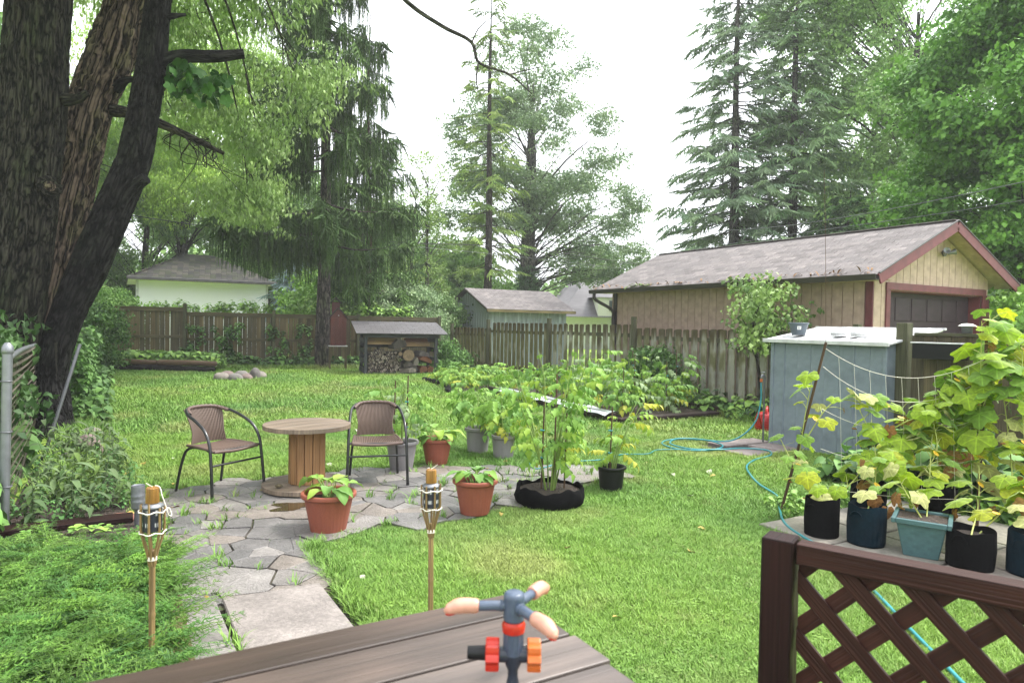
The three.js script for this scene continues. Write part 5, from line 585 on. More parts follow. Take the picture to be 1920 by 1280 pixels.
{
  const redM = mottle([0.3, 0.13, 0.095], 0.85);
  [[-0.13, -6.03, 0.13, 0.055, 0.07, redM, 'red brown edging stone behind the dark bed board'], [0.0, -6.08, 0.14, 0.05, 0.08, redM, 'second red edging stone near the pipe light'], [-0.42, -6.02, 0.09, 0.06, 0.06, redM, 'red brown edging stone among the herbs'],
   [-0.3, -9.0, 0.16, 0.19, 0.12, mat.stone[0], 'tall pinkish stone standing in the herb bed by the lawn'], [-0.45, -8.5, 0.13, 0.12, 0.1, mat.stone[1], 'grey stone at the edge of the herb bed'], [-0.38, -9.7, 0.14, 0.1, 0.12, mat.stone[0], 'pinkish stone at the foot of the dark trunk'], [-0.3, -10.3, 0.16, 0.12, 0.12, mat.stone[2], 'pale stone beside the dark trunk'], [-0.45, -12.3, 0.14, 0.1, 0.14, mat.stone[1], 'grey stone by the fence past the trunk'], [-0.4, -13.2, 0.18, 0.13, 0.13, mat.stone[3], 'dark stone by the chain link fence'], [-0.4, -14.4, 0.16, 0.1, 0.16, mat.stone[2], 'pale stone further along the chain link fence']].forEach(([x, z, a, b, c, m, l], i) => tag(obj('edging_stone', T(rock(i + 40, [a, b, c]), x, b * 0.5, z), m), l, 'stone', 'stones along the chain link side of the yard'));
  // fire ring
  const fr = [[2.3, -18.9, 0.2, 0.16, 2], [2.62, -18.75, 0.18, 0.15, 1], [2.9, -18.85, 0.17, 0.13, 0], [3.15, -19.1, 0.15, 0.22, 3], [3.3, -19.35, 0.2, 0.15, 2], [2.5, -19.3, 0.2, 0.17, 0], [2.85, -19.5, 0.2, 0.16, 1], [3.2, -19.65, 0.18, 0.14, 2]]; fr.forEach(([x, z, a, b, k], i) => tag(obj('fire_ring_stone', T(rock(i + 60, [a, b, a * 0.8]), x, b * 0.5, z), mat.stone[k]), k === 3 ? 'dark upright stone of the small fire ring on the lawn' : 'low rough stone of the small fire ring on the lawn', 'stone', 'stones of the fire ring'));
}
// ---------------------------------------------------------------- deck table, sprinkler and lattice rail
{
  const deck = struct('deck', box(2.6, 0.02, 3.6, 0.2, 0.2, 0.5), mat.latticePost); for (let i = 0; i < 24; i++) obj('deck_board', box(2.6, 0.03, 0.138, 0.2, 0.245, -1.2 + i * 0.145, 0.004, i), mat.deckBoards[i % 4], deck); for (const x of [-0.9, 0.2, 1.4]) obj('joist', box(0.05, 0.19, 3.5, x, 0.096, 0.5), mat.fence[1], deck);
  const t = thing('plank_table', 'dark stained plank table wet with rain on the deck', 'table', [0, 0, 0]); const E = [-1.31, -1.207, -1.075, -0.955, -0.832, -0.71, -0.588];
  for (let i = 0; i < 6; i++) obj('plank', box(1.76 + (i % 3) * 0.006, 0.034, E[i + 1] - E[i] - 0.007, -0.12 + (i % 3) * 0.003, 0.983, (E[i] + E[i + 1]) / 2, 0.004, i * 0.37 + 0.1), mat.deckBoards[Math.min(i, 3)], t);
  for (const x of [-0.8, 0.55]) { obj('cleat', box(0.085, 0.04, 0.68, x, 0.945, -0.95, 0.004), mat.latticePost, t); for (const z of [-1.2, -0.7]) obj('leg', box(0.085, 0.665, 0.085, x, 0.5925, z, 0.004), mat.latticePost, t); }
  const s = thing('rotary_sprinkler', 'three-armed blue grey rotary sprinkler with orange nozzle tips on the plank table', 'sprinkler', [0.563, -0.018, -0.953], -Math.PI / 6); const bl = plastic([0.085, 0.115, 0.17], 0.35), dk = plastic([0.03, 0.04, 0.06], 0.35), or = plastic([0.72, 0.36, 0.26], 0.35), orr = plastic([0.62, 0.03, 0.012], 0.3), bk = mat.black;
  obj('spike', lathe([[0, 0.965], [0.0025, 0.97], [0.0028, 1.018], [0.0095, 1.0195], [0.0105, 1.024], [0.0105, 1.032], [0.0085, 1.04], [0.0085, 1.052], [0.0145, 1.066], [0.0145, 1.085]], 18), dk, s); obj('body', lathe([[0.0145, 1.078], [0.0155, 1.08], [0.0155, 1.115], [0.0145, 1.12]], 20), bl, s); obj('tee', T(new THREE.CylinderGeometry(0.0125, 0.0125, 0.066, 16), 0, 1.077, 0, 0, 0, Math.PI / 2), dk, s);
  const knob = (x, m) => { const sh = new THREE.Shape(); for (let k = 0; k <= 32; k++) { const a = k / 32 * 6.283, q = 0.0225 + 0.0025 * Math.cos(a * 8); k ? sh.lineTo(Math.cos(a) * q, Math.sin(a) * q) : sh.moveTo(q, 0); } const g = new THREE.ExtrudeGeometry(sh, { depth: 0.018, bevelEnabled: true, bevelSize: 0.002, bevelThickness: 0.002, bevelSegments: 2 }); g.rotateY(Math.PI / 2); obj('hose_coupling', g.translate(x - 0.009, 1.077, 0), m, s); }; knob(-0.034, orr); knob(0.034, plastic([0.65, 0.14, 0.02], 0.3)); obj('hose_inlet', T(new THREE.CylinderGeometry(0.0105, 0.012, 0.03, 14), -0.06, 1.079, 0, 0, 0, Math.PI / 2), bk, s);
  obj('collar', lathe([[0.015, 1.114], [0.0185, 1.116], [0.0195, 1.128], [0.0165, 1.132], [0.0165, 1.134]], 24), orr, s); for (let k = 0; k < 12; k++) { const an = k / 12 * 6.283; obj('body_rib', T(box(0.0022, 0.03, 0.0022, 0, 0, 0, 0.0008), Math.cos(an) * 0.0156, 1.099, Math.sin(an) * 0.0156), bl, s); } const hub = obj('hub', lathe([[0.0155, 1.134], [0.0172, 1.138], [0.0172, 1.172], [0.0165, 1.178], [0.012, 1.181], [0, 1.182]], 24), bl, s);
  for (const a of [Math.PI + 0.06, 1.02, -0.98]) { const c = Math.cos(a), q = -Math.sin(a), at = (d, y) => [c * d, y, q * d]; const arm = obj('arm', limb([at(0.012, 1.158), at(0.066, 1.158)], [0.0085, 0.008], 16, 2), bl, s); obj('nozzle_insert', T(new THREE.SphereGeometry(1, 14, 10).scale(0.013, 0.005, 0.0075), c * 0.1, 1.1485, q * 0.1, 0, a, -0.3), orr, arm); obj('arm_ring', T(new THREE.TorusGeometry(0.0088, 0.0014, 6, 18), c * 0.021, 1.158, q * 0.021, 0, a + Math.PI / 2), bl, arm); const slot = obj('nozzle_slot', T(box(0.012, 0.003, 0.004, 0, 0, 0, 0.001), c * 0.105, 1.1605, q * 0.105, 0, a, -0.35), bk, arm); obj('nozzle_tip', limb([at(0.058, 1.158), at(0.064, 1.1582), at(0.09, 1.158), at(0.105, 1.153), at(0.113, 1.149)], [0.0105, 0.012, 0.0125, 0.0095, 0.004], 18, 14), or, arm); }
}
{
  const A = V(1.69, 0, -1.265), dir = V(0.41, 0, 0.912).normalize(), ang = Math.atan2(dir.x, dir.z) - Math.PI / 2; const f = thing('lattice_railing', 'dark brown lattice railing with square post at the deck steps', 'railing', [A.x, 0, A.z], ang);
  obj('post', box(0.088, 1.0, 0.088, -0.048, 0.5, 0, 0.006), mat.latticePost, f); obj('top_rail', box(1.5, 0.06, 0.062, 0.75, 0.965, 0, 0.005, 0.3), mat.lattice, f); obj('end_post', box(0.088, 1.0, 0.088, 1.55, 0.5, 0, 0.006), mat.latticePost, f); obj('bottom_rail', box(1.495, 0.06, 0.05, 0.75, 0.33, 0, 0.005, 0.3), mat.lattice, f);
  const y0 = 0.36, y1 = 0.935, X0 = 0.004, X1 = 1.497, w = 0.046; for (const s of [1, -1]) for (let c = -0.585; c < 2.2; c += 0.165) { // strips at 45 degrees, cut square to the frame
    const sg = -s, h = w * 0.707, z = s > 0 ? 0.0062 : -0.0062, m = (y0 + y1) / 2, k = 2; let P = [[c - k, m + s * k - h], [c + k, m - s * k - h], [c + k, m - s * k + h], [c - k, m + s * k + h]];
    for (const [ax, v, d] of [[0, X0, 1], [0, X1, -1], [1, y0 - 0.003, 1], [1, y1 + 0.003, -1]]) { const Q = []; P.forEach((a, i) => { const b = P[(i + 1) % P.length], da = (a[ax] - v) * d, db = (b[ax] - v) * d; if (da >= 0) Q.push(a); if (da * db < 0) { const t = da / (da - db); Q.push([a[0] + (b[0] - a[0]) * t, a[1] + (b[1] - a[1]) * t]); } }); P = Q; }
    if (P.length < 3) continue; const g = new THREE.ExtrudeGeometry(new THREE.Shape(P.map(q => new THREE.Vector2(...q))), { depth: 0.0105, bevelEnabled: true, bevelSize: 0.001, bevelThickness: 0.001, bevelSegments: 1, bevelOffset: -0.001 }); g.translate(0, 0, z - 0.005); const L = g.index ? g.toNonIndexed() : g, p = L.attributes.position, uv = L.attributes.uv; for (let i = 0; i < p.count; i++) uv.setXY(i, (p.getX(i) * sg - p.getY(i)) * -0.707 + c, (p.getX(i) + sg * p.getY(i)) * 0.707); obj('lattice_strip', L, mat.lattice, f); }
}

// ---------------------------------------------------------------- low planting
const tintM = (t = 0.38, r = 0.6) => leafM([1, 1, 1], t, r);
const vary = (r, a, b, k = 0.25) => { const t = r(), c = C(...a).lerp(C(...b), t); return c.multiplyScalar(1.75 * (1 - k + 2 * k * r())); };
{
  const frond = seed => { const r = RNG(seed), out = [], pos = [], idx = []; const tri = (a, b, c) => { const k = pos.length / 3; pos.push(...a, ...b, ...c); idx.push(k, k + 1, k + 2); };
    const C0 = t => [0, 0.3 * t - 0.11 * t * t, 0.24 * t * t], n = 9; for (let i = 0; i <= n; i++) { const t = 0.38 + 0.62 * i / n, p = C0(t), L = 0.085 * (1 - 0.75 * (i / n)) * (0.8 + 0.4 * r()) + 0.012; for (const s of [-1, 1]) { const up = 0.3 + 0.5 * r(), d = [s * 0.8, 0.35 * up, 0.5]; const at = q => [p[0] + d[0] * L * q, p[1] + d[1] * L * q - 0.25 * L * q * q, p[2] + d[2] * L * q]; tri(at(0), at(1), [p[0], p[1] + 0.0025, p[2] + 0.0025]); for (let k = 1; k <= 5; k++) { const b = at(k / 5.2), l = L * 0.36 * (1.15 - k / 6); for (const q of [-1, 1]) { const e = [b[0] + s * 0.25 * l + q * 0.2 * l, b[1] + (0.3 + 0.5 * r()) * l * (r() < 0.5 ? 1 : -0.3), b[2] + q * l * 0.9]; tri(b, e, [b[0] + s * l * 0.4, b[1] + 0.002, b[2] + q * l * 0.3]); } } } }
    const g = new THREE.BufferGeometry(); g.setAttribute('position', new THREE.Float32BufferAttribute(pos, 3)); g.setIndex(idx); g.computeVertexNormals(); return merge([g, limb([C0(0), C0(0.5), C0(1)], [0.0022, 0.0016, 0.0008], 4, 5, null, false)]); };
  const r = RNG(141), L = [[], [], []]; for (let i = 0; i < 440; i++) { const x = lerp(-1.35, 0.22, r()), z = lerp(-5.55, -1.5, r()); if (!inPoly(x, z, BEDS.carrots) && x < 0) continue; if (z < -4.6 && r() < (-z - 4.4) * 1.1) continue; const c = vary(r, [0.032, 0.09, 0.015], [0.1, 0.185, 0.025], 0.4); const m = 5 + Math.floor(r() * 4); for (let k = 0; k < m; k++) L[Math.floor(r() * 3)].push({ p: [x, 0.05, z], r: [-0.1 + r() * 0.4, r() * 6.28, 0], s: 0.75 + 0.6 * r(), c: c.clone().multiplyScalar(0.85 + 0.3 * r()) }); }
  L.forEach((l, k) => scatter('carrot_tops', frond(150 + k), tintM(0.4, 0.6), l));
  // seedlings in the bare end of the bed
  const sd = [0, 1].map(k => { const q = RNG(k + 9), o = []; for (let i = 0; i < 6; i++) o.push(place(blade(0.05 + q() * 0.03, ovate(0.36), 4, 0.6, 0.2), 0, 0.02 + q() * 0.03, 0, i * 1.05 + q(), -0.4 - q() * 0.3)); o.push(limb([[0, 0, 0], [0, 0.05, 0]], [0.002, 0.0015], 4, 2)); return merge(o); }); const S = [[], []]; for (let i = 0; i < 46; i++) S[i % 2].push({ p: [lerp(-0.75, 0.15, r()), 0.058, lerp(-5.8, -4.7, r())], r: [0, r() * 6, 0], s: 0.6 + r() * 0.7, c: vary(r, [0.1, 0.2, 0.04], [0.2, 0.32, 0.06]) }); S.forEach((l, k) => scatter('bed_seedlings', sd[k], tintM(), l));
  // two long strap leaves in the carrot bed
  const st = thing('strap_leaf_plant', 'single plant with long upright strap leaves among the carrots', 'plant', [-0.28, 0.05, -2.42]); for (const [a, L_, d] of [[0.3, 0.5, 0.25], [2, 0.42, 0.6], [4, 0.36, 1.1], [5.2, 0.3, 1.4]]) { const l = obj('leaf', blade(L_, t => 0.028 * Math.sin(Math.PI * Math.min(1, 0.25 + t * 0.76)) + 0.002, 10, d, 0.3), leafMats.mid, st); l.rotation.set(-1.5 + d * 0.25, a, 0, 'YXZ'); }
  // herbs: stems with paired leaves
  const herb = (seed, L_, w, n, hgt) => { const q = RNG(seed), o = [limb([[0, 0, 0], [0.01, hgt * 0.5, 0.01], [0.03, hgt, 0.02]], [0.004, 0.003, 0.0015], 5, 4, null, false)]; const bl = blade(1, ovate(w), 5, 0.8, 0.25); for (let i = 0; i < n; i++) { const t = 0.2 + 0.8 * i / n; o.push(place(bl, 0.03 * t, hgt * t, 0.02 * t, i * 2.4 + q() * 0.6, -0.35 + 0.5 * q(), 0, L_ * (0.75 + 0.5 * q()) * (1.1 - 0.4 * t))); } return merge(o); };
  const hb = [herb(1, 0.13, 0.16, 12, 0.34), herb(2, 0.075, 0.3, 16, 0.3), herb(3, 0.17, 0.14, 9, 0.4), herb(4, 0.06, 0.34, 18, 0.22)], H_ = [[], [], [], []]; for (let i = 0; i < 230; i++) { const z = lerp(-9.4, -6.0, r()), x = lerp(-0.72, 0.16 - Math.max(0, (-z - 7.6)) * 0.14, r()); if (z > -6.4 && x > -0.2) continue; const k = fbm(x * 1.5 + 7, z * 1.1, 171, 2) + (r() - 0.5) * 0.4, j = k < 0.4 ? 0 : k < 0.5 ? 1 : k < 0.62 ? 2 : 3; H_[j].push({ p: [x, 0.01, z], r: [(r() - 0.5) * 0.5, r() * 6.28, (r() - 0.5) * 0.5], s: (j % 2 ? 0.5 + 0.4 * r() : 0.55 + 0.7 * r()) * (x > -0.1 ? 0.8 : 1), c: vary(r, [[0.035, 0.075, 0.02], [0.05, 0.12, 0.035], [0.06, 0.1, 0.04], [0.05, 0.12, 0.035]][j], [[0.085, 0.13, 0.03], [0.07, 0.15, 0.04], [0.085, 0.12, 0.05], [0.07, 0.16, 0.04]][j]) }); }
  H_.forEach((l, k) => l.length && scatter('herb_planting', hb[k], tintM(0.32, 0.9), l));
  // ground cover along the fences and the log bed
  const gcv = [herb(11, 0.1, 0.36, 9, 0.16), herb(12, 0.14, 0.34, 8, 0.26), herb(13, 0.12, 0.18, 14, 0.5)], G_ = [[], [], []]; const gc = (N, fn, k, a, b, s0, s1) => { for (let i = 0; i < N; i++) { const [x, z, y = 0] = fn(r()); G_[k].push({ p: [x, y, z], r: [(r() - 0.5) * 0.6, r() * 6.28, (r() - 0.5) * 0.6], s: lerp(s0, s1, r()), c: vary(r, a, b) }); } };
  const dk = [0.03, 0.07, 0.02], md = [0.1, 0.19, 0.045], br = [0.19, 0.3, 0.06];
  gc(420, t => [-0.72 + r() * 0.5, lerp(-11.6, -23.5, t)], 0, dk, md, 1, 2.2); gc(240, t => [-0.75 + r() * 0.3, lerp(-11.8, -23.5, t), 0.2 + r() * 1.0], 0, dk, md, 1, 1.8); // vines on the chain link
  gc(520, t => [-1.0 - r() * 1.8, lerp(-4.6, -12, t)], 0, dk, md, 1.2, 2.6); gc(260, t => [-0.85 - r() * 1.2, lerp(-4.6, -10, t)], 1, dk, md, 1, 2.2);
  gc(380, t => [9.15 + r() * 0.65, lerp(-7, -21, t)], 0, dk, md, 1, 2.2); gc(150, t => [9.2 + r() * 0.6, lerp(-7.2, -13, t)], 1, dk, br, 0.9, 2.0); gc(90, t => [9.3 + r() * 0.4, lerp(-9.5, -12, t)], 2, dk, md, 0.8, 1.6);
  gc(420, t => { const q = t; return [lerp(-0.8, 2.6, q), lerp(-24.1, -22.2, q) - r() * 0.9, 0.2]; }, 0, md, br, 1.5, 2.8); gc(150, t => [lerp(-0.8, 2.9, t), lerp(-24.2, -22.3, t) - r() * 0.9, 0.05], 2, md, br, 0.5, 1.2); gc(300, t => [lerp(2.3, 9.8, t), lerp(-23.9, -22.2, t) + r() * 0.35], 1, dk, md, 0.8, 1.9); gc(170, t => { const p = [3.2, 2.9, 4.6, 2.1, 5.4][Math.floor(r() * 5)]; return [p + (r() - 0.5) * 0.7, -25 + (p + 0.95) * 0.25 + 0.1 + r() * 0.1, r() ** 1.3 * 1.3]; }, 0, dk, md, 0.9, 1.7); gc(210, t => [lerp(-0.5, 9, t), -25.25 + lerp(0, 2.45, t), 1.6 + r() * 0.3], 1, md, br, 0.8, 1.7);
  gc(380, t => [6.35 + r() * 1.5, -1.2 - t * 3.4], 0, dk, md, 1, 2); gc(160, t => [6.5 + r() * 1.4, -1.6 - t * 2.8], 1, dk, md, 1.2, 2.6); gc(160, t => [6.3 + r() * 0.5, -1.4 - t * 2.6], 0, md, br, 0.6, 1.2); gc(120, t => [4.95 + r() * 1.4, -3.75 - r() * 0.35], 0, md, br, 0.4, 0.9);
  G_.forEach((l, k) => scatter('ground_cover', gcv[k], tintM(0.32, 0.5), l));
  for (const [y, z, x0, x1, l] of [[0.3, 0.0, 0, 2.15, 'upper peeled log edging the planted bed by the back fence'], [0.15, 0.07, 0.15, 3.85, 'lower dark log edging the planted bed by the back fence'], [0.31, 0.02, 2.2, 3.9, 'short peeled log end to end with the upper edging log']]) { const A = V(-0.85, y, -23.62 + z), B = V(2.45, y - 0.02, -21.6 + z), p0 = A.clone().lerp(B, x0 / 3.87), p1 = A.clone().lerp(B, x1 / 3.87); tag(obj('edging_log', limb([p0, p0.clone().lerp(p1, 0.5).add(V(0, 0.012, 0)), p1], [0.085, 0.08, 0.075], 12, 10), y > 0.2 ? wood([0.2, 0.115, 0.06], 0.8) : mat.barkDark), l, 'log'); }
}
// ---------------------------------------------------------------- trees
function spray(n, rad, leafL, w, seed, droop = 0.5) { const r = RNG(seed), b = blade(1, t => w * Math.sin(Math.PI * Math.pow(t, 0.7)) + 0.01, 2, droop, 0.2), o = []; for (let i = 0; i < n; i++) { const a = r() * 6.28, y = (r() - 0.5) * rad * 0.9, q = rad * Math.sqrt(r()); o.push(place(b, Math.cos(a) * q, y, Math.sin(a) * q, r() * 6.28, 0.1 + r() * 0.9, (r() - 0.5) * 1.2, leafL * (0.7 + 0.6 * r()))); } return merge(o); }
const sprays = { broad: [spray(24, 0.3, 0.125, 0.38, 1), spray(24, 0.3, 0.115, 0.4, 2)], fine: [spray(22, 0.32, 0.15, 0.19, 3, 0.8), spray(22, 0.32, 0.14, 0.2, 4, 0.8)], big: [spray(26, 0.32, 0.125, 0.42, 5)], small: [spray(20, 0.22, 0.085, 0.4, 6), spray(20, 0.22, 0.08, 0.36, 7)] };
const crownM = tintM(0.42, 0.55), needleM = M([1, 1, 1], 0.7, { specularIntensity: 0.3 });
function foliage(t, kind, list, mat_ = crownM) { const G = sprays[kind]; G.forEach((g, k) => { const l = list.filter((_, i) => i % G.length === k); if (l.length) scatter('crown', g, mat_, l, t); }); }
// broad-leaved tree: crown given as ellipsoids [x, y, z, rx, ry, rz, share], limbs grown from the trunk to points inside them
function tree(name, label, pos, o) {
  const t = thing(name, label, 'tree', pos, 0, o.group), r = RNG(o.seed), { H: Ht, r0, blobs, ends = 60, per = 40, kind = 'broad', c0, c1, bark: bk = mat.barkGrey, fork = 0.35, clump = 0.75, bend = 0.3, s = 1, low = 0.25 } = o;
  const top = V(bend * (r() - 0.5) * 2, Ht * 0.82, bend * (r() - 0.5) * 2), trunk = [V(0, -0.1, 0), V(bend * 0.3 * (r() - 0.5), Ht * 0.25, 0), V(top.x * 0.6, Ht * 0.55, top.z * 0.6), top], tc = new THREE.CatmullRomCurve3(trunk);
  obj('trunk', limb(trunk, [r0 * 1.25, r0, r0 * 0.7, r0 * 0.12], 14, 26, (a, q, rr) => rr * 0.08 * Math.sin(a * 3 + q)), bk, t);
  const L = [], B = [], tot = blobs.reduce((a, b) => a + (b[6] ?? 1), 0);
  for (const b of blobs) { const n = Math.max(2, Math.round(ends * (b[6] ?? 1) / tot)); for (let i = 0; i < n; i++) { const a = r() * 6.28, cz = r() * 2 - 1, q = Math.cbrt(0.2 + 0.8 * r()), sx = Math.sqrt(1 - cz * cz), e = V(b[0] + Math.cos(a) * sx * q * b[3], b[1] + cz * q * b[4], b[2] + Math.sin(a) * sx * q * b[5]); const d = Math.hypot(e.x, e.z), st = tc.getPoint(clamp((e.y - d * (0.35 + 0.6 * r())) / Ht / 0.9, low + 0.22 * r(), 0.92)); const m = st.clone().lerp(e, 0.5); m.y += d * (0.04 + 0.12 * r()); m.x += (r() - 0.5) * d * 0.2; m.z += (r() - 0.5) * d * 0.2; const rr = Math.min(r0 * 0.3, 0.012 + 0.007 * st.distanceTo(e)) * (i % 5 ? 0.75 : 1.5); B.push(limb([st, m, e], [rr, rr * 0.6, 0.008], 5, 6, null, false));
    for (let k = 0; k < per; k++) { const g = () => (r() + r() + r() - 1.5) * 1.35; const p = e.clone().add(V(g() * clump, g() * clump * 0.62, g() * clump)); L.push({ p: p.toArray(), r: [(r() - 0.5) * 0.9, r() * 6.28, (r() - 0.5) * 0.9], s: s * (0.75 + 0.5 * r()), c: vary(r, c0, c1, 0.2) }); } } }
  obj('limbs', B, bk, t); foliage(t, kind, L); return t;
}
// conifer: whorls of boughs, each carrying flat sprays; 'weep' hangs strands instead
const needle = (() => { const r = RNG(5), o = []; const b = blade(1, t => 0.075 * (1 - t) + 0.018, 2, 0.3, 0.0); for (let i = 0; i < 9; i++) { const t = i / 9, s = i % 2 ? 1 : -1; for (const q of [0, 1]) o.push(place(b, 0, 0, t * 0.5, s * (0.75 + 0.3 * r()), 0.1 + 0.25 * r(), q * 1.2, 0.27 * (1 - 0.5 * t))); } for (const q of [0, 1.57]) o.push(place(b, 0, 0, 0.25, 0, 0.05, q, 0.42)); return merge(o); })();
const strand = (() => { const r = RNG(8), o = []; const b = blade(1, t => 0.1 * (1 - t) + 0.03, 1, 0.2, 0.0); for (let i = 0; i < 16; i++) { const t = i / 16; o.push(place(b, (r() - 0.5) * 0.02, -t * 0.95, (r() - 0.5) * 0.02, r() * 6.28, 1.05 + 0.25 * r(), 0, 0.14 * (1.1 - 0.4 * t))); } o.push(limb([[0, 0, 0], [0.02, -0.5, 0], [0, -1, 0.01]], [0.006, 0.005, 0.003], 3, 3, null, false)); return merge(o); })();
function conifer(label, pos, o) {
  const t = thing('spruce_tree', label, 'tree', pos, 0, o.group), r = RNG(o.seed), { H: Ht, r0, y0, R, step = 0.42, nb = 5, c0, c1, weep = 0, dens = 1, bk = mat.barkGrey, prof = q => 1 - 0.92 * q, gap = 0.12, s = 1 } = o;
  obj('trunk', limb([[0, -0.1, 0], [0.05, Ht * 0.35, 0.03], [-0.03, Ht * 0.7, 0], [0, Ht, 0]], [r0 * 1.3, r0 * 0.85, r0 * 0.5, 0.02], 12, 24), bk, t);
  const L = [], W = [], B = [];
  for (let y = y0; y < Ht - 0.2; y += step * (0.8 + 0.4 * r())) { const q = (y - y0) / (Ht - y0), len0 = R * prof(q); for (let k = 0; k < nb; k++) { if (r() < gap) continue; const a = (k + r() * 0.8) / nb * 6.28 + y * 2.1, len = len0 * (0.65 + 0.5 * r()) + 0.15, dr = weep ? 0.25 : 0.22 - 0.25 * q, yy = y + (r() - 0.5) * step; const pt = u => V(Math.cos(a) * len * u, yy - dr * len * u * (1.3 - 0.9 * u) * (weep ? 1.2 : 1.5) + (weep ? 0.16 * len * u * u : 0), Math.sin(a) * len * u); B.push(limb([pt(0), pt(0.35), pt(0.7), pt(1)], [0.012 + len * 0.011, 0.01 + len * 0.007, 0.008, 0.004], 4, 6, null, false));
    const n = Math.max(3, Math.round(len * 9 * dens)); for (let i = 0; i < n; i++) { const u = 0.18 + 0.82 * (i + r()) / n, p = pt(u), side = r() < 0.5 ? 1 : -1; const c = vary(r, c0, c1, 0.25); L.push({ p: [p.x + (r() - 0.5) * 0.12, p.y + (r() - 0.5) * 0.1, p.z + (r() - 0.5) * 0.12], r: [0.15 + r() * (weep ? 1.1 : 0.5), Math.PI / 2 - a + side * (0.4 + 0.7 * r()), (r() - 0.5) * 0.8], s: s * (0.7 + 0.6 * r()) * (0.7 + 0.5 * Math.min(1, len / 2)), c });
      if (weep) for (let j = 0; j < weep; j++) W.push({ p: [p.x + (r() - 0.5) * 0.35, p.y - 0.02, p.z + (r() - 0.5) * 0.35], r: [(r() - 0.5) * 0.12, r() * 6.28, (r() - 0.5) * 0.12], s: [0.9, (0.45 + 0.85 * r()) * Math.min(1.15, 0.5 + len * 0.28), 0.9], c: vary(r, c0, c1, 0.3) }); } } }
  obj('boughs', B, bk, t); scatter('crown', needle, needleM, L, t); if (W.length) scatter('hanging_shoots', strand, needleM, W, t); return t;
}
const SPR = [[3.9, 7.8, -18, 1.0, 18], [3.1, 6.4, -18.4, 1.0, 17], [1.4, 8.4, -17.8, 1.2, 21], [1.0, 6.7, -19, 1.2, 18], [3.2, 5.1, -20, 0.9, 21], [0.2, 8.5, -17, 1.2, 29], [2.8, 9.6, -17.5, 1.2, 21]];
{ // the maples over the chain-link fence
  const rid = (f, d, s) => (a, q, rr) => { const x = a / 6.283 * f, w = fbm(x * 0.5, q * 2, s + 8, 2, f * 0.5) - 0.5, n = fbm(x + w * 2.4, q * 4.6 + w * 3, s, 2, f), k = Math.min(1, Math.abs(n * 2 - 1) * 3.2); return d * (k - 0.6) + rr * 0.05 * Math.sin(a * 3 + q * 0.8) + rr * 0.04 * (fbm(a * 2, q * 1.3, s + 3, 2, 12.566) - 0.5); };
  const crown = (t, seed, C_, N, R_, c0, c1) => { const r = RNG(seed), L = [], B = []; for (const [x, y, z, rad] of C_) { for (let i = 0; i < N; i++) { const a = r() * 6.28, c = r() * 2 - 1, q = Math.cbrt(r()) * rad, s = Math.sqrt(1 - c * c); L.push({ p: [x + Math.cos(a) * s * q, y + c * q * 0.6, z + Math.sin(a) * s * q], r: [(r() - 0.5) * 0.8, r() * 6.28, (r() - 0.5) * 0.8], s: 1.2 + 0.6 * r(), c: vary(r, c0, c1, 0.2) }); } } foliage(t, 'big', L); };
  const dkc = [0.035, 0.085, 0.02], mdc = [0.07, 0.15, 0.035];
  const a = thing('maple_tree', 'thick straight maple trunk with furrowed bark behind the chain link fence', 'tree');
  obj('trunk', limb([[-1.42, -0.25, -11.1], [-1.4, 0.25, -11.08], [-1.36, 1.1, -11.06], [-1.14, 2.58, -10.93], [-0.98, 3.96, -10.85], [-0.9, 5.6, -10.8], [-0.8, 7.4, -10.75], [-0.9, 10, -10.9]], [0.64, 0.49, 0.43, 0.4, 0.37, 0.355, 0.32, 0.1], 150, 420, rid(44, 0.03, 5)), mat.bark, a);
  obj('branch_scar', T(new THREE.TorusGeometry(0.11, 0.05, 10, 22).scale(1, 0.85, 0.5), -0.77, 3.25, -10.53, 0, 0.5), mat.bark, a); obj('branch_scar', T(new THREE.SphereGeometry(0.085, 16, 12).scale(1, 0.9, 0.4), -0.77, 3.25, -10.53, 0, 0.5), mat.barkBrown, a); obj('stub', limb([[-0.62, 4.4, -10.65], [-0.46, 4.42, -10.55], [-0.36, 4.5, -10.5]], [0.09, 0.06, 0.045], 12, 8), mat.bark, a);
  obj('limbs', [limb([[-0.85, 6.8, -10.8], [-1.8, 8.2, -10], [-2.6, 9.5, -9]], [0.22, 0.15, 0.05], 10, 10), limb([[-0.85, 7.2, -10.8], [0.2, 8.6, -9.6], [1.0, 9.8, -8.2]], [0.2, 0.14, 0.05], 10, 10), limb([[-0.85, 7.5, -10.8], [-1.2, 9, -12], [-1.5, 10.5, -13.5]], [0.2, 0.12, 0.05], 10, 10)], mat.bark, a);
  crown(a, 201, [[-3, 9.6, -9, 2.6], [0.6, 10.2, -8.4, 2.5], [-1.2, 11.2, -11, 2.9], [-4, 8.8, -12, 2.6], [-2.2, 9.3, -6.6, 2.3]], 230, 2, dkc, mdc);
  const b = thing('maple_tree', 'leaning brown trunk with shaggy peeling bark between the two dark maples', 'tree');
  obj('trunk', limb([[-1.12, -0.2, -12.5], [-1.08, 0.5, -12.46], [-1.02, 1.3, -12.42], [-0.82, 2.35, -12.31], [-0.67, 3.15, -12.24], [-0.51, 3.95, -12.14], [-0.36, 4.74, -12.07], [-0.1, 5.54, -11.97], [0.09, 6.33, -11.84], [0.5, 7.9, -11.6], [0.9, 9.5, -11.4]], [0.52, 0.38, 0.31, 0.29, 0.285, 0.285, 0.295, 0.33, 0.26, 0.2, 0.08], 130, 400, rid(20, 0.04, 21)), mat.barkBrown, b);
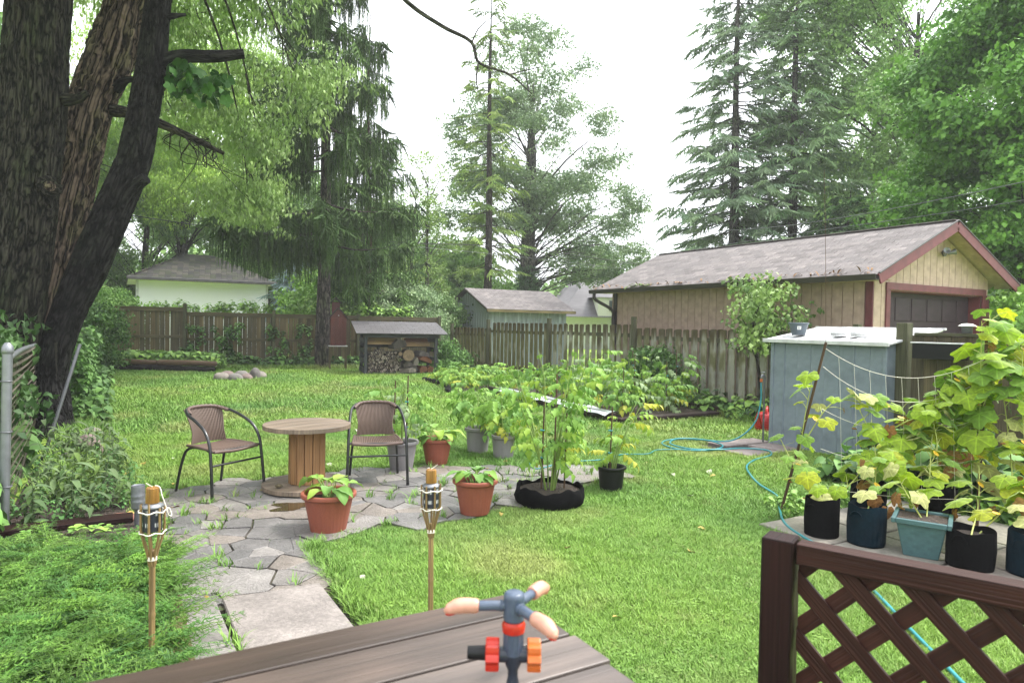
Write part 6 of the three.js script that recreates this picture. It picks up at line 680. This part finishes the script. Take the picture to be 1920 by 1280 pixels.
  obj('limb', limb([[-0.1, 4.7, -11.95], [0.2, 4.66, -11.85], [0.47, 4.57, -11.74], [0.91, 4.42, -11.72], [1.43, 4.2, -11.64]], [0.1, 0.075, 0.07, 0.055, 0.03], 10, 20), mat.twig, b); obj('limb', limb([[-0.05, 5.0, -11.85], [0.12, 5.12, -11.7], [0.4, 5.08, -11.6]], [0.09, 0.05, 0.03], 8, 10), mat.barkDark, b);
  const tw = []; const rr = RNG(77); for (let i = 0; i < 16; i++) { const t = 0.3 + 0.7 * rr(), p = [lerp(0.3, 1.43, t), lerp(4.6, 4.2, t), -11.7]; tw.push(limb([p, [p[0] + (rr() - 0.3) * 0.6, p[1] + (rr() - 0.6) * 0.6, p[2] + (rr() - 0.5) * 0.5], [p[0] + (rr() - 0.2) * 1.3, p[1] - rr() * 0.9, p[2] + (rr() - 0.5)]], [0.013, 0.008, 0.003], 5, 6)); } obj('twigs', tw, mat.twig, b);
  crown(b, 202, [[1.2, 10, -11, 2.4], [0.4, 10.6, -13.4, 2.4], [2.0, 9.4, -13, 1.8]], 200, 2, dkc, mdc);
  { const r = RNG(205), L = [], B = []; for (const [x, y, z, rad, n] of SPR) { const e = V(x, y, z), st = V(0.6, 7.6 + r() * 1.2, -11.8), m = st.clone().lerp(e, 0.55).add(V(0, 0.9, 0)); B.push(limb([st, m, e], [0.03, 0.022, 0.01], 6, 12, null, false)); for (let k = 0; k < 7; k++) { const q = V((r() - 0.5) * rad * 1.6, (r() - 0.6) * rad * 1.2, (r() - 0.5) * rad * 1.6).add(e); B.push(limb([m.clone().lerp(e, 0.4 + 0.5 * r()), e.clone().lerp(q, 0.5).add(V(0, 0.15, 0)), q], [0.014, 0.01, 0.004], 4, 6, null, false)); for (let i = 0; i < n; i++) { const g = () => (r() + r() + r() - 1.5) * 0.8; L.push({ p: [q.x + g(), q.y + g() * 0.8, q.z + g()], r: [0.2 + (r() - 0.5) * 0.9, r() * 6.28, (r() - 0.5) * 0.7], s: 0.75 + 0.45 * r(), c: vary(r, [0.11, 0.175, 0.05], [0.22, 0.3, 0.1], 0.25) }); } } } obj('upper_limbs', B, mat.twig, b); foliage(b, 'fine', L); }
  const c = thing('maple_tree', 'dark slender maple trunk curving out over the lawn with a cut side branch', 'tree');
  obj('trunk', limb([[-0.78, -0.2, -11.02], [-0.79, 0.3, -11.06], [-0.8, 0.83, -11.06], [-0.63, 1.55, -10.99], [-0.35, 2.27, -10.83], [-0.08, 2.99, -10.67], [0.18, 3.71, -10.52], [0.3, 4.42, -10.45], [0.39, 5.13, -10.4], [0.45, 5.83, -10.37], [0.65, 7.23, -10.25], [0.9, 9, -10.2]], [0.34, 0.24, 0.195, 0.2, 0.225, 0.22, 0.205, 0.185, 0.17, 0.15, 0.12, 0.04], 110, 420, rid(30, 0.022, 33)), mat.barkDark, c);
  obj('limb', limb([[0.36, 4.95, -10.4], [0.52, 5.04, -10.37], [0.7, 5.12, -10.33], [1.11, 5.18, -10.21], [1.49, 5.26, -10.11]], [0.13, 0.105, 0.09, 0.08, 0.062], 16, 24, (a, q) => 0.006 * Math.sin(a * 5 + q * 9)), mat.barkDark, c); obj('stub', limb([[0.05, 3.15, -10.6], [0.2, 3.36, -10.42], [0.31, 3.45, -10.33]], [0.12, 0.085, 0.075], 14, 10), mat.barkDark, c); obj('stub', limb([[0.4, 4.9, -10.38], [0.58, 4.82, -10.3], [0.62, 4.75, -10.26]], [0.07, 0.035, 0.02], 8, 6), mat.barkDark, c); obj('stub', limb([[0.42, 5.6, -10.36], [0.55, 5.63, -10.34], [0.78, 5.72, -10.36]], [0.07, 0.05, 0.02], 8, 6), mat.barkDark, c);
  obj('limb', limb([[0.62, 7.0, -10.25], [1.6, 8.1, -10.8], [3.2, 8.5, -11.8], [4.66, 7.66, -12.32], [5.28, 7.18, -11.96], [5.76, 6.89, -11.69], [5.87, 6.54, -11.63], [6.38, 6.31, -11.33], [6.75, 5.95, -11.1]], [0.08, 0.07, 0.06, 0.043, 0.038, 0.033, 0.027, 0.022, 0.01], 10, 50), mat.barkGrey, c);
  obj('twigs', [limb([[5.76, 6.9, -11.69], [5.85, 7.15, -11.6], [6.1, 7.4, -11.5]], [0.018, 0.012, 0.006], 6, 6), limb([[5.87, 6.5, -11.63], [5.82, 6.2, -11.6], [5.86, 5.95, -11.6]], [0.02, 0.014, 0.005], 6, 6), limb([[6.38, 6.31, -11.33], [6.7, 6.42, -11.2], [7.0, 6.5, -11]], [0.014, 0.01, 0.004], 6, 6)], mat.barkGrey, c);
  const big = [], q = RNG(55); const ml = [0, 1].map(k => { const h = heart(k + 31); return h; }); for (let i = 0; i < 70; i++) big.push({ p: [0.92 + (q() - 0.5) * 0.75, 4.82 + (q() - 0.5) * 0.42 - 0.0, -10.3 + (q() - 0.5) * 0.5], r: [0.5 + q() * 0.9, q() * 6.28, (q() - 0.5) * 1.2], s: 0.11 + 0.06 * q(), c: vary(q, [0.015, 0.05, 0.012], [0.05, 0.12, 0.025]) }); scatter('leaf_clump', ml[0], tintM(0.4), big, c);
  crown(c, 203, [[1.6, 9.8, -10, 2.0], [3, 9.4, -11.4, 1.8]], 200, 2, dkc, mdc);
}
conifer('dark weeping spruce with long hanging shoots standing beside the red cabinet', [5.85, 0, -22.7], { H: 17, r0: 0.2, y0: 4.3, R: 3.1, step: 0.52, nb: 5, c0: [0.016, 0.034, 0.011], c1: [0.05, 0.085, 0.023], weep: 8, dens: 0.55, seed: 301, prof: q => 1 - 0.6 * q, gap: 0.34, bk: bark([0.13, 0.11, 0.1]) });
conifer('second weeping spruce with reddish trunk behind the firewood shelter', [8.05, 0, -24.9], { H: 13, r0: 0.13, y0: 3.0, R: 2.2, step: 0.55, nb: 5, c0: [0.022, 0.048, 0.014], c1: [0.065, 0.115, 0.028], weep: 6, dens: 0.5, seed: 302, gap: 0.3, bk: bark([0.16, 0.1, 0.08]) });
conifer('tall thin yellowish spruce with bare lower trunk next to the airy oak', [15.4, 0, -29.2], { H: 17.5, r0: 0.19, y0: 4.6, R: 2.1, step: 0.62, nb: 4, c0: [0.07, 0.12, 0.03], c1: [0.17, 0.22, 0.06], dens: 0.55, seed: 303, gap: 0.25, prof: q => 0.85 - 0.6 * q, bk: bark([0.11, 0.09, 0.08]) });
conifer('tall blue green spruce behind the garage roof at the open sky', [23.3, 0, -21.2], { H: 18.5, r0: 0.24, y0: 3.4, R: 3.0, step: 0.48, nb: 6, c0: [0.07, 0.11, 0.065], c1: [0.15, 0.2, 0.115], dens: 0.5, seed: 304, gap: 0.3, prof: q => 1 - 0.72 * q, s: 1.2 });
conifer('tall green spruce behind the garage next to the leafy maple', [25.5, 0, -19.9], { H: 18.5, r0: 0.22, y0: 3.4, R: 2.6, step: 0.46, nb: 6, c0: [0.055, 0.1, 0.045], c1: [0.13, 0.19, 0.085], dens: 0.5, seed: 305, gap: 0.3, prof: q => 1 - 0.6 * q, s: 1.2 });
conifer('low dense dark conifer rising just over the garage ridge', [26.2, 0, -17.6], { H: 7.6, r0: 0.2, y0: 1.5, R: 3.3, step: 0.4, nb: 7, c0: [0.025, 0.06, 0.02], c1: [0.06, 0.11, 0.035], dens: 1.1, seed: 306, gap: 0.05, s: 1.25 });
conifer('small blue spruce beside the white garage', [6.5, 0, -29.8], { H: 4.4, r0: 0.1, y0: 0.6, R: 1.5, step: 0.3, nb: 6, c0: [0.09, 0.13, 0.13], c1: [0.17, 0.22, 0.22], dens: 0.9, seed: 307, gap: 0.1 });
tree('oak_tree', 'tall airy oak with ivy-covered trunk against the white sky', [19.7, 0, -32.5], { H: 18, r0: 0.42, seed: 311, ends: 150, per: 26, kind: 'broad', clump: 0.66, c0: [0.08, 0.13, 0.065], c1: [0.16, 0.22, 0.1], low: 0.2, blobs: [[0, 15.2, 0, 3.8, 2.8, 3.4], [0.5, 11.5, 0, 5, 2.8, 4.2, 1.3], [2.6, 8.2, 1.5, 4.2, 1.6, 3], [-1.8, 8.4, -0.8, 3.2, 1.8, 3], [3.6, 5.2, 2.2, 3.2, 1.2, 2.6, 0.8]] });
{ const iv = scene.children[scene.children.length - 1], r = RNG(9), L = []; for (let i = 0; i < 700; i++) { const a = r() * 6.28, y = 0.2 + r() * 4.6; L.push({ p: [Math.cos(a) * (0.5 + r() * 0.16), y, Math.sin(a) * (0.5 + r() * 0.16)], r: [0.6, r() * 6.28, 0], s: 0.9, c: vary(r, [0.03, 0.07, 0.025], [0.06, 0.12, 0.04]) }); } scatter('ivy', sprays.small[0], crownM, L, iv); }
tree('silver_maple_tree', 'bright yellow green maple with drooping sprays over the white garage', [2.9, 0, -39.5], { H: 17, r0: 0.28, seed: 321, ends: 120, per: 40, kind: 'fine', clump: 0.8, c0: [0.12, 0.2, 0.03], c1: [0.24, 0.34, 0.06], low: 0.3, bark: mat.twig, blobs: [[0.2, 11.6, 3, 4.2, 3.2, 3.6], [1.6, 12.5, -2, 2.8, 3.0, 2.4, 1.0], [-2.2, 12.5, 4, 3.2, 3, 3], [1, 7.6, 4.5, 3, 1.6, 2.2, 0.9], [1.6, 14.5, 1.5, 2.6, 2.2, 2.2], [-3, 8.4, 3, 2.8, 2, 2.4, 0.9], [-1.4, 9.2, 0, 3.4, 2.2, 2.2, 1.2]] });
tree('maple_tree', 'full light green maple crown above the tall spruces behind the garage', [30.2, 0, -17.3], { H: 19, r0: 0.4, seed: 331, ends: 150, per: 28, kind: 'broad', clump: 0.75, c0: [0.11, 0.19, 0.06], c1: [0.2, 0.3, 0.09], low: 0.3, s: 1.15, blobs: [[0, 14.5, 0, 5, 3.6, 4.6, 1.3], [-2.2, 11, -1, 3.8, 2.8, 3.5], [2.5, 10, 2, 4, 3, 4], [-2.5, 7.4, 0.5, 2.6, 1.6, 2.6, 0.5], [-3, 16.5, -2.5, 3, 2, 3, 0.7]] });
tree('maple_tree', 'dense dark green maple close behind the garage gable', [20.6, 0, -8.7], { H: 12, r0: 0.28, seed: 341, ends: 110, per: 46, kind: 'big', clump: 0.62, c0: [0.055, 0.13, 0.025], c1: [0.13, 0.25, 0.045], low: 0.15, blobs: [[0, 8.2, 0, 3.2, 2.8, 3.2, 1.4], [-0.8, 5.2, -0.4, 2.3, 2.0, 2.2, 1.2], [0.8, 3.2, 0.8, 2.4, 1.8, 2.4, 0.8], [0.4, 10.4, 0, 2.2, 1.6, 2.2, 0.7]] });
// lanky half-bare trees
[['slender half-bare tree with upright stems between the weeping spruce and the tall thin spruce', 11.7, -27.9, 351, 10], ['thin forked half-bare tree beside the weeping spruce', 10.6, -27.2, 352, 9]].forEach(([l, x, z, seed, H_]) => tree('slender_tree', l, [x, 0, z], { H: H_, r0: 0.09, seed, ends: 26, per: 9, kind: 'small', clump: 0.42, c0: [0.09, 0.15, 0.04], c1: [0.18, 0.25, 0.07], low: 0.12, bend: 0.6, bark: mat.barkGrey, blobs: [[0.2, H_ * 0.75, 0, 1.4, H_ * 0.24, 1.2], [0.3, H_ * 0.4, 0, 1.5, H_ * 0.16, 1.2]] }));
// trees and tall shrubs behind the back fence
const bgT = [['pale tree between the slender stems and the tall thin spruce', 14.6, -41, 9.5, [0.11, 0.17, 0.07], [0.2, 0.28, 0.11], 3.4, 371], ['tall pale tree far behind the second weeping spruce', 9.6, -46, 12.5, [0.1, 0.16, 0.06], [0.18, 0.27, 0.1], 4.4, 372], ['tall pale tree far behind the white garage roof', -1.5, -47, 15, [0.09, 0.16, 0.05], [0.18, 0.27, 0.09], 5, 373],
  ['broad tree between the white garage and the maple trunks', -4.6, -36.5, 12, [0.05, 0.11, 0.025], [0.13, 0.22, 0.05], 4.2, 361], ['tall tree standing far behind the white garage', 1.2, -42, 14, [0.06, 0.12, 0.03], [0.14, 0.23, 0.05], 4.6, 362], ['leafy tree behind the small blue spruce', 7.2, -41, 11, [0.07, 0.14, 0.03], [0.16, 0.26, 0.06], 4.2, 363], ['leafy tree in shade behind the weeping spruces', 12.2, -38.5, 8.5, [0.06, 0.12, 0.03], [0.14, 0.24, 0.05], 3.6, 364], ['rounded tree behind the blue grey shed', 17, -36.5, 6.6, [0.08, 0.15, 0.04], [0.17, 0.27, 0.07], 3, 365], ['tree rising behind the chain link fence and the maple trunks', -5.2, -24, 11.5, [0.05, 0.11, 0.025], [0.12, 0.21, 0.045], 3.8, 366], ['large tree behind the light green maple', 38, -24, 17, [0.07, 0.13, 0.04], [0.14, 0.21, 0.06], 5, 367], ['low spreading tree between the oak and the garage roof', 31, -32.5, 4.4, [0.07, 0.13, 0.04], [0.15, 0.22, 0.07], 2.7, 368], ['tree beyond the chain link fence behind the thick maple trunk', -5.8, -16.5, 10.5, [0.04, 0.1, 0.02], [0.1, 0.19, 0.04], 3, 369]];
for (const [l, x, z, H_, c0, c1, R_, seed] of bgT) tree('background_tree', l, [x, 0, z], { H: H_, r0: 0.18, seed, ends: 80, per: 24, kind: seed % 2 ? 'broad' : 'fine', clump: 0.7, c0, c1, low: 0.12, s: 1.15, bark: mat.twig, blobs: [[0, H_ * 0.76, 0, R_ * 0.8, H_ * 0.2, R_ * 0.8], [0.4, H_ * 0.5, 0.4, R_, H_ * 0.2, R_], [-0.3, H_ * 0.25, 0.3, R_ * 0.85, H_ * 0.14, R_ * 0.8, 0.8]], group: 'trees beyond the back fence' });
function shrub(label, x, z, H_, R_, c0, c1, seed, kind = 'small', n = 30, per = 34, clump = 0.34, y0 = 0.45) { return tree('shrub', label, [x, 0, z], { H: H_, r0: 0.03, seed, ends: n, per, kind, clump, c0, c1, low: 0.05, bark: mat.twig, bend: 0.2, blobs: [[0, H_ * (y0 + (1 - y0) * 0.5), 0, R_, H_ * (1 - y0) * 0.5, R_]] }); }
shrub('pale grey green dogwood bush behind the firewood shelter', 9.5, -24.9, 3.0, 1.5, [0.12, 0.18, 0.09], [0.28, 0.35, 0.2], 401, 'small', 46, 46, 0.42, 0.1); shrub('bright leafy bush between the spruce trunks behind the fence', 7.3, -27.4, 3.6, 1.6, [0.1, 0.19, 0.04], [0.2, 0.32, 0.07], 402, 'broad', 36, 22, 0.45, 0.1); shrub('green bush at the near corner of the white garage', -0.4, -30, 2.9, 1.2, [0.06, 0.13, 0.03], [0.14, 0.24, 0.05], 403, 'small', 34, 40, 0.4, 0.1); shrub('yellow green bush between the white garage and the weeping spruce', 7.0, -26.6, 2.5, 0.9, [0.12, 0.2, 0.04], [0.24, 0.34, 0.08], 404, 'broad', 20, 18, 0.35, 0.1); shrub('leafy bush at the end of the blue grey shed', 11.2, -25.2, 2.6, 1.0, [0.08, 0.14, 0.05], [0.18, 0.26, 0.1], 405, 'small', 26, 36, 0.36, 0.1);
shrub('leggy lilac bush with bare stems in front of the tan garage wall', 9.62, -8.05, 2.5, 0.55, [0.08, 0.14, 0.04], [0.22, 0.3, 0.1], 406, 'small', 15, 9, 0.2, 0.45); shrub('bright green bush at the garage corner beside the cucumber vines', 14.9, -6.1, 2.3, 0.8, [0.12, 0.22, 0.04], [0.24, 0.38, 0.08], 407, 'broad', 26, 20, 0.32, 0.2); shrub('dark leafy shrub crowding the board fence behind the cucumbers', 8.6, -2.6, 1.9, 0.8, [0.04, 0.09, 0.02], [0.12, 0.22, 0.05], 408, 'small', 30, 34, 0.34, 0.05); shrub('dark bush low against the picket fence behind the tomato bed', 9.55, -10.6, 1.1, 0.42, [0.03, 0.07, 0.02], [0.09, 0.16, 0.04], 409, 'small', 18, 26, 0.22, 0.0);
shrub('ivy-leaved bush beside the firewood shelter post', 8.95, -19.3, 1.0, 0.4, [0.05, 0.11, 0.03], [0.12, 0.22, 0.05], 410, 'small', 14, 22, 0.2, 0.0); shrub('dark hedge bush behind the near chain link panel', -1.75, -7.4, 1.9, 0.75, [0.02, 0.05, 0.014], [0.06, 0.12, 0.03], 412, 'small', 34, 34, 0.3, 0.0); shrub('dark hedge bush behind the chain link panel beside the thick trunk', -1.9, -9.0, 1.7, 0.7, [0.02, 0.05, 0.014], [0.06, 0.12, 0.03], 413, 'small', 30, 32, 0.3, 0.0); shrub('vine-like bush on the chain link fence near the back corner', -0.6, -22.9, 2.0, 0.7, [0.03, 0.08, 0.02], [0.1, 0.18, 0.04], 411, 'small', 22, 30, 0.3, 0.1);
{ // far hedgerows closing the view between the gardens
  const r = RNG(501), L = []; for (let i = 0; i < 3600; i++) { const a = lerp(-0.95, 1.0, r()), d = 52 + r() * 16, dir = a - Math.PI / 6 * 1, h = 3.2 + 5 * fbm(a * 5 + 3, 1, 502, 3) * (a < -0.05 ? 1.3 : a < 0.32 ? 0.55 : 1.2), yw = r() ** 0.8 * h, x = Math.sin(a) * d, z = -Math.cos(a) * d, c = 0.866; L.push({ p: [x * c - z * 0.5, yw, z * c + x * 0.5], r: [r(), r() * 6.28, r()], s: 3 + r() * 1.8, c: vary(r, [0.05, 0.1, 0.03], [0.13, 0.2, 0.06]) }); }
  scatter('distant_wood', sprays.broad[0], needleM, L);
}
// overhead wires
[['dark utility cable sagging across the garden in front of the trees', [[-4, 4.7, -21], [3.7, 4.72, -25.6], [10.2, 4.86, -26.5], [15.4, 5.1, -26.9], [22, 4.6, -25.5], [30, 4.3, -24]], 0.016], ['thin cable just below the dark utility cable', [[9, 4.75, -26.4], [15.4, 4.7, -26.9], [22, 4.3, -25.5], [30, 4.1, -24]], 0.009], ['pale service wire rising high over the garage roof', [[13.5, 4.85, 0], [15.8, 4.64, -7.04], [17.2, 4.67, -13.15], [18.5, 5.11, -19.3], [21, 5.2, -25.6]], 0.01], ['lower service wire over the garage ridge', [[14, 4.5, 0], [16, 4.32, -6.93], [16.96, 4.36, -13.3], [20, 4.6, -24]], 0.008]].forEach(([l, P, q]) => tag(obj('overhead_wire', limb(P, P.map(() => q), 5, 40), q > 0.012 ? mat.black : mat.galvDull), l, 'wire'));

const renderer = new THREE.WebGLRenderer({ antialias: true });
renderer.toneMapping = THREE.LinearToneMapping; renderer.toneMappingExposure = EXPOSURE; renderer.shadowMap.enabled = true; renderer.shadowMap.type = THREE.PCFSoftShadowMap; renderer.outputColorSpace = THREE.SRGBColorSpace;
renderer.setSize(1024, 682);
renderer.render(scene, camera);
